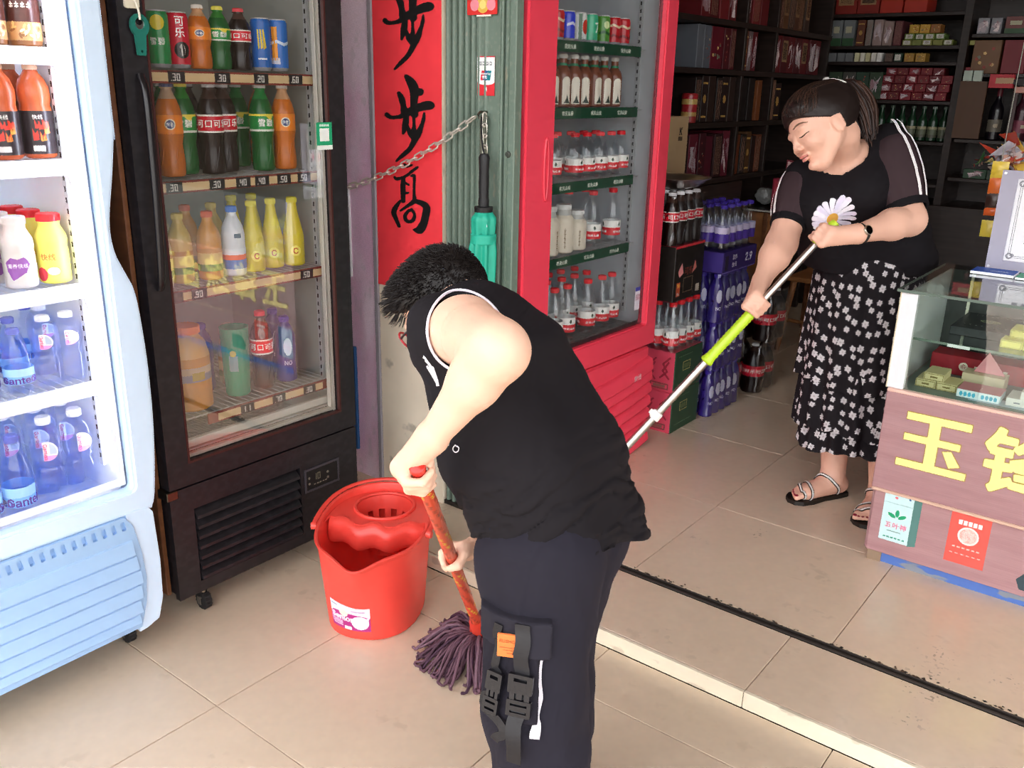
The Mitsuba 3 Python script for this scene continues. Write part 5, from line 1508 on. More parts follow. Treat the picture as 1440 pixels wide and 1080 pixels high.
for k, (x0, z0) in enumerate(((-.358, .6005), (-.300, .6005), (-.325, .624))):
    packet('cigarette_pack', x0, x0 + .056, 2.722, 2.810, z0, z0 + .023, '#dedbd6', ('white cigarette pack at the right of the counter, left of the lower pair', 'white cigarette pack at the right of the counter, right of the lower pair', 'white cigarette pack lying on two white packs')[k], [(sbox(.02, .009, .036, .013), '#8a8a92', 'front')])
tri = M().prism(Polygon([(0, 0), (.085, 0), (.030, .062)]), 0, .0012, '#d2848c', frame((-.475, 2.865, .641), (1, 0, 0), (0, .3, .954), (0, -.954, .3)))
put('price_card', tri.ply('satin'))
L('price_card', 'pink triangular price card standing among the cigarette packs', 'price card')
packet('flat_carton', -.560, -.395, 2.86, 3.09, .7425, .768, '#1e2326', 'large black flat carton with a round emblem on the glass shelf',
       [(affinity.scale(Point(.085, .125).buffer(.019), 1.5, 1.0), '#6f7a58', 'top'), (affinity.scale(Point(.085, .125).buffer(.015), 1.5, 1.0), '#22282a', 'top'), (sbox(.070, .120, .100, .129), '#6f7a58', 'top')] + [(sbox(.025 + .016 * q, .052, .029 + .016 * q, .056), '#6d7268', 'top') for q in range(8)] + [(sbox(.03 + .014 * q, .20, .036 + .014 * q, .204), '#5a605a', 'top') for q in range(8)])
put('shelf_tag', M().box(-.535, -.475, 2.7365, 2.7375, .733, .742, '#dfe2e4').ply('satin'))
L('shelf_tag', 'small white tag on the edge of the glass shelf', 'price tag')
for k, (x0, z0, y0) in enumerate(((-.412, .7425, 2.80), (-.355, .7425, 2.80), (-.398, .7655, 2.84))):
    packet('cigarette_pack', x0, x0 + .056, y0, y0 + .088, z0, z0 + .023, '#d6cc6a', ('pale yellow cigarette pack on the glass shelf, left of two', 'pale yellow cigarette pack on the glass shelf, right of two', 'pale yellow cigarette pack on top of the others')[k], [(border(.056, .023, .0018), '#a9a04a', 'front')])
packet('flat_box', -.36, -.22, 2.92, 3.05, .7425, .775, '#4a2a22', 'dark brown box on the glass shelf behind the yellow packs', [(sbox(.02, .01, .09, .02), '#b04a3a', 'front')])
packet('leaflet_stack', -.566, -.445, 3.03, 3.12, .9005, .909, '#d9dce4', 'blue-topped leaflet stack on the counter glass by the certificate', [(sbox(.001, .001, .12, .089), '#1f4a9c', 'top'), (sbox(.05, .03, .10, .05), '#8aa0c8', 'top')], 'leaflets')
packet('leaflet_stack', -.440, -.30, 3.02, 3.11, .9005, .907, '#d9dce4', 'green-topped leaflet stack on the counter glass by the certificate', [(sbox(.001, .001, .139, .089), '#3c8f6c', 'top'), (sbox(.02, .03, .08, .05), '#9ab8aa', 'top')], 'leaflets')
# framed certificate standing on the counter
CE = 'framed_certificate'
L(CE, 'silver framed white certificate with pink writing standing on the glass counter', 'certificate')
cy = 3.14
part(CE, 'frame', (card(M(), sbox(-.545, .905, -.155, 1.208).difference(sbox(-.500, .935, -.19, 1.185)), cy, '#9a97a8', .012), 'satin'))
part(CE, 'paper', (card(M(), sbox(-.505, .93, -.185, 1.19), cy, '#d9d8dc', .002), 'satin'))
bd = M()
for o in (.010, .0155):
    card(bd, sbox(-.500 + o, .935 + o, -.19 - o, 1.185 - o).difference(sbox(-.4988 + o, .9362 + o, -.1912 - o, 1.1838 - o)), cy - .0021, '#55545c', .0004)
for x, z in ((-.486, .950), (-.486, 1.170), (-.204, .950), (-.204, 1.170)):
    card(bd, Point(x, z).buffer(.0095).difference(Point(x, z).buffer(.006)), cy - .0021, '#6a6a72', .0004)
    card(bd, Point(x + .008, z + .003).buffer(.005).difference(Point(x + .008, z + .003).buffer(.003)), cy - .0021, '#6a6a72', .0004)
card(bd, Point(-.446, 1.10).buffer(.022).difference(Point(-.446, 1.10).buffer(.012)), cy - .0021, '#d8607e', .0004)
card(bd, Polygon([(-.448, 1.085), (-.425, 1.092), (-.43, 1.07)]), cy - .0021, '#d8607e', .0004)
for k in range(5):
    card(bd, unary_union([sbox(-.452 + .052 * k, 1.028, -.444 + .052 * k, 1.062), sbox(-.440 + .052 * k, 1.028, -.432 + .052 * k, 1.062), sbox(-.456 + .052 * k, 1.045, -.43 + .052 * k, 1.05)]), cy - .0021, '#e07a94', .0004)
for k in range(9):
    card(bd, sbox(-.452 + .026 * k, .990, -.436 + .026 * k, 1.0), cy - .0021, '#7c7c84', .0004)
part(CE, 'print', (bd, 'satin'))
for x, z in ((-.536, .914), (-.536, 1.199)):
    part(CE, 'screw', (card(M(), Point(x, z).buffer(.004), cy - .012, '#d8d8dc', .0015), 'metal'))
part(CE, 'stay', (M().box(-.36, -.33, cy + .001, cy + .004, .90, 1.10, '#77757f'), 'satin'))
# snack sachets hanging behind the certificate
SN = 'snack_strip'
L(SN, 'strip of yellow and orange snack sachets hanging behind the certificate', 'snack strip')
for k, (z, c) in enumerate(((1.165, '#d8b840'), (1.115, '#d86a2c'), (1.065, '#3a2620'), (1.045, '#d8602c'), (.975, '#d9bf4a'))):
    h = .055 if k != 3 else .03
    pil = M()
    for s_ in (-1, 1):
        g = [(x, 3.33 + s_ * .008 * math.sin(math.pi * (x + .615) / .05) * math.sin(math.pi * max(0, min(1, (zz - z) / h))), zz) for zz in np.linspace(z, z + h, 6) for x in np.linspace(-.615, -.565, 6)]
        i, j = [a.ravel() for a in np.meshgrid(np.arange(5), np.arange(5), indexing='ij')]
        pil.add(g, np.vstack([np.stack([i * 6 + j, i * 6 + j + 1, i * 6 + j + 7], 1), np.stack([i * 6 + j, i * 6 + j + 7, i * 6 + j + 6], 1)]), c)
    part(SN, 'sachet', (pil, 'plastic'))
part(SN, 'cord', (M().tube([(-.59, 3.33, 1.22), (-.59, 3.34, 2.9)], .0015, 5, '#8a8a80'), 'matte'))
sp = M()
for k in range(46):
    d = RNG.normal(0, 1, 3)
    sp.flat(np.array([-.575, 3.40, 1.235]) + np.vstack([RNG.normal(0, .028, 3) + RNG.normal(0, .014, 3) for _ in range(3)]), [[0, 1, 2]], RNG.choice(['#c9bcb8', '#a86a4a', '#d6b04a', '#8f8a92', '#b0402e']))
put('foil_bag', sp.ply('plastic'))
L('foil_bag', 'crumpled shiny snack bag above the certificate', 'snack bag')

# ------------------------------------------------------------------ stacked drinks beside the red cooler
def carton(name, x0, x1, y0, y1, z0, z1, colx, coly, top, label, cat='carton', marks=()):
    """colx: side towards +x, coly: side towards the pavement"""
    k = numbered(name)
    m = M().box(x0, x1, y0, y1, z0, z1, colx, b=.003)
    v, f, c = m.arrays()
    n = np.cross(v[f[:, 1]] - v[f[:, 0]], v[f[:, 2]] - v[f[:, 0]])
    for t, nn in zip(f, n):
        a = np.argmax(np.abs(nn))
        c[t] = lin(colx if a == 0 else coly if a == 1 else top)
    m.c = [c]
    m.v, m.f = [v], [f]
    put(k + '__body', m.ply('satin'))
    q = M()
    for g, col, face in marks:
        if face == 'x':
            rail_text(q, g, x1 + .0001, y0, z0, col)
        elif face == 'y':
            q.prism(g, 0, .0005, col, frame((x0, y0 - .0001, z0), (1, 0, 0), (0, 0, 1), (0, -1, 0)))
    if marks:
        put(k + '__print', q.ply('satin'))
    return L(k, label, cat)


def drinkpack(name, kind_, x0, y0, z, nx, ny, px, py, label, sc=1.0, film='clear', hgt=.2, group=None, rots=(-45, 15)):
    """a shrink-wrapped pack: its bottles are its parts"""
    k = numbered(name)
    for a in range(nx):
        for b_ in range(ny):
            p = numbered(k + '__bottle')
            m = T().translate([x0 - px * (a + .5), y0 + py * (b_ + .5), z]) @ T().rotate([0, 0, 1], float(RNG.uniform(*rots))) @ T().scale(list(sc) if isinstance(sc, tuple) else sc)
            for n, shape in DRINK[kind_]:
                put(f'{p}__{n}', shape, m)
    if film:
        X0, X1_, Y0, Y1_ = x0 - px * nx - .003, x0 + .003, y0 - .003, y0 + py * ny + .003
        zz = np.linspace(z + .004, z + hgt, 12)
        per = []
        for s in np.linspace(0, 1, 40, endpoint=False):
            q = s * 4
            e = int(q)
            u = q - e
            per.append([(X0 + (X1_ - X0) * u, Y0), (X1_, Y0 + (Y1_ - Y0) * u), (X1_ - (X1_ - X0) * u, Y1_), (X0, Y1_ - (Y1_ - Y0) * u)][e])
        per = np.array(per)
        c = per.mean(0)
        g = []
        for t, h in zip(np.linspace(0, 1, 12), zz):
            pin = 1 - .03 * math.sin(math.pi * t) - (.10 if t > .9 else 0)
            w = per * 0 + c + (per - c) * pin
            w = w + RNG.normal(0, .0018, w.shape)
            g += [(a, b_, h) for a, b_ in w]
        i, j = [a.ravel() for a in np.meshgrid(np.arange(11), np.arange(40), indexing='ij')]
        j2 = (j + 1) % 40
        put(k + '__film', M().add(g, np.vstack([np.stack([i * 40 + j, i * 40 + j2, i * 40 + 40 + j2], 1), np.stack([i * 40 + j, i * 40 + 40 + j2, i * 40 + 40 + j], 1)])).ply(film))
    return L(k, label, 'drinks pack', group)


SXF = -1.616
knot = unary_union([LineString([(.02, .03), (.05, .06), (.03, .09), (.06, .12)]).buffer(.004), LineString([(.06, .03), (.03, .06), (.055, .10)]).buffer(.004)])
for k, (z0, z1) in enumerate(((STEP, .222), (.223, .399))):
    mk = [(sbox(.07, .085, .135, .125).difference(sbox(.074, .089, .131, .121)), '#7c7a4c', 'x'), (sbox(.08, .095, .125, .115), '#4c5a38', 'x'), (sbox(.03, .03, .18, .034), '#3f5a40', 'x'), (sbox(.03, .15, .15, .153), '#3f5a40', 'x'),
          (affinity.translate(knot, .16, .02), '#8a2432', 'y'), (affinity.translate(knot, .225, .03), '#8a2432', 'y'), (sbox(.20, .012, .285, .038).difference(sbox(.205, .017, .28, .033)), '#7a3a3a', 'y'), (sbox(.215, .019, .27, .031), '#8a5a50', 'y')]
    carton('drinks_carton', SXF - .31, SXF, 3.176, 3.418, z0, z1, '#24402c', '#c8445a', '#c8445a', ('pink and dark green drinks carton at the bottom of the stack', 'pink and dark green drinks carton on top of its twin')[k], marks=mk)
drinkpack('water_pack', 'spring', SXF, 3.150, .401, 4, 4, .066, .066, 'shrink-wrapped pack of red-labelled spring water on the pink cartons', (1, 1, 1.05), 'clear', .20)
mk = [(Polygon([(.03, .12), (.06, .15), (.075, .11), (.045, .095)]), '#d88a8a', 'x'), (Polygon([(.15, .10), (.17, .15), (.185, .12)]), '#c97a70', 'x'), (sbox(.025, .02, .055, .075), '#a8452c', 'x'), (sbox(.03, .055, .05, .07), '#d8b04a', 'x'), (sbox(.03, .024, .05, .034), '#b9b4ac', 'x'),
      (sbox(.19, .02, .22, .05), '#a89c90', 'x'), (affinity.translate(han_line('可乐', .03), .085, .10), '#6a2a22', 'x'), (sbox(.08, .03, .16, .09).difference(sbox(.083, .033, .157, .087)), '#5a4a3a', 'x'), (sbox(0, .212, .245, .222), '#c2303a', 'x')]
carton('drinks_carton', SXF - .30, SXF, 3.105, 3.35, .620, .842, '#17120f', '#17120f', '#7a1c26', 'black drinks carton with a red rim on top of the water pack', marks=mk)
drinkpack('cola_pack', 'cola', SXF - .004, 3.08, .843, 3, 4, .068, .066, 'shrink-wrapped pack of small cola bottles on the black carton', (1, 1, .88), 'clear', .19)
bowl = [(0, .002), (.06, 0), (.10, .012), (.128, .034), (.145, .042), (.147, .045), (.126, .039), (.098, .016), (.06, .004), (0, .005)]
put('steel_bowl', M().lathe(bowl, 40, '#c9c6c2', T().translate([-1.72, 3.235, 1.049]).matrix, sharp=70).ply('metal'))
L('steel_bowl', 'wide shallow steel bowl lying on the pack of cola bottles', 'bowl')
TX = -1.578
for k in range(3):
    drinkpack('purple_drink_pack', 'purple', TX, 3.456, STEP + .001 + k * .214, 3, 5, .066, .064, 'shrink-wrapped pack of purple energy drinks, ' + ('at the bottom of the tower', 'in the middle of the tower', 'topmost of three in the tower')[k], (1, 1, 1.06), 'clear', .21, rots=(-50, 0))
mk = [(sbox(.02, .012, .05, .072), '#2c2340', 'x'), (affinity.translate(han_line('营养', .020), .09, .05), '#b8b0cc', 'x'), (affinity.translate(han_line('快线', .020), .09, .018), '#b8b0cc', 'x'), (affinity.translate(text_shape('2.9', .034, True), .215, .03), '#cfc8e0', 'x'), (sbox(.015, .01, .045, .05), '#c8c0d8', 'y'), (sbox(0, 0, .32, .004), '#6a5aa8', 'x')]
carton('bottle_tray', TX - .20, TX + .002, 3.452, 3.785, .690, .780, '#33236a', '#3a2a7a', '#2a1d58', 'purple bottle tray with white lettering on the tower of packs', 'tray', mk)
drinkpack('plum_drink_pack', 'purplecap', TX - .002, 3.462, .781, 3, 5, .066, .064, 'pack of purple-capped clear bottles on the purple tray', (1, 1, .85), None)
for k in range(2):
    drinkpack('cola_pack', 'cola_big', -1.545 + .012 * k, 3.90 + .05 * k, STEP + .001 + k * .245, 2, 2, .108, .105, ('shrink-wrapped pack of large cola bottles on the floor by the purple tower', 'pack of large cola bottles stacked on the lower one')[k], (1, 1, .74), 'clear', .245)

# ------------------------------------------------------------------ shelves at the left and the back of the shop
LS = 'left_shelves'
L(LS, 'dark wooden wall shelves full of gift boxes along the left side of the shop', 'shelves')
LXF = -2.10
for z in (2.02, 1.75, 1.52, 1.265, .985):
    part(LS, 'board', (M().box(-2.465, LXF, 3.15, 5.86, z - .028, z - .001, b=.002), 'dark_wood'))
for y in (3.15, 3.80, 4.62, 5.02, 5.83):
    part(LS, 'upright', (M().box(-2.465, LXF - .002, y - .014, y + .014, STEP, 2.5, b=.002), 'dark_wood'))
part(LS, 'lower_cabinet', (M().box(-2.465, LXF + .02, 3.60, 4.70, STEP, .955, b=.003), 'dark_wood'))
part(LS, 'back_board', (M().box(-2.469, -2.462, 3.15, 5.86, .9, 2.5), 'dark_wood'))
BS_ = 'back_shelves'
L(BS_, 'dark wooden shelves with cigarettes, packets and bottles along the back wall', 'shelves')
BYF = 6.0
for z in (1.885, 1.70, 1.607, 1.385, 1.150, .90):
    part(BS_, 'board', (M().box(-2.20, -1.375, BYF, 6.40, z - .022, z - .001, b=.002), 'dark_wood'))
for z in (2.02, 1.76, 1.545, 1.175, .95):
    part(BS_, 'board', (M().box(-1.34, .75, BYF, 6.40, z - .022, z - .001, b=.002), 'dark_wood'))
for x in (-2.20, -1.375, -.62, .75):
    part(BS_, 'upright', (M().box(x - .022, x + .022, BYF - .006, 6.40, STEP, 2.6, b=.002), 'dark_wood'))
part(BS_, 'lower_cabinet', (M().box(-2.20, .75, BYF - .04, 6.40, STEP, .78, b=.003), 'dark_wood'))
part(BS_, 'back_board', (M().box(-2.22, .75, 6.395, 6.405, .78, 2.6), 'dark_wood'))
part(BS_, 'brown_panel', (M().box(-1.352, -1.205, BYF - .03, BYF - .01, 1.18, 1.50, '#4a2e18'), 'satin'), label='plain brown panel')


def goods(name, cat, desc, where, items, z, xf=None, yf=None):
    """boxes in a row; xf: on the left shelves (items run along y), yf: on the back shelves (along x). items: (start, width, height, depth, colour, marks)"""
    push = 0.0
    for i, (s, w, h, d, c, style) in enumerate(items):
        s += push
        for u, hw_ in ([(y, .016) for y in (3.15, 3.80, 4.62, 5.02, 5.83)] if xf is not None else [(x, .024) for x in (-2.20, -1.375, -.62, .75)]):
            if s < u + hw_ and s + w > u - hw_:
                push += u + hw_ - s
                s = u + hw_
        lv = [z_ for z_ in ((2.02, 1.75, 1.52, 1.265, .985) if xf is not None else (1.885, 1.70, 1.607, 1.385, 1.15, .90) if s < -1.375 else (2.02, 1.76, 1.545, 1.175, .95)) if z_ > z + .03]
        h = min(h, min(lv) - .034 - z) if lv and z not in (1.50,) else h
        k = numbered(name)
        m = M().box(0, w - .004, -d, 0, 0, h, c, b=.002)
        q = None
        if style:
            q = M()
            deco = {'window': [(sbox(w * .12, h * .30, w * .82, h * .88), '#8a6a4a'), (sbox(w * .2, h * .36, w * .74, h * .82), '#2a120e')], 'gold': [(sbox(w * .1, h * .1, w * .84, h * .14), '#b08a4a'), (sbox(w * .1, h * .82, w * .84, h * .86), '#b08a4a'), (affinity.scale(Point(w * .47, h * .5).buffer(w * .22), 1, 1.3), '#a07a40')],
                    'lines': [(sbox(w * .15 + w * .18 * a, h * .06, w * .20 + w * .18 * a, h * .94), '#7a5a4a') for a in range(4)], 'foil': [(Polygon([(w * RNG.uniform(.05, .9), h * RNG.uniform(.05, .9)) for _ in range(3)]), RNG.choice(['#a89aa0', '#d8c8c8', '#8a6a70'])) for _ in range(7)],
                    'white': [(sbox(w * .12, h * .15, w * .80, h * .85), '#b8b4ac'), (sbox(w * .3, h * .3, w * .62, h * .7), '#8a8478')], 'dots': [(Point(w * RNG.uniform(.15, .8), h * RNG.uniform(.15, .85)).buffer(min(w, h) * .06), RNG.choice(['#c9a870', '#8a3a30', '#6a6a58'])) for _ in range(8)],
                    'stripe': [(sbox(0, h * .0, w - .004, h * .3), '#2a4a2e'), (sbox(w * .2, h * .5, w * .7, h * .75), '#a8a48a')]}[style]
            for g, col in deco:
                g = g.buffer(0)
                if not g.is_empty and g.area > 1e-8:
                    q.prism(g, 0, .0006, col, frame((0, -d, 0), (1, 0, 0), (0, 0, 1), (0, -1, 0)))
        if xf is not None:
            to = T().translate([xf - .02 - RNG.uniform(0, .012), s, z]) @ T().rotate([0, 0, 1], 90)
            to = T([[0, -1, 0, xf - .02 - RNG.uniform(0, .012) - d], [1, 0, 0, s], [0, 0, 1, z], [0, 0, 0, 1]])
        else:
            to = T().translate([s, yf + .02 + RNG.uniform(0, .012) + d, z])
        put(k + '__body', m.ply('satin'), to)
        if q is not None and q.v:
            put(k + '__print', q.ply('satin'), to)
        ds = desc[i] if isinstance(desc, (list, tuple)) else desc
        L(k, f'{ds}, {ORD[i] if i < 11 else "right end"}, {where}'.replace(' of the ', ' '), cat, where)


def run(s0, n, w, h, d, cols, styles, jitter=.0):
    out, s = [], s0
    for i in range(n):
        ww = w * (1 + RNG.uniform(-jitter, jitter))
        out.append((s, ww, h * (1 + RNG.uniform(-jitter, jitter) * .6), d, cols[i % len(cols)], styles[i % len(styles)]))
        s += ww
    return out


W1 = 'top row, left shelves'
goods('gift_box', 'gift box', 'dark red tall gift box', W1, run(4.14, 7, .095, .235, .20, ['#5a1418', '#4a1014', '#6a1a1e'], ['foil', 'lines', None, 'foil'], .08), 1.75, LXF)
goods('gift_box', 'gift box', 'brown tall gift box', W1 + ' far end', run(5.06, 6, .075, .23, .18, ['#4a2a1a', '#5a3a22', '#3a2a22'], ['lines', 'window'], .1), 1.75, LXF)
W2 = 'second row, left shelves'
goods('gift_box', 'gift box', ['grey gift box', 'grey gift box', 'dark red wide gift box', 'maroon gift box', 'maroon gift box', 'maroon gift box with gold', 'silver-edged gift box', 'maroon gift box'], W2, [(4.13, .075, .215, .2, '#5a5f66', None), (4.205, .075, .215, .2, '#555a62', 'dots'), (4.285, .13, .22, .2, '#5c1020', 'dots'), (4.42, .075, .20, .2, '#4a1018', 'dots'), (4.495, .06, .20, .2, '#4a1018', 'lines'), (4.64, .06, .215, .2, '#5a2a1a', 'gold'), (4.70, .06, .21, .2, '#6a5a5a', 'foil'), (4.76, .07, .20, .2, '#5a141c', 'foil')], 1.52, LXF)
goods('gift_box', 'gift box', 'plastic-windowed red gift box', W2 + ' far end', run(5.06, 7, .10, .205, .2, ['#5a1218', '#4a0f16'], ['foil', 'window', 'foil'], .06), 1.52, LXF)
W3 = 'third row, left shelves'
goods('wine_box', 'wine box', 'black tall wine box', W3, run(4.16, 6, .072, .225, .2, ['#1c1210', '#241614', '#2a1a14'], ['lines', 'gold', None], .1), 1.265, LXF)
goods('wine_box', 'wine box', 'dark glossy wine box', W3 + ' far end', [(4.66, .10, .22, .2, '#16100e', None), (4.77, .08, .22, .2, '#1a1210', None), (4.87, .06, .21, .2, '#6a3a1a', None), (5.06, .06, .215, .2, '#6a4a34', 'lines'), (5.14, .09, .20, .2, '#241412', 'gold')], 1.265, LXF)
put('tea_tin__body', M().lathe([(0, 0, '#8a2a2a'), (.036, 0), (.038, .004), (.038, .03, '#b08a50'), (.038, .05, '#9a2228'), (.038, .085, '#b89a5a'), (.038, .11, '#a02a2c'), (.038, .128), (.034, .135), (0, .136)], 24, '#a02a2c', T().translate([-2.075, 4.135, 1.265]).matrix).ply('plastic'))
put('tea_tin__lid', M().lathe([(.0386, .112), (.0386, .130), (.034, .137), (0, .138)], 24, '#9a2026', T().translate([-2.075, 4.135, 1.265]).matrix).ply('plastic'))
L('tea_tin', 'round red and gold tea tin on the third row of the left shelves', 'tin')
scene['tea_tin__body']['to_world'] = scene['tea_tin__lid']['to_world'] = T().translate([-.07, 0, 0])
W4 = 'fourth row, left shelves'
goods('wine_box', 'wine box', 'maroon tall wine box', W4, run(3.86, 8, .088, .225, .2, ['#3a0c16', '#4a1020', '#2a0e10', '#5a1424'], ['dots', None, 'lines', 'foil'], .12), .985, LXF)
goods('wine_box', 'wine box', 'brown and dark wine box', W4 + ' far end', run(4.66, 5, .07, .21, .2, ['#5a2c14', '#1c1412', '#4a3018', '#281410'], [None, 'lines', 'gold'], .1), .985, LXF)
W0 = 'shelf behind red cooler'
goods('gift_box', 'gift box', 'brown and gold gift box', 'upper ' + W0, run(3.62, 2, .085, .25, .2, ['#5a3a1a', '#4a2e18'], ['gold', 'gold']), 1.52, LXF)
goods('gift_box', 'gift box', 'red gift box with dark windows', 'lower ' + W0, run(3.56, 3, .078, .17, .2, ['#6a1a1a', '#741e1c'], ['window']), 1.265, LXF)
KB = 'kraft_carton'
put(KB + '__body', M().box(-2.08, -1.87, 3.34, 3.615, .986, 1.31, '#a58a68', b=.003).ply('matte'))
kb = M()
rail_text(kb, text_shape('K', .03, True), -1.8698, 3.535, 1.235, '#2a221a')
rail_text(kb, sbox(0, 0, .035, .016), -1.8698, 3.53, 1.212, '#4a3c2c')
rail_text(kb, sbox(0, 0, .004, .035), -1.8698, 3.585, 1.01, '#6a4a28')
put(KB + '__print', kb.ply('matte'))
L(KB, 'plain brown cardboard carton beside the red cooler', 'carton')
part(LS, 'ledge', (M().box(-2.465, -1.86, 3.15, 3.63, .955, .985, b=.002), 'dark_wood'))
part(LS, 'ledge_cabinet', (M().box(-2.465, -2.0, 3.15, 3.60, STEP, .955, b=.002), 'dark_wood'))

# back shelves, left bay
B1 = 'top row, back shelves'
goods('gift_box', 'gift box', 'red gift box with a picture window', B1, [(-2.165, .135, .17, .2, '#7c2018', 'window'), (-2.03, .135, .17, .2, '#7c2018', 'window')], 1.885, yf=BYF)
goods('gift_box', 'gift box', 'plain orange-red gift box', B1 + ' right part', [(-1.89, .135, .17, .2, '#a02a1c', None), (-1.75, .135, .17, .2, '#a02a1c', None)], 1.885, yf=BYF)
B2 = 'second row, back shelves'
goods('spirit_box', 'gift box', ['grey tall box', 'grey tall box', 'brown slim box', 'white-striped slim box', 'silver-striped box', 'silver-striped box', 'maroon slim box'], B2, [(-2.17, .072, .155, .2, '#6a6e70', 'stripe'), (-2.095, .075, .155, .2, '#666a6c', 'stripe'), (-2.01, .05, .155, .2, '#5a3020', 'gold'), (-1.955, .04, .15, .2, '#77706c', 'lines'), (-1.91, .06, .15, .2, '#8a7470', 'foil'), (-1.85, .06, .14, .2, '#86706a', 'foil'), (-1.785, .05, .14, .2, '#5a2a30', 'lines')], 1.70, yf=BYF)
goods('cigarette_pack_row', 'cigarette pack', 'yellow-green cigarette pack', B2 + ' lower tier', run(-1.73, 6, .058, .032, .1, ['#77783a', '#6a7036', '#8a8a4a'], ['white', None]), 1.70, yf=BYF)
goods('cigarette_pack_row', 'cigarette pack', 'green-gold cigarette pack', B2 + ' middle tier', run(-1.72, 4, .058, .034, .1, ['#6a7a3a', '#567038'], ['white']), 1.733, yf=BYF)
goods('cigarette_pack_row', 'cigarette pack', 'amber cigarette pack', B2 + ' upper tier', run(-1.70, 3, .06, .05, .1, ['#a8842e', '#b48a34', '#8a5a2a'], ['dots']), 1.768, yf=BYF)
B3 = 'third row, back shelves'
goods('cigarette_pack_row', 'cigarette pack', ['grey pack', 'grey pack', 'grey pack', 'cream pack', 'white pack', 'cream pack', 'white pack', 'white pack', 'brown pack', 'dark green pack', 'amber pack'], B3, [(-2.17 + .054 * q, .052, .052, .1, '#66686a', None) for q in range(3)] + [(-2.005 + .034 * q, .030, .053, .1, c, None) for q, c in enumerate(('#c9c4a0', '#d6d2c4', '#b8b08a', '#d8d4cc', '#dcdad6'))] + [(-1.82, .05, .05, .1, '#4a3c36', 'lines'), (-1.765, .05, .05, .1, '#33463a', 'white'), (-1.705, .06, .05, .1, '#9a7432', 'dots')], 1.607, yf=BYF)
goods('cigarette_pack_row', 'cigarette pack', 'amber boxed pack', B3 + ' right part', [(-1.64, .06, .05, .1, '#a07a34', 'dots')], 1.607, yf=BYF)
B4 = 'fourth row, back shelves'
for t_ in range(4):
    goods('snack_packet', 'snack packet', 'dark red foil packet', ('lowest', 'second', 'third', 'topmost')[t_] + ' packet tier, back shelves', run(-1.80 - .012 * (3 - t_), 6, .068, .047, .12, ['#6a1820', '#5c141c', '#741c26'], ['foil', 'dots']), 1.386 + .0485 * t_, yf=BYF)
goods('snack_packet', 'snack packet', 'green printed packet', B4 + ' left part', run(-2.15, 4, .085, .16, .12, ['#2c3c2a', '#3a3a34', '#243a2c'], ['dots', 'foil']), 1.386, yf=BYF)
for k in range(8):
    x = -1.86 + .062 * k
    drink('green_bottle', 'spirit', x, 6.06, 1.151, -60 + 12 * k, f'green glass spirit bottle, {ORD[k]}, fifth row of the back shelves', 'green bottles on the back shelves') if 'spirit' in DRINK else None
# right bay
B5 = 'upper row right of the brown panel'
goods('gift_box', 'gift box', ['silver box', 'silver box', 'brown basket box', 'plain dark red gift box', 'foil-fronted red gift box', 'dark red gift box'], B5, [(-1.325, .065, .085, .2, '#85858a', 'foil'), (-1.255, .06, .085, .2, '#808086', 'foil'), (-1.18, .12, .09, .2, '#6a3a38', 'stripe'), (-1.05, .14, .10, .2, '#7a2a2c', 'white'), (-.90, .13, .10, .2, '#5a1a1a', 'foil'), (-.76, .12, .10, .2, '#4a1416', 'foil')], 1.76, yf=BYF)
B6 = 'middle row right of the brown panel'
goods('gift_box', 'gift box', ['tan and red gift box', 'plain dark red gift box', 'foil-fronted gift box', 'dark red gift box'], B6, [(-1.325, .15, .19, .2, '#6a4a30', 'dots'), (-1.165, .125, .195, .2, '#6c1420', None), (-1.03, .14, .19, .2, '#5a1818', 'foil'), (-.88, .14, .19, .2, '#4a1216', 'foil')], 1.545, yf=BYF)
goods('cigarette_pack_row', 'cigarette pack', 'white-green pack', 'above the brown panel', [(-1.345, .052, .06, .03, '#a8b4a8', None), (-1.290, .050, .06, .03, '#a8b4a8', None)], 1.50, yf=BYF - .05)
put('red_card_box', M().box(-1.195, -1.068, BYF - .06, BYF - .02, 1.465, 1.54, '#b02a34', b=.002).box(-1.16, -1.068, BYF - .0605, BYF - .059, 1.49, 1.52, '#b08a6a').ply('satin'))
L('red_card_box', 'small red and tan box over the wine bottles', 'box')
B7 = 'shelf with wine bottles right of the brown panel'
for k, (x, c) in enumerate(((-1.15, 'wine_dark'), (-1.02, 'wine_red'), (-.90, 'wine_dark'), (-.80, 'wine_red'))):
    drink('wine_bottle', c, x, 6.07, 1.176, -70 + 20 * k, f'{"dark" if c == "wine_dark" else "plum-red"} wine bottle, {ORD[k]}, right of the brown panel', 'wine bottles on the back shelves')
put('display_stand__arch', M().box(-1.06, -.70, BYF - .05, BYF - .03, 1.44, 1.475, '#c08a7c', b=.004).box(-1.06, -1.035, BYF - .05, BYF - .03, 1.176, 1.44, '#4a3a3a').ply('satin'))
put('display_stand__top', M().prism(affinity.scale(Point(0, 0).buffer(.12), 1.35, .2), 0, .03, '#17090c', frame((-.93, BYF - .03, 1.500), (1, 0, 0), (0, 0, 1), (0, -1, 0))).ply('satin'))
L('display_stand', 'dark display stand with a pink bar over the wine bottles', 'display stand')
foil = M()
for k in range(120):
    c = np.array([RNG.uniform(-1.20, -.66), RNG.uniform(6.03, 6.08), RNG.uniform(1.025, 1.08)])
    foil.flat(c + RNG.normal(0, .016, (3, 3)), [[0, 1, 2]], RNG.choice(['#c9b0a8', '#8a6a5a', '#b03a30', '#d0b878', '#6a5a60', '#4a7a4a']))
put('sweets_pile', foil.ply('plastic'))
L('sweets_pile', 'pile of shiny wrapped sweets under the wine bottles', 'sweets', kind='stuff')
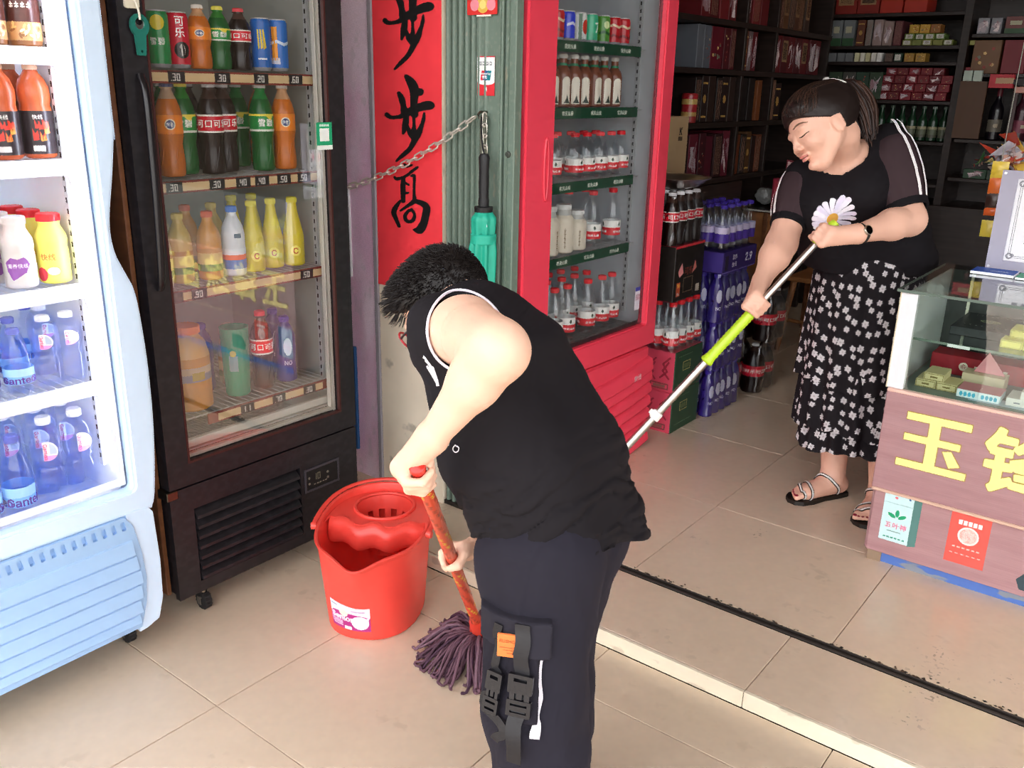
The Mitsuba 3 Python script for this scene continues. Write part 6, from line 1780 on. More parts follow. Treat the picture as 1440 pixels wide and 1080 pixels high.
goods('snack_packet', 'snack packet', 'green foil snack packet', 'below the wine bottles', run(-1.26, 4, .13, .055, .02, ['#24402c', '#2c3a2a', '#4a2a24'], ['foil', 'dots']), .95, yf=BYF - .02)

scene['chair_wood'] = principled(proc(lambda p, n, uv: mix(mi.Color3f(.20, .075, .025), mi.Color3f(.33, .14, .05), fbm(p.x * 9, p.y * 9, p.z * 30, 3))), .35, .5)
# low table with odds and ends in the middle of the shop
TB = 'wooden_table'
L(TB, 'brown wooden table with a dark glossy top in front of the left shelves', 'table')
ty0, ty1, tx0, tx1 = 4.78, 5.35, -2.095, -1.83
part(TB, 'top', (M().box(tx0, tx1, ty0, ty1, .785, .802, '#0f0c0b', b=.002), 'plastic'))
part(TB, 'top_edge', (M().box(tx0, tx1, ty0 - .004, ty0 - .0005, .789, .798, '#b9b4ac'), 'satin'), label='pale edge of the top')
part(TB, 'front_panel', (M().box(tx0 + .03, tx1 - .03, ty0 + .02, ty0 + .035, .40, .784, b=.002), 'chair_wood'))
for x in (-1.965,):
    part(TB, 'front_rail', (M().box(x - .012, x + .012, ty0 + .012, ty0 + .02, .40, .784, '#5a2c14', b=.002), 'brown_wood'))
for x in (tx0 + .03, tx1 - .03):
    for y in (ty0 + .03, ty1 - .03):
        part(TB, 'leg', (M().box(x - .02, x + .02, y - .02, y + .02, STEP, .784, b=.003), 'brown_wood'))
CHR = 'wooden_chair'
L(CHR, 'orange-brown wooden chair standing at the table', 'chair')
cx, cyy = -1.585, 4.92
part(CHR, 'seat', (M().box(cx - .20, cx + .20, cyy - .19, cyy + .19, .44, .465, b=.006), 'chair_wood'))
for sx_ in (-1, 1):
    for sy_ in (-1, 1):
        part(CHR, 'leg', (M().tube([(cx + sx_ * .165, cyy + sy_ * .155, .44), (cx + sx_ * .205, cyy + sy_ * .19, STEP)], [.018, .014], 10), 'chair_wood'))
for sx_ in (-1, 1):
    part(CHR, 'back_post', (M().tube(spline([(cx + sx_ * .18, cyy + .175, .46), (cx + sx_ * .185, cyy + .20, .66), (cx + sx_ * .18, cyy + .235, .90)], 10), .015, 10), 'chair_wood'))
part(CHR, 'back_rest', (M().box(cx - .19, cx + .19, cyy + .222, cyy + .245, .80, .90, b=.004), 'chair_wood'))
part(CHR, 'stretcher', (M().tube([(cx - .185, cyy - .17, .22), (cx + .185, cyy - .17, .22)], .010, 8), 'chair_wood'))
cr = trimesh.creation.icosphere(subdivisions=3, radius=1.0)
v = cr.vertices * (1 + .5 * (meshkit.fbm(cr.vertices * 2.5 + 3, 3)[:, None] - .5)) * [.058, .05, .045]
put('plastic_bag', M().flat(v, cr.faces, '#8d8f8c', T().translate([-2.035, 4.93, .858]).matrix).ply('plastic'))
L('plastic_bag', 'crumpled clear plastic bag on the dark table', 'plastic bag')
packet('tall_carton', -1.972, -1.920, 4.86, 4.915, .8025, .965, '#8a1c34', 'tall crimson carton standing on the dark table', [(sbox(.01, .09, .05, .15), '#a83040', 'front')])
put('white_jar__body', M().lathe([(0, 0, '#b9b4a0'), (.034, 0), (.037, .004), (.037, .085), (.030, .095), (0, .096)], 22, '#b9b4a0', T().translate([-1.880, 4.90, .8025]).matrix).ply('plastic'))
put('white_jar__lid', M().lathe([(.034, .092), (.034, .112), (.03, .115), (0, .115)], 22, '#2c3a30', T().translate([-1.880, 4.90, .8025]).matrix).ply('plastic'))
L('white_jar', 'cream jar with a dark lid on the dark table', 'jar')
packet('small_white_box', -1.905, -1.860, 4.80, 4.85, .8025, .875, '#c9c6c0', 'small white box on the dark table', [(sbox(.01, .02, .035, .05), '#5a5a60', 'front')])
st = M().prism(sbox(0, 0, .055, .085), 0, .002, '#7c2a34', frame((-1.975, 5.03, .975), unit((.9, .2, -.12)), unit((.12, -.2, 1)), (0.1, -1, 0)))
st.prism(sbox(.006, .010, .049, .075), .002, .0026, '#c8a8a4', frame((-1.975, 5.03, .975), unit((.9, .2, -.12)), unit((.12, -.2, 1)), (0.1, -1, 0)))
st.tube([(-1.95, 5.035, .975), (-1.945, 5.04, .803)], .004, 6, '#3a2a2a').box(-1.975, -1.915, 5.01, 5.07, .8025, .808, '#3a2a2a')
put('card_stand', st.ply('satin'))
L('card_stand', 'small red card on a stand among the things on the table', 'sign')

# ------------------------------------------------------------------ people: bodies as smooth implicit surfaces, meshed by surface nets
class Field:
    """A smooth union (and cuts) of simple solids; values are roughly distances in metres."""

    def __init__(self):
        self.ops = []

    def cone(self, a, b, ra, rb, k=.02, flat=None):
        self.ops.append(('cone', np.asarray(a, float), np.asarray(b, float), ra, rb, k, flat))
        return self

    def chain(self, pts, k=.006):
        for (p, q) in zip(pts[:-1], pts[1:]):
            self.cone(p[:3], q[:3], p[3], q[3], k)
        return self

    def ell(self, c, r, axes=None, k=.02):
        self.ops.append(('ell', np.asarray(c, float), np.asarray(r, float), np.eye(3) if axes is None else np.asarray(axes, float), k))
        return self

    def fn(self, f):
        """any change of the values so far: f(points, values) -> values"""
        self.ops.append(('fn', f))
        return self

    def __call__(self, P):
        if len(P) > 6000:
            return np.concatenate([self(P[i:i + 4320]) for i in range(0, len(P), 4320)])
        d = np.full(len(P), 1.0)
        pmin, pmax = P.min(0), P.max(0)
        for o in self.ops:
            if o[0] == 'fn':
                d = o[1](P, d)
                continue
            if o[0] == 'cone':
                _, a, b, ra, rb, k, flat = o
                lo, hi = np.minimum(a, b) - max(ra, rb) - .05 - k, np.maximum(a, b) + max(ra, rb) + .05 + k
            else:
                _, c, r, ax, k = o
                m = r.max() + .05 + k
                lo, hi = c - m, c + m
            if (lo > pmax).any() or (hi < pmin).any():
                continue
            s = (P[:, 0] > lo[0]) & (P[:, 0] < hi[0]) & (P[:, 1] > lo[1]) & (P[:, 1] < hi[1]) & (P[:, 2] > lo[2]) & (P[:, 2] < hi[2])
            if not s.any():
                continue
            Q = P[s]
            if o[0] == 'cone':
                ab = b - a
                t = np.clip((Q - a) @ ab / max(ab @ ab, 1e-12), 0, 1)
                w = Q - (a + t[:, None] * ab)
                if flat is not None:        # (direction, factor): squeezed along that direction
                    n, fac = flat
                    w = w + np.outer(w @ n, n) * (1 / fac - 1)
                e = np.linalg.norm(w, axis=1) - (ra + t * (rb - ra))
            else:
                q = (Q - c) @ ax.T
                k0 = np.linalg.norm(q / r, axis=1)
                k1 = np.linalg.norm(q / (r * r), axis=1)
                e = k0 * (k0 - 1) / np.maximum(k1, 1e-9)
            h = np.clip(.5 + .5 * (d[s] - e) / k, 0, 1)
            d[s] = d[s] + (e - d[s]) * h - k * h * (1 - h)
        return d

    def grad(self, P, h=.002):
        e = np.eye(3) * h
        d = self(P)
        g = np.stack([self(P + e[i]) - d for i in range(3)], -1)
        return g / (np.linalg.norm(g, axis=1, keepdims=True) + 1e-12)

    def onto(self, P, off=0.0, it=4):
        """moves points to the surface (off = distance outside it)"""
        P = np.array(P, float)
        for _ in range(it):
            P = P - self.grad(P) * (self(P) - off)[:, None]
        return P


def nets(f, lo, hi, h, smooth=1):
    """surface nets of f = 0 in a box, finest only near the surface"""
    lo, hi = np.asarray(lo, float), np.asarray(hi, float)
    B = 6
    n = (np.ceil((hi - lo) / (h * B)).astype(int) + 1) * B
    g = [lo[i] + h * (np.arange(n[i] // B) * B + B / 2) for i in range(3)]
    C = np.stack(np.meshgrid(*g, indexing='ij'), -1).reshape(-1, 3)
    dc = f(C).reshape([x // B for x in n])
    near = np.abs(dc) < h * B * 1.35
    full = np.repeat(np.repeat(np.repeat(dc, B, 0), B, 1), B, 2).astype(np.float32)
    blocks = np.argwhere(near) * B
    blocks = blocks[np.lexsort((blocks[:, 0] // (B * 4), blocks[:, 1] // (B * 4), blocks[:, 2] // (B * 4)))]
    idx = (blocks[:, None] + np.stack(np.meshgrid(*[np.arange(B)] * 3, indexing='ij'), -1).reshape(1, -1, 3)).reshape(-1, 3)
    full[idx[:, 0], idx[:, 1], idx[:, 2]] = f(lo + idx * h)
    S = full < 0
    # cells with a change of sign
    c = [full[a:n[0] - 1 + a, b:n[1] - 1 + b, d:n[2] - 1 + d] for a in (0, 1) for b in (0, 1) for d in (0, 1)]
    cnt = sum((x < 0).astype(np.int8) for x in c)
    cell = (cnt > 0) & (cnt < 8)
    ci = np.argwhere(cell)
    ids = np.full(cell.shape, -1, np.int64)
    ids[cell] = np.arange(len(ci))
    vals = np.stack([x[cell] for x in c], -1)
    off = np.array([[a, b, d] for a in (0, 1) for b in (0, 1) for d in (0, 1)], float)
    acc, num = np.zeros((len(ci), 3)), np.zeros(len(ci))
    for i in range(8):
        for j in range(i + 1, 8):
            if np.abs(off[i] - off[j]).sum() == 1:
                a, b = vals[:, i], vals[:, j]
                x = (a < 0) != (b < 0)
                t = np.where(x, a / np.where(x, a - b, 1), 0)
                acc += np.where(x[:, None], off[i] + t[:, None] * (off[j] - off[i]), 0)
                num += x
    V = lo + h * (ci + acc / num[:, None])
    F = []
    for ax in range(3):
        sl0, sl1 = [slice(None)] * 3, [slice(None)] * 3
        sl0[ax], sl1[ax] = slice(0, n[ax] - 1), slice(1, n[ax])
        e = S[tuple(sl0)] != S[tuple(sl1)]
        p = np.argwhere(e)
        u, v = (ax + 1) % 3, (ax + 2) % 3
        ok = (p[:, u] > 0) & (p[:, v] > 0) & (p[:, u] < n[u] - 1) & (p[:, v] < n[v] - 1)
        p = p[ok]
        inside = S[tuple(p.T)]
        q = []
        for du, dv in ((-1, -1), (0, -1), (0, 0), (-1, 0)):
            r = p.copy()
            r[:, u] += du
            r[:, v] += dv
            q.append(ids[tuple(r.T)])
        q = np.stack(q, -1)
        q[~inside] = q[~inside][:, ::-1]
        q = q[(q >= 0).all(1)]
        F.append(q)
    F = np.vstack(F)
    F = np.vstack([F[:, [0, 1, 2]], F[:, [0, 2, 3]]])
    if smooth:
        e = np.sort(np.vstack([F[:, [0, 1]], F[:, [1, 2]], F[:, [2, 0]]]), axis=1)
        e = np.unique(e[:, 0] * np.int64(len(V)) + e[:, 1])
        e = np.stack([e // len(V), e % len(V)], 1)
        i, j = np.hstack([e[:, 0], e[:, 1]]), np.hstack([e[:, 1], e[:, 0]])
        deg = np.maximum(np.bincount(i, minlength=len(V)), 1)[:, None]
        for w in [.5, -.51] * 2 * smooth:
            V = V + w * (np.stack([np.bincount(i, V[j, k], len(V)) for k in range(3)], -1) / deg - V)
    return V, F


def skinned(key, f, lo, hi, h, c, bsdf, smooth=1, label=None):
    V, F = nets(f, lo, hi, h, smooth)
    m = M().add(V, F, c)
    put(key, m.ply(bsdf))
    if label:
        L(key, label)
    return V, F


def ribbon(m, pts, width, c, field=None, off=.001, thick=.0012, side=None, n=30):
    """a flat band along points, lying on a field's surface"""
    p = spline(pts, n)
    if field is not None:
        p = field.onto(p, off)
        nn = field.grad(p)
    else:
        nn = np.tile(unit(side), (len(p), 1))
    t = np.gradient(p, axis=0)
    s = np.cross(t, nn)
    s /= np.linalg.norm(s, axis=1, keepdims=True) + 1e-12
    w = np.broadcast_to(np.asarray(width, float), (len(p),))[:, None] / 2
    rows_ = [p - s * w, p - s * w + nn * thick, p + s * w + nn * thick, p + s * w]
    for a, b in zip(rows_, rows_[1:] + rows_[:1]):
        m.strip(a, b, c)
    return m


def fist(f, c, a, p, sgn, rs, wrist, size=1.0, wr=.022, thumb=True, spread=.0155, k=.005, curl=(0, 62, 128, 196), tip=None):
    """a hand closed round a stick through c along a (index to little finger), the palm lying on side p; wrist: where the forearm starts"""
    a, p = unit(a), unit(np.asarray(p, float) - np.dot(p, unit(a)) * unit(a))
    q = np.cross(a, p) * sgn
    wrist = np.asarray(wrist, float)
    tips, knuckles = [], []
    for i in range(4):
        s = (i - 1.5) * spread * size
        ln = (0.95, 1.05, 1.0, .85)[i]
        pts = []
        for ang, rad, th in zip(curl, (.020, .0165, .0115, .0095), (.0092, .0086, .0078, .0068)):
            A = math.radians(ang * ln)
            r = rs + rad * size
            pts.append(np.append(c + a * (s + (.003 if ang else 0) * (1.5 - i) * .3) + r * (math.cos(A) * p + math.sin(A) * q), th * size))
        knuckles.append(pts[0])
        tips.append(pts[-1])
        f.chain(pts, k * .5)
    for i, kn in enumerate(knuckles):
        base = wrist + a * (i - 1.5) * .006 * size
        f.cone(kn[:3], base, .0105 * size, wr * .86, k * 2.2)
        f.ell(kn[:3] + p * .001, [.0105 * size] * 3, None, k)
    f.cone(wrist, c + p * (rs + .017 * size) - a * spread * .9, wr * .85, .015 * size, k * 3)
    palm = (np.mean([kn[:3] for kn in knuckles], 0) + wrist) / 2
    if thumb:
        b0 = wrist * .55 + (c - a * spread * 1.2 + p * (rs + .015)) * .45
        A = [math.radians(v) for v in (-25, -85, -130)]
        pts = [np.append(b0, .0135 * size)]
        for v, al, th, rr in zip(A, (-2.1, -1.9, -1.2), (.0115, .0100, .0085), (.016, .0125, .0105)):
            pts.append(np.append(c + a * al * spread * size + (rs + rr * size) * (math.cos(v) * p + math.sin(v) * q), th * size))
        f.chain(pts, k * 1.2)
        f.cone(b0, knuckles[0][:3], .014 * size, .011 * size, k * 3).cone(b0, wrist, .015 * size, wr * .8, k * 3)
    return palm, knuckles, tips


scene['skin'] = principled(VC, 0.42, 0.4)
scene['cloth'] = principled(VC, 0.85, 0.2, sheen=.25)
scene['hair'] = principled(VC, 0.5, 0.35)

# ------------------------------------------------------------------ the boy with the mop
V3 = lambda *a: np.array(a, float)


def head_frame(fwd_, up_):
    x = unit(fwd_)
    z = unit(np.asarray(up_, float) - np.dot(up_, x) * x)
    return np.stack([x, np.cross(z, x), z])          # rows: forward, left, up


def add_head(f, C, A, s=1.0, fem=False):
    w = lambda *p: C + s * (np.array(p) @ A)
    e = lambda c, r, k=.012: f.ell(w(*c), np.array(r) * s, A, k * s)
    e((-.012, 0, .022), (.092, .074, .086))
    e((.018, 0, -.008), (.070, .066, .075), .02)
    f.cone(w(.030, 0, -.030), w(.052, 0, -.088), .056 * s, .024 * s, .02 * s)           # jaw to chin
    for y in (-1, 1):
        f.cone(w(.002, y * .050, -.045), w(.046, y * .018, -.090), .022 * s, .018 * s, .02 * s)
        e((.060, y * .034, -.030), (.026, .026, .024), .015)                            # cheeks
        e((.077 if not fem else .073, y * .026, .016), (.014, .024, .010), .010)        # brow
        e((-.004, y * .075, -.022), (.019, .010, .028), .003)                           # ear
        f.cone(w(-.014, y * .081, -.004), w(-.015, y * .080, -.034), .0055 * s, .005 * s, .002 * s)
    f.cone(w(.084, 0, .006), w(.099 if fem else .105, 0, -.026), .0075 * s, (.0085 if fem else .0105) * s, .008 * s)          # nose
    for y in (-1, 1):
        e((.094, y * .012, -.030), (.010, .0075, .0075), .004)
    f.cone(w(.082, -.014, -.0535), w(.082, .014, -.0535), .0075 * s, .0075 * s, .004 * s)
    e((.0905, 0, -.0525), (.007, .014, .0055), .003)                                     # lips
    e((.0885, 0, -.0625), (.007, .012, .006), .003)
    e((.076, 0, -.088), (.014, .018, .013), .010)
    return w


BOY = 'person'
L(BOY, 'person in a black sleeveless shirt and black cargo trousers bending over the red mop', 'person')
HA = head_frame((-.60, -.42, -.66), (-.64, -.23, .73))
HC = V3(-1.098, 1.212, 1.026)
shL, shR, elL, wrL, elR, wrR = V3(-.965, 1.112, 1.022), V3(-1.105, 1.300, .975), V3(-.798, .996, 1.046), V3(-.905, .966, .888), V3(-1.104, 1.385, .725), V3(-1.086, 1.330, .492)
hipL, hipR, knL, knR, anL, anR = V3(-.790, 1.130, .672), V3(-.825, 1.285, .655), V3(-.765, 1.075, .385), V3(-.855, 1.235, .375), V3(-.735, 1.075, .075), V3(-.845, 1.215, .075)
stick_a = unit(m1 - m0)
skin = Field()
HS = .89
hw = add_head(skin, HC, HA, HS)
skin.cone(hw(-.030, 0, -.045), V3(-1.045, 1.213, 1.010), .050, .056, .03)
skin.cone(V3(-1.045, 1.213, 1.0), V3(-.91, 1.215, .85), .060, .075, .05).cone(V3(-.91, 1.215, .85), V3(-.83, 1.21, .68), .075, .080, .05)
for s_, e_, w_ in ((shL, elL, wrL), (shR, elR, wrR)):
    skin.cone(V3(-1.03, 1.21, 1.0), s_, .060, .054, .03)
    mid = (s_ + e_) / 2
    skin.cone(s_, e_, .056, .043, .03)
    skin.cone(s_ * .55 + e_ * .45, s_ * .2 + e_ * .8, .050, .045, .02)
    fm_ = e_ + (w_ - e_) * .35
    skin.cone(e_, fm_, .0415, .0385, .03).cone(fm_, w_, .0385, .0235, .02)
# left hand over the top of the stick
sc = m0 + stick_a * .036
pl = unit(V3(-.786, -.617, -.02) * .75 + V3(-.58, .75, -.316) * .35)
fist(skin, sc, stick_a, pl, -1, .0130, wrL, .92, .0235, spread=.0145)
# right hand lower down
sc2 = m0 + stick_a * .470
pr = unit(V3(.60, .25, .30) + V3(-.58, .75, -.316) * .7)
fist(skin, sc2, stick_a, pr, -1, .0130, wrR, .92, .0235, spread=.0150)
for h_, k_, a_ in ((hipL, knL, anL), (hipR, knR, anR)):
    skin.cone(V3(-.83, 1.21, .66), h_ + V3(-.03, 0, 0), .075, .070, .04).cone(h_ + V3(-.03, 0, 0), k_, .068, .050, .03).cone(k_, a_, .050, .034, .02)
    skin.cone(a_, a_ + V3(-.05, .12, -.045), .032, .024, .02)
skinned(BOY + '__body', skin, (-1.36, .88, .01), (-.60, 1.47, 1.20), .0038, '#e6bba2', 'skin')

# sleeveless shirt
shirt = Field()
for y0, sg in ((-.045, 1), (.045, -1)):
    shirt.cone(V3(-1.015, 1.207 + y0, .978), V3(-.935, 1.212 + y0, .875), .088, .106, .04)
    shirt.cone(V3(-.935, 1.212 + y0, .875), V3(-.868, 1.212 + y0, .775), .106, .120, .04)
    shirt.cone(V3(-.868, 1.212 + y0, .775), V3(-.808, 1.212 + y0 * 1.15, .630), .120, .128, .04)
shirt.cone(V3(-.985, 1.115, 1.010), V3(-1.02, 1.20, 1.005), .066, .075, .035).cone(V3(-1.10, 1.295, .975), V3(-1.03, 1.21, 1.0), .062, .075, .035)
shirt.cone(V3(-1.036, 1.112, 1.026), V3(-1.075, 1.165, .955), .045, .050, .03)             # front strap standing off
shirt.ell(V3(-.925, 1.20, .990), [.070, .11, .045], None, .05)                            # rounded upper back
shirt.ell(V3(-.99, 1.17, .775), [.05, .075, .07], None, .05)                             # cloth hanging from the belly


def folds(P, d):
    u = P @ unit(V3(.45, .25, -.85))
    v = P @ unit(V3(.8, .1, .5))
    n = meshkit.fbm(np.stack([v * 7 + u * 3, u * 26 + 4 * meshkit.noise(P * 6), P[:, 1] * 5], -1), 3, 3)
    low = np.clip((.93 - P[:, 2]) / .2, .15, 1)
    r = np.abs(n - .5) * 2
    return d - (.017 * (n - .5) - .008 * np.clip(.12 - r, 0, 1) / .12) * low


shirt.fn(folds)
hem_n = unit(V3(.16, -.22, -1))
hem_p = V3(-.81, 1.21, .652)
neck_c = V3(-1.075, 1.213, 1.035)


def cut_shirt(P, d):
    d = np.maximum(d, (P - hem_p) @ hem_n - .004 * np.sin(P[:, 1] * 40) - .003 * np.sin(P[:, 0] * 60))
    for s_, e_, r in ((shL, elL, .066), (shR, elR, .062)):
        a = e_ - s_
        t = np.clip((P - s_) @ a / (a @ a), 0, 1.2)
        w = np.linalg.norm(P - (s_ + t[:, None] * a), axis=1)
        d = np.maximum(d, r + .004 * t - w)
    ax_ = unit(HC - V3(-1.02, 1.213, .985))
    q = P - V3(-1.03, 1.213, 1.0)
    t = q @ ax_
    w = np.linalg.norm(q - t[:, None] * ax_, axis=1)
    return np.maximum(d, np.where(t > 0, .064 - w, 1e3 * 0 - 1))


shirt.fn(cut_shirt)
skinned(BOY + '__shirt', shirt, (-1.24, .98, .55), (-.60, 1.45, 1.17), .0045, '#19161a', 'cloth', label='black sleeveless shirt')

# trousers
pants = Field()
for h_, k_, a_, o in ((hipL, knL, anL, -1), (hipR, knR, anR, 1)):
    pants.cone(V3(-.826, 1.20 + .04 * o, .69), h_ + V3(-.02, .0, -.03), .095, .108, .04)
    pants.cone(h_ + V3(-.015, .01 * -o, -.03), k_, .108, .086, .03)
    pants.cone(k_, a_ + V3(0, 0, .05), .086, .070, .03)
    pants.cone(k_ + V3(.03, 0, -.08), k_ + V3(.02, 0, -.16), .075, .082, .03)


def pfolds(P, d):
    n = meshkit.fbm(np.stack([P[:, 0] * 14 + P[:, 2] * 4, P[:, 1] * 14, P[:, 2] * 7 + 3 * meshkit.noise(P * 5)], -1), 3, 11)
    seam = np.exp(-((P[:, 0] + .770 - .1 * (P[:, 2] - .5)) / .004) ** 2) * (P[:, 1] < 1.15)
    return d - .014 * (n - .5) + .003 * seam


pants.fn(pfolds)
pants.fn(lambda P, d: np.maximum(d, np.maximum(P[:, 2] - .745, .085 - P[:, 2])))
skinned(BOY + '__trousers', pants, (-1.02, .92, .07), (-.56, 1.48, .76), .005, '#211f29', 'cloth', label='dark cargo trousers')
# cargo pocket on the left thigh, with straps, buckles, orange tag and pale stripe
pk = Field()
pk.ops = list(pants.ops)
PXa = unit(V3(.78, .62, 0))
PN = unit(V3(.45, -.88, .02))


def pocket_cut(z0, z1, u0, u1, thick):
    def g(P, d):
        u = (P - V3(-.757, 1.0, .5)) @ PXa
        d = d - thick
        d = np.maximum(d, np.maximum(u0 - u, u - u1))
        d = np.maximum(d, np.maximum(z0 - P[:, 2], P[:, 2] - z1))
        return np.maximum(d, (P[:, 1] - 1.10))
    return g


pk.fn(pocket_cut(.420, .545, -.052, .042, .013))
skinned(BOY + '__pocket', pk, (-.95, .90, .40), (-.60, 1.12, .60), .004, '#1e1c25', 'cloth')
fl = Field()
fl.ops = list(pants.ops)
fl.fn(pocket_cut(.530, .590, -.056, .062, .017))
skinned(BOY + '__pocket_flap', fl, (-.95, .90, .50), (-.60, 1.12, .62), .004, '#25232c', 'cloth')


def pt(u, z):
    return V3(-.757, 1.0, .5) + u * PXa + V3(0, 0, z - .5) + PN * .05


fs = Field()
fs.ops = list(pants.ops)
fs.fn(lambda P, d: d - .016)
tg = M()
o_ = fs.onto([pt(-.026, .558)], .006)[0]
up_ = unit(V3(0, 0, 1) - PN[2] * PN)
fr_ = frame(o_, np.cross(up_, PN), up_, PN)
tg.prism(sbox(-.022, -.021, .022, .021), -.004, 0, '#e8773e', fr_)
tg.prism(affinity.translate(text_shape('RUSHCLABM', .0055, True), -.019, .006), 0, .0004, '#8f4420', fr_)
for k in range(3):
    tg.prism(sbox(-.018 + .006 * k, -.004 - .005 * k, .016, -.0025 - .005 * k), 0, .0004, '#a85a30', fr_)
put(BOY + '__tag', tg.ply('matte'))
L(BOY + '__tag', 'orange woven tag')
for u0, zs_ in ((.010, [.592, .56, .50, .44, .39, .35]), (-.070, [.594, .55, .50, .45, .41, .38])):
    st = M()
    ribbon(st, [pt(u0 + (.0 if u0 > 0 else .004 * i_), z) for i_, z in enumerate(zs_)], .026 if u0 > 0 else .016, '#17161b', fs, .003, .0018, n=40)
    put(numbered(BOY + '__strap'), st.ply('satin'))
    bkm = M()
    o_ = fs.onto([pt(u0, .488)], .006)[0]
    n_ = fs.grad(o_[None])[0]
    up_ = unit(V3(0, 0, 1) - n_[2] * n_)
    fr_ = frame(o_, np.cross(up_, n_), up_, n_)
    wB = .019 if u0 > 0 else .013
    body_ = sbox(-wB, -.006, wB, .022).buffer(.002).difference(sbox(-wB * .6, .012, wB * .6, .018))
    bkm.prism(body_, 0, .008, '#141318', fr_)
    bkm.prism(unary_union([sbox(-wB * .9, -.024, -wB * .45, -.004), sbox(wB * .45, -.024, wB * .9, -.004), sbox(-wB * .25, -.018, wB * .25, -.004)]), .001, .007, '#1a191e', fr_)
    bkm.prism(sbox(-wB, -.046, wB, -.022).buffer(.002).difference(sbox(-wB * .75, -.030, wB * .75, -.026)).difference(sbox(-wB * .75, -.042, wB * .75, -.038)), 0, .008, '#141318', fr_)
    put(numbered(BOY + '__buckle'), bkm.ply('plastic'))
sr = M()
ribbon(sr, [pt(.058, .535), pt(.060, .50), pt(.052, .46), pt(.046, .42), pt(.047, .395)], np.concatenate([np.linspace(.004, .006, 12), np.linspace(.007, .018, 14), np.linspace(.018, .017, 4)]), '#b9b6bd', fs, -.010, .0015, n=30)
put(BOY + '__reflective_stripe', sr.ply('satin'))
L(BOY + '__reflective_stripe', 'pale reflective stripe')
# white piping round the armhole and the front print
pp = M()
e1 = unit(elL - shL)
e2 = unit(np.cross(e1, [0, 0, 1]))
e3 = np.cross(e1, e2)
hole = np.array([shL + .0665 * (math.cos(a) * e2 + math.sin(a) * e3) for a in np.linspace(0, 2 * math.pi, 120, endpoint=False)])
outer = Field()
outer.ops = [o for o in shirt.ops if not (o[0] == 'fn' and o[1] is cut_shirt)]
for it in range(8):         # slide along the arm until on the cloth
    hole = hole - outer(hole)[:, None] * e1 * .7
pp.tube(hole, .0026, 6, '#d9d2dc', closed=True)
put(BOY + '__piping', pp.ply('cloth'))
L(BOY + '__piping', 'white piping round the armhole')
lg = M()
CR_ = V3(.786, .617, 0)
for pts in ([(-1.008, 1.052, .980), (-.995, 1.058, .968), (-.990, 1.060, .950)], [(-1.006, 1.055, .962), (-.996, 1.058, .950), (-.984, 1.062, .938)], [(-.990, 1.06, .968), (-.988, 1.06, .952), (-.982, 1.064, .932)]):
    ribbon(lg, pts, .008, '#d8d6da', outer, .0012, .0006, n=10)
ribbon(lg, [(-.975, 1.085, .885), (-.955, 1.083, .855), (-.942, 1.082, .838)], .0035, '#d8d6da', outer, .001, .0005, n=12)
ov = [V3(-.925, 1.07, .835) + .010 * math.cos(a) * CR_ + .0055 * math.sin(a) * V3(0, 0, 1) for a in np.linspace(0, 2 * math.pi, 24)]
ribbon(lg, ov, .0022, '#d8d6da', outer, .001, .0005, n=30)
put(BOY + '__print', lg.ply('cloth'))
L(BOY + '__print', 'white lettering on the chest')
# hair: a cap over the skull, tufts at the edge
hair = Field()
ew = lambda c, r, k=.012: hair.ell(hw(*c), np.array(r) * HS, HA, k)
ew((-.016, 0, .028), (.096, .078, .087))
ew((.040, 0, .060), (.055, .060, .045), .03)


def hair_cut(P, d):
    q = (P - HC) @ HA.T / HS
    n = meshkit.fbm(P * 130, 2, 4)
    d = d - .006 * (n - .5)
    line = np.maximum(-.2 - q[:, 2], (q[:, 0] * .55 - q[:, 2] + .008 + .004 * np.sin(P[:, 0] * 300)))        # above the brow-to-nape line
    back = np.maximum(q[:, 0] + .030, -.062 - q[:, 2])
    return np.maximum(d, np.minimum(line, back))


hair.fn(hair_cut)
skinned(BOY + '__hair', hair, HC - .17, HC + .17, .0035, '#15100f', 'hair', label='short black hair')
full = Field()
full.ops = hair.ops[:-1]
tf = M()
cand = RNG.normal(0, 1, (5200, 3))
cand /= np.linalg.norm(cand, axis=1, keepdims=True)
loc = cand * [.10, .082, .09] + [-.018, 0, .03]
W_ = full.onto(HC + HS * loc @ HA, 0.0, 4)
N_ = full.grad(W_)
q = (W_ - HC) @ HA.T / HS
lineq = q[:, 0] * .55 - q[:, 2] + .008
backq = np.maximum(q[:, 0] + .030, -.062 - q[:, 2])
keep = np.minimum(lineq, backq) < RNG.uniform(-.03, .022, len(q))
for p, n_, ql in zip(W_[keep], N_[keep], q[keep]):
    front = np.clip((ql[0] - .01) / .07, 0, 1)
    top = np.clip((ql[2] - .03) / .05, 0, 1)
    ln = .006 + .012 * max(front, .6 * top)
    g = unit(n_ * .8 + HA[0] * (.5 * top + .3 * front) - HA[2] * (.5 * (1 - top)) + RNG.normal(0, .2, 3))
    tf.tube([p - n_ * .003, p + g * ln * .6, p + g * ln + HA[0] * .003], [.0011, .0009, .0003], 3, '#171110', caps=False)
put(BOY + '__hair_tufts', tf.ply('hair'))
L(BOY + '__hair_tufts', 'spiky hair ends', kind='stuff')
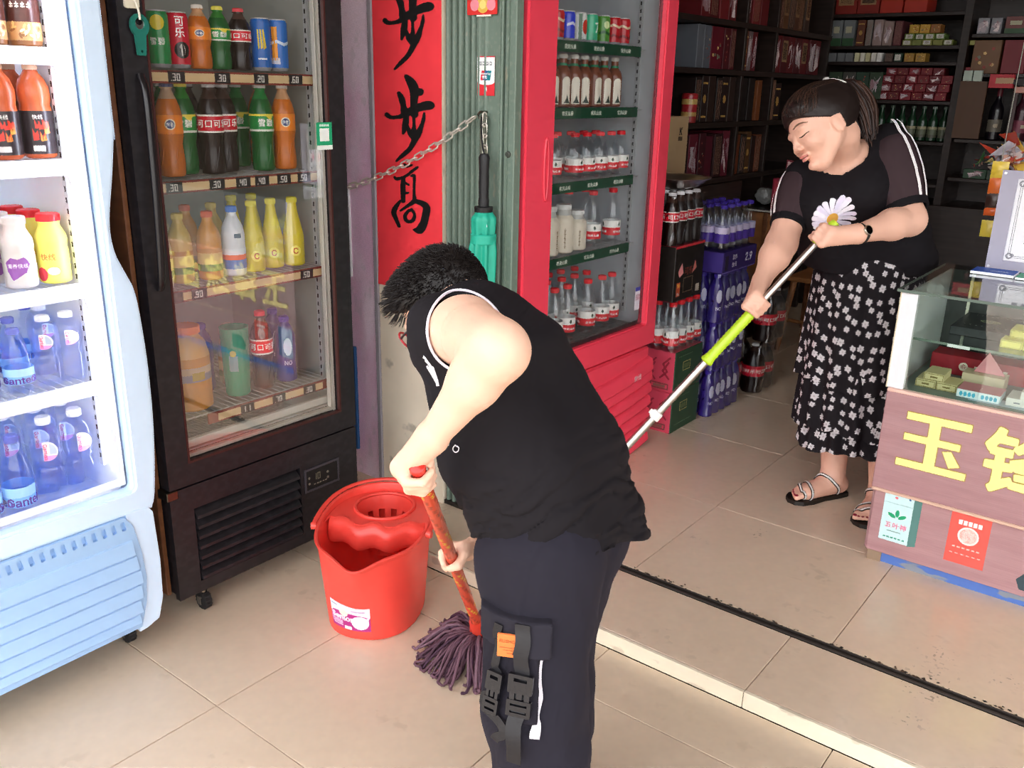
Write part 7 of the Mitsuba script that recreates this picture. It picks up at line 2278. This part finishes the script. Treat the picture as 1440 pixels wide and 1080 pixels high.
# glasses
gl = M()
for y in (-1, 1):
    rim = [hw(.104, y * .033 + .027 * math.cos(a) * (1 if abs(math.cos(a)) < .8 else .97), -.004 + .0205 * math.sin(a)) for a in np.linspace(0, 2 * math.pi, 28, endpoint=False)]
    gl.tube(rim, .0021, 6, '#a8222c', closed=True)
    gl.tube([hw(.102, y * .060, .004), hw(.085, y * .074, .005), hw(.0, y * .083, .004), hw(-.02, y * .082, -.012)], .0021, 6, '#2a1418')
gl.tube([hw(.104, -.008, 0), hw(.109, 0, .002), hw(.104, .008, 0)], .0018, 6, '#a8222c')
put(BOY + '__glasses', gl.ply('plastic'))
L(BOY + '__glasses', 'red-rimmed glasses')
for y in (-1, 1):
    pass
# trainers under the trouser cuffs
for a_ in (anL, anR):
    sh = Field().cone(a_ + V3(.015, -.03, -.025), a_ + V3(-.01, .02, -.01), .042, .042, .02).cone(a_ + V3(-.01, .02, -.025), a_ + V3(-.06, .13, -.042), .040, .030, .02)
    sh.fn(lambda P, d: np.maximum(d, .012 - P[:, 2]))
    V, F = nets(sh, a_ - [.14, .10, .08], a_ + [.08, .20, .08], .005)
    mm_ = M().add(V, F, '#2b2a2e')
    put(numbered(BOY + '__shoe'), mm_.ply('satin'))
    so = sbox(-.19, -.042, .07, .042).buffer(-.03).buffer(.03)
    put(numbered(BOY + '__sole'), M().prism(so, .001, .018, '#d5d2ce', T().translate([float(a_[0]), float(a_[1]), 0]).rotate([0, 0, 1], -64).matrix).ply('satin'))

# ------------------------------------------------------------------ the woman with the steel mop
WO = numbered('person') if 'person' in _used else 'person_001'
WO = 'person_001'
L(WO, 'person with tied hair in black daisy shirt and floral skirt holding the steel mop', 'person')
CR, CU, CF = V3(.786, .617, .022), V3(-.212, .236, .948), V3(-.58, .75, -.316)     # picture right, up and away at the start; used as plain directions below
HW = head_frame(-.88 * CR - .45 * CU - .12 * CF, -.40 * CR + .88 * CU + .05 * CF)
HC2 = V3(-.992, 2.836, 1.340) - .026 * CR - .020 * CU
S2 = 1.08
wsL, wsR = V3(-.872, 3.045, 1.270), V3(-1.100, 2.962, 1.150)
weL, wwL = V3(-.752, 2.975, 1.050), V3(-.838, 2.765, 1.020)
weR, wwR = V3(-1.085, 2.800, .955), V3(-1.082, 2.667, .858)
wneck, wchest, wwaist, wpel = V3(-.985, 2.950, 1.215), V3(-.975, 2.985, 1.110), V3(-.930, 3.115, .955), V3(-.906, 3.160, .800)
waR, waL = V3(-.885, 3.030, .112), V3(-.715, 3.025, .112)
ws = Field()
hw2 = add_head(ws, HC2, HW, S2, True)
ws.cone(hw2(-.050, 0, -.050), wneck + V3(0, .012, 0), .045, .056, .02)
lat = unit(wsL - wsR)
for o in (-1, 1):
    ws.cone(wneck + V3(0, .02, -.03), wchest + lat * .06 * o, .06, .085, .05).cone(wchest + lat * .06 * o, wwaist + lat * .06 * o, .085, .10, .05).cone(wwaist + lat * .06 * o, wpel + lat * .06 * o, .085, .09, .05)
for s_, e_, w_ in ((wsL, weL, wwL), (wsR, weR, wwR)):
    ws.cone(wneck + V3(0, .02, -.03), s_, .055, .052, .04)
    ws.cone(s_, e_, .054, .047, .02)
    fm_ = e_ + (w_ - e_) * .35
    ws.cone(e_, fm_, .049, .047, .02).cone(fm_, w_, .046, .0275, .02)
pa = unit(w1 - w0)
tL, tR = w0 + pa * .012, w0 + pa * .293


def sg(a, p, hint):
    return 1 if np.dot(np.cross(unit(a), unit(p)), hint) > 0 else -1


pL = .45 * CR - .8 * CF + .25 * CU
fist(ws, tL, pa, pL, sg(pa, pL, -CR), .0145, wwL, 1.0, .0262, spread=.0165)
pR = -.65 * CR - .35 * CF + .45 * CU
fist(ws, tR, pa, pR, sg(pa, pR, CR - .5 * CF), .0120, wwR, 1.0, .0262, spread=.0165)
feet = []
for a_, d_, kn in ((waR, unit(V3(-.52, -.85, 0)), V3(-.935, 3.03, .44)), (waL, unit(V3(-.03, -1, 0)), V3(-.78, 3.05, .44))):
    hip = wpel + V3(.0, -.02, -.08)
    ws.cone(hip, kn, .085, .058, .03).cone(kn, kn * .6 + a_ * .4 + V3(.01, .02, 0), .055, .055, .03).cone(kn * .6 + a_ * .4 + V3(.01, .02, 0), a_, .054, .040, .03)
    sd = V3(-d_[1], d_[0], 0)
    z0 = STEP + .016
    heel = V3(a_[0], a_[1], z0 + .028) - d_ * .028
    ball = V3(a_[0], a_[1], z0 + .017) + d_ * .118
    ws.cone(a_, heel, .038, .028, .02).cone(heel, ball, .028, .019, .02).cone(a_ - V3(0, 0, .015) + d_ * .02, ball + sd * .012, .030, .018, .03).cone(heel + sd * .008, ball + sd * .022, .022, .016, .02).cone(heel - sd * .008, ball - sd * .022, .022, .015, .02)
    inner = 1 if a_ is waR else -1
    for t_ in range(5):
        off = (t_ - 2) * .0135 * -inner
        ln = (.062, .060, .054, .046, .036)[t_] * .8
        r = (.0105, .008, .0075, .007, .0065)[t_]
        b0 = ball + sd * off * .9 + V3(0, 0, -.003)
        ws.chain([np.append(b0, r * 1.2), np.append(b0 + d_ * ln * .6 + V3(0, 0, .002), r), np.append(b0 + d_ * ln + V3(0, 0, -.004), r * .92)], .005)
    feet.append((a_, d_, sd, ball, heel, inner))
skinned(WO + '__body', ws, (-1.30, 2.47, .05), (-.60, 3.36, 1.52), .0042, '#ddae98', 'skin')

# face details
fc = M()
def facial(pts, w, c, off=.0006, thick=.0006):
    ribbon(fc, [hw2(*p) for p in pts], w, c, ws, off, thick, n=14)
for y in (-1, 1):
    facial([(.080, y * .012, .022), (.076, y * .030, .028), (.058, y * .050, .020)], np.concatenate([np.linspace(.004, .006, 7), np.linspace(.006, .002, 7)]), '#7a5c4c')
    facial([(.078, y * .020, -.005), (.074, y * .031, -.009), (.062, y * .043, -.006)], np.concatenate([np.linspace(.0015, .0032, 7), np.linspace(.0032, .0014, 7)]), '#2a1a16')
facial([(.088, -.022, -.0560), (.096, -.008, -.0535), (.096, .008, -.0535), (.088, .022, -.0560)], np.concatenate([np.linspace(.002, .0075, 7), np.linspace(.0075, .002, 7)]), '#c97f76', .0008)
facial([(.088, -.018, -.0600), (.094, 0, -.0635), (.088, .018, -.0600)], np.concatenate([np.linspace(.002, .0075, 7), np.linspace(.0075, .002, 7)]), '#cd857c', .0008)
facial([(.088, -.022, -.0580), (.095, 0, -.0585), (.088, .022, -.0580)], .0012, '#6a2e2c', .0016)
put(WO + '__face', fc.ply('skin'))
L(WO + '__face', 'brows, lowered eyelids and lips')

# hair: smooth cap, swept fringe, tied tail
wh = Field()
eh = lambda c, r, k=.012: wh.ell(hw2(*c), np.array(r) * S2, HW, k)
eh((-.016, 0, .030), (.101, .084, .092))
eh((.020, .0, .062), (.058, .070, .046), .03)
eh((.054, .020, .066), (.028, .046, .024), .02)
eh((-.075, 0, .040), (.050, .060, .060), .03)


def whair_cut(P, d):
    q = (P - HC2) @ HW.T / S2
    n = meshkit.noise(np.stack([q[:, 1] * 190 + 20 * q[:, 2], q[:, 0] * 25, q[:, 2] * 30], -1), 8)
    d = d - .0035 * (n - .5)
    face = q[:, 0] * .52 - q[:, 2] + .006 - .04 * np.abs(q[:, 1]) + .004 * np.sin(q[:, 1] * 60)
    back = np.maximum(q[:, 0] + .026, -.080 - q[:, 2])
    return np.maximum(d, np.minimum(face, back))


wh.fn(whair_cut)
skinned(WO + '__hair', wh, HC2 - .20, HC2 + .20, .0038, '#1c1210', 'hair', label='dark brown hair combed back')
st_ = M()
whf = Field()
whf.ops = wh.ops[:-1]
rows_ = []
for k in range(230):
    y0 = RNG.uniform(-.075, .075)
    f0, f1 = RNG.uniform(.02, .085), RNG.uniform(-.11, -.04)
    z0 = .055 + .04 * (1 - abs(y0) / .08) - .05 * max(0, f0 - .05) * 8 * .1
    rows_.append([hw2(f0, y0, z0 - .02), hw2((f0 * 2 + f1) / 3, y0 * .95, z0 + .04), hw2((f0 + 2 * f1) / 3, y0 * .75, z0 + .03), hw2(f1 - .01, y0 * .35, .075)])
pts_ = np.array([spline(r, 16) for r in rows_])
pts_ = whf.onto(pts_.reshape(-1, 3), .0004).reshape(pts_.shape)
for p in pts_:
    q_ = (p - HC2) @ HW.T / S2
    ok = (q_[:, 0] * .52 - q_[:, 2] + .002 - .04 * np.abs(q_[:, 1])) < 0
    if ok.sum() > 4:
        st_.tube(p[ok], RNG.uniform(.0009, .0018), 4, RNG.choice(['#2c1d17', '#33231b', '#1a100d', '#241712', '#40291f']), caps=False)
put(WO + '__hair_strands', st_.ply('hair'))
L(WO + '__hair_strands', 'strands of hair combed back', kind='stuff')
tl = M()
root = hw2(-.100, 0, .055)
for k in range(150):
    o = RNG.normal(0, 1, 3)
    o /= np.linalg.norm(o)
    o *= RNG.uniform(.2, 1) ** .5
    a0 = root + o * .016
    b0 = hw2(-.125, .01, .060) + o * .030
    c0 = hw2(-.128, .02, -.01) + o * .036
    e0 = hw2(-.108, .02, -.080) + o * .024 + CU * RNG.uniform(-.02, .02)
    tl.tube(spline([a0, b0, c0, e0], 9), np.array([.005, .006, .0065, .0065, .006, .0055, .005, .004, .0015]), 5, RNG.choice(['#1c1210', '#2a1a14', '#231612', '#38231a']), caps=False)
put(WO + '__ponytail', tl.ply('hair'))
L(WO + '__ponytail', 'short tied hair at the back', kind='stuff')
cl = M()
cpos = wh.onto(hw2(-.070, .020, .118)[None], -.001)[0]
cl.merge(M().lathe([(0, 0), (.010, .001), (.012, .004), (.008, .007), (0, .008)], 16, '#d8d6d2', frame(cpos, HW[0], HW[1], HW[2])))
cl.merge(M().lathe([(0, .0075), (.006, .0078), (.006, .009), (0, .0095)], 12, '#8a8780', frame(cpos, HW[0], HW[1], HW[2])))
cl.tube(wh.onto(spline([cpos + HW[2] * .002, hw2(-.085, .040, .105), hw2(-.095, .058, .075)], 10), .001), .0045, 8, '#dedcd8', flatten=.5)
put(WO + '__hair_clip', cl.ply('plastic'))
L(WO + '__hair_clip', 'white hair clip')

# shirt
wt = Field()
for o in (-1, 1):
    wt.cone(wneck + V3(.005, .035, -.05), wchest + lat * .065 * o + V3(0, .012, 0), .065, .112, .05)
    wt.cone(wchest + lat * .065 * o + V3(0, .012, 0), wwaist + lat * .080 * o, .114, .118, .05)
    wt.cone(wwaist + lat * .080 * o, wpel + lat * .085 * o + V3(0, 0, .04), .124, .136, .05)
F2 = unit(np.cross(lat, [0, 0, 1]))
for o in (-1, 1):
    wt.ell(wchest + lat * .065 * o + F2 * .075 + V3(0, 0, -.01), [.065, .065, .065], None, .05)
    wt.cone(wneck + V3(0, .02, -.03), (wsL, wsR)[o < 0], .066, .064, .04)
wt.ops_base = list(wt.ops)


def wfolds(P, d):
    u = P @ unit(V3(.3, .3, -.9))
    n = meshkit.fbm(np.stack([P[:, 0] * 9, P[:, 1] * 9, u * 22], -1), 3, 21)
    low = np.clip((1.12 - P[:, 2]) / .2, .25, 1)
    return d - .012 * (n - .5) * low


wt.fn(wfolds)
neck_ax = unit(HC2 - wneck)


neck_r = .077


def wcut(P, d):
    d = np.maximum(d, (P - V3(-.911, 3.05, .858)) @ unit(V3(-.10, .22, -1)))
    q = P - (wneck + V3(.008, .002, 0))
    up = unit(V3(.05, -.42, 1))
    t = q @ up
    w = np.linalg.norm(q - t[:, None] * up, axis=1)
    d = np.maximum(d, np.where(t > -.03, neck_r - w, -1))
    for s_, e_ in ((wsL, weL), (wsR, weR)):
        d = np.maximum(d, (P - s_) @ unit(e_ - s_) - .030 - 1e3 * 0)if False else np.where(((P - s_) @ unit(e_ - s_) > .030) & (np.linalg.norm(P - s_, axis=1) < .12) & (np.abs((P - wneck) @ lat) > .15), np.maximum(d, (P - s_) @ unit(e_ - s_) - .030), d)
    return d


wt.fn(wcut)
skinned(WO + '__shirt', wt, (-1.34, 2.70, .74), (-.62, 3.42, 1.36), .005, '#141115', 'cloth', label='black short-sleeved shirt')
scene['sheer'] = principled(VC, .8, .2, sheen=.5)
for s_, e_, nm in ((wsL, weL, 'left'), (wsR, weR, 'right')):
    ax_ = unit(e_ - s_)
    Lr = np.linalg.norm(e_ - s_) * (.80 if nm == 'left' else .66)
    out_ = unit(.38 * lat - .9 * CF + V3(0, 0, .30)) if nm == 'left' else unit(-lat - .35 * CF + V3(0, 0, .2))
    out_ = unit(out_ - np.dot(out_, ax_) * ax_)
    oth = np.cross(ax_, out_)
    G, nA, nS = [], 48, 18
    kf = 1.0 if nm == 'left' else .86
    prof_ = [(-.020, .062 * kf), (.0, .070 * kf), (.25, .079 * kf), (.55, .080 * kf), (.85, .072 * kf), (1.0, .064 * kf)]
    for t in np.linspace(-.020, 1, nS):
        r = np.interp(t, [p[0] for p in prof_], [p[1] for p in prof_])
        for k in range(nA):
            a = 2 * math.pi * k / nA
            rr = r * (1 + .030 * math.sin(9 * a + 2 * t) * max(0, t))
            G.append(s_ + ax_ * t * Lr + rr * (math.cos(a) * out_ + math.sin(a) * oth))
    G = np.array(G)
    i, j = [q_.ravel() for q_ in np.meshgrid(np.arange(nS - 1), np.arange(nA), indexing='ij')]
    j2 = (j + 1) % nA
    put(WO + '__sleeve' + ('' if nm == 'left' else '_001'), M().add(G, np.vstack([np.stack([i * nA + j, i * nA + j2, i * nA + nA + j2], 1), np.stack([i * nA + j, i * nA + nA + j2, i * nA + nA + j], 1)]), '#382a2e').ply('sheer'))
    L(WO + '__sleeve' + ('' if nm == 'left' else '_001'), 'sheer dark puffed sleeve')
    cf = M().lathe([(.058 * kf, Lr - .004), (.066 * kf, Lr - .002), (.066 * kf, Lr + .020), (.060 * kf, Lr + .022), (.055 * kf, Lr + .018)], 36, '#121014', frame(s_, out_, oth, ax_))
    put(numbered(WO + '__cuff'), cf.ply('cloth'))
    stp = M()
    for b_ in (-.30, .10):
        pts, nrm = [], []
        for t in np.linspace(-.28 if nm == 'left' else -.20, 1, 16):
            r = np.interp(t, [-.3, -.2, -.01] + [p[0] for p in prof_][1:], [.045, .058 * kf, .066 * kf] + [p[1] + .002 for p in prof_][1:])
            a = b_ - .10 * t
            pts.append(s_ + ax_ * t * Lr + (r + .0015) * (math.cos(a) * out_ + math.sin(a) * oth))
        pts = spline(pts, 30)
        c_ = s_ + ((pts - s_) @ ax_)[:, None] * ax_
        nn = (pts - c_) / np.linalg.norm(pts - c_, axis=1, keepdims=True)
        t_ = np.gradient(pts, axis=0)
        sd = np.cross(t_, nn)
        sd /= np.linalg.norm(sd, axis=1, keepdims=True)
        for A_, B_ in ((pts - sd * .0055 + nn * .0015, pts + sd * .0055 + nn * .0015),):
            stp.strip(A_, B_, '#e6e3e4')
    put(numbered(WO + '__sleeve_stripes'), stp.ply('cloth'))
    L(WO + '__sleeve_stripes' + ('' if nm == 'left' else '_001'), 'white stripes on the sleeve')
# daisy printed on the chest
dz = M()
wtb = Field()
wtb.ops = list(wt.ops_base) + [('fn', wfolds)]
dc = wtb.onto([V3(-.935, 2.84, 1.036)], .001)[0]
dn = wtb.grad(dc[None])[0]
du = unit(V3(0, 0, 1) - dn[2] * dn)
ds = np.cross(du, dn)
for k in range(17):
    a = 2 * math.pi * k / 17
    tip = lambda r, t: dc + r * (math.cos(a + t) * ds + math.sin(a + t) * du)
    ribbon(dz, [tip(.014, 0), tip(.038, 0), tip(.064, 0), tip(.082, 0)], np.concatenate([np.linspace(.005, .017, 8), np.linspace(.017, .019, 4), np.array([.015, .007])]), ('#e4e0ee', '#d9d4e8', '#ece9f2')[k % 3], wtb, .0012 + .0004 * (k % 3), .0006, n=14)
ctr = [dc + r * (math.cos(a) * ds + math.sin(a) * du) for r in (.0, .010, .019) for a in np.linspace(0, 2 * math.pi, 16, endpoint=False)]
ctr = wtb.onto(np.array(ctr), .0035)
i, j = [q_.ravel() for q_ in np.meshgrid(np.arange(2), np.arange(16), indexing='ij')]
j2 = (j + 1) % 16
dz.add(ctr, np.vstack([np.stack([i * 16 + j, i * 16 + 16 + j, i * 16 + 16 + j2], 1), np.stack([i * 16 + j, i * 16 + 16 + j2, i * 16 + j2], 1)]), '#d6a24a')
for k in range(5):
    o = dc + ds * (-.03 + .013 * k) - du * .085
    ribbon(dz, [o, o + ds * .004 + du * .006, o + ds * .009 - du * .001], .0028, '#b9b4be', wtb, .001, .0005, n=8)
put(WO + '__print', dz.ply('cloth'))
L(WO + '__print', 'large white daisy printed on the shirt')


# skirt: three gathered tiers with a printed daisy pattern
def daisies(p, n, uv):
    x, y = uv.x / .037, uv.y / .037
    out = mi.Float(0)
    heart = mi.Float(0)
    for a in (-1, 0, 1):
        for b_ in (-1, 0, 1):
            cx_, cy_ = dr.floor(x) + a, dr.floor(y) + b_
            dx = x - (cx_ + .18 + .64 * cell_rand(cx_, cy_, 1))
            dy = y - (cy_ + .18 + .64 * cell_rand(cx_, cy_, 2))
            r = dr.sqrt(dx * dx + dy * dy) + 1e-4
            c = dx / r
            c5 = 16 * c * c * c * c * c - 20 * c * c * c + 5 * c
            size = .30 + .13 * cell_rand(cx_, cy_, 3)
            edge = size * (.82 + .20 * c5 * dr.select(dy > 0, 1., -1.) * .8)
            m_ = smoothstep(edge, edge - .07, r)
            out = dr.maximum(out, m_)
            heart = dr.maximum(heart, smoothstep(.10, .06, r))
    pet = mix(mi.Color3f(.56, .53, .55), mi.Color3f(.40, .36, .36), heart)
    return mix(mi.Color3f(.010, .008, .010), pet, out)


scene['daisy_cloth'] = principled(proc(daisies), .85, .2)


def tier(c0, c1, z0, z1, r0, r1, amp0, amp1, waves, ph, flat=.86, n=160, rows_n=26, hem=.012):
    P, U = [], []
    for t in np.linspace(0, 1, rows_n):
        c = c0 + (c1 - c0) * t
        r = r0 + (r1 - r0) * (t ** .9)
        fl_ = flat if z0 < .8 else .70 + .18 * min(1, t * 1.6)
        am = amp0 + (amp1 - amp0) * t
        for k in range(n + 1):
            a = 2 * math.pi * k / n
            wv = math.sin(waves * a + ph + 1.2 * math.sin(2 * a + ph)) + .5 * math.sin((waves * 1.7 // 1) * a + 2 * ph + 3 * t)
            rr = r * (1 + am * wv)
            z = z0 + (z1 - z0) * t + hem * t * math.sin(3 * a + ph) + hem * .4 * t * math.sin(waves * a + ph)
            P.append(c[:2].tolist() and [c[0] + rr * (math.cos(a) * lat[0] + fl_ * math.sin(a) * F2[0]), c[1] + rr * (math.cos(a) * lat[1] + fl_ * math.sin(a) * F2[1]), z])
            U.append((a * (r0 + r1) / 2 + ph, z0 - (z0 - z1) * t * 1.0 + ph * 3))
    i, j = [q_.ravel() for q_ in np.meshgrid(np.arange(rows_n - 1), np.arange(n), indexing='ij')]
    A = i * (n + 1) + j
    return np.array(P), np.vstack([np.stack([A, A + n + 1, A + n + 2], 1), np.stack([A, A + n + 2, A + 1], 1)]), np.array(U)


cw, ch, cb = V3(-.905, 3.150, 0), V3(-.885, 3.095, 0), V3(-.852, 3.032, 0)
for c0_, c1_, z0, z1, r0, r1, a0_, a1_, wv, ph in ((cw, ch, .905, .475, .195, .212, .006, .055, 11, .3), (ch * .6 + cw * .4, cb * .6 + ch * .4, .60, .325, .188, .205, .02, .06, 13, 1.7), (ch, cb, .42, .258, .172, .183, .03, .075, 12, 2.9)):
    P_, F_, U_ = tier(c0_, c1_, z0, z1, r0, r1, a0_, a1_, wv, ph)
    put(numbered(WO + '__skirt_tier'), mikit.ply((P_, F_), 'daisy_cloth', True, uv=U_))
# watch and ring
wa = M()
axw = unit(wwL - weL)
cw_ = wwL - axw * .006
s1 = unit(np.cross(axw, CF))
s2 = np.cross(axw, s1)
wa.tube([cw_ + .0300 * (math.cos(a) * s1 + math.sin(a) * s2) for a in np.linspace(0, 2 * math.pi, 40, endpoint=False)], .0075, 8, '#2a2622', flatten=.35, closed=True)
put(WO + '__watch', wa.ply('satin'))
wf = -CF - np.dot(-CF, axw) * axw
wf = unit(wf)
put(WO + '__watch_face', M().lathe([(0, .0300), (.0145, .0300), (.0155, .034), (.0140, .0375, '#c9c4b8'), (.0125, .038, '#1c1a1a'), (0, .038)], 24, '#b9b4a8', frame(cw_, axw, np.cross(wf, axw), wf)).ply('metal'))
L(WO + '__watch', 'dark wristwatch')
# sandals
for n_, (a_, d_, sd, ball, heel, inner) in enumerate(feet):
    o = V3(a_[0], a_[1], STEP)
    ft = frame(o, d_, sd, (0, 0, 1))
    so = Polygon([(-.062, 0), (-.055, .026), (-.02, .032), (.05, .033), (.11, .045), (.15, .043), (.175, .026), (.182, 0), (.172, -.024), (.15, -.041), (.11, -.043), (.05, -.032), (-.02, -.031), (-.055, -.026)]).buffer(.004).buffer(-.002)
    sn = numbered(WO + '__sandal')
    put(sn, M().prism(so, .0008, .015, '#17130f', ft).ply('satin'))
    L(sn, 'black flat sandal with white-edged straps')
    for q0, (u, hgt, wd) in enumerate(((.128, .030, .040), (.102, .040, .040), (.028, .066, .040))):
        for w_, c_, lf in ((.011, '#17130f', 0), (.0055, '#d9d6d2', .0012)):
            pts = []
            for v in np.linspace(-1, 1, 13):
                zz_ = .014 + hgt * math.cos(v * math.pi / 2) ** .8 + lf * .6
                pts.append(o + d_ * (u + (.018 if q0 < 2 else -.03) * v * inner * (1 if q0 < 2 else 1)) + sd * v * (wd if q0 < 2 else .036) + V3(0, 0, zz_))
            pts = np.array(pts)
            pts = np.where((ws(pts) < .002)[:, None], ws.onto(pts, .002), pts)
            rb = M()
            ribbon(rb, pts, w_, c_, ws, .002 + lf, .0012, n=24)
            put(numbered(sn + '__strap'), rb.ply('satin'))
    tn = M()
    for t_ in range(5):
        off = (t_ - 2) * .0135 * -inner
        ln = (.062, .060, .054, .046, .036)[t_] * .8
        c_ = ball + sd * off * .9 + d_ * (ln + .003) + V3(0, 0, .005)
        c_ = ws.onto(c_[None], .0004)[0]
        nn = ws.grad(c_[None])[0]
        rr = (.0065, .0045, .004, .004, .0035)[t_]
        tn.merge(M().lathe([(rr, 0), (rr * .8, .0008), (0, .001)], 10, '#8a2434', frame(c_, *(lambda x: (x, np.cross(nn, x), nn))(unit(d_ - np.dot(d_, nn) * nn)))))
    put(numbered(WO + '__nail_polish'), tn.ply('plastic'))
    L(WO + '__nail_polish', 'dark red toenails', kind='stuff') if n_ == 0 else L(WO + '__nail_polish_001', kind='stuff')
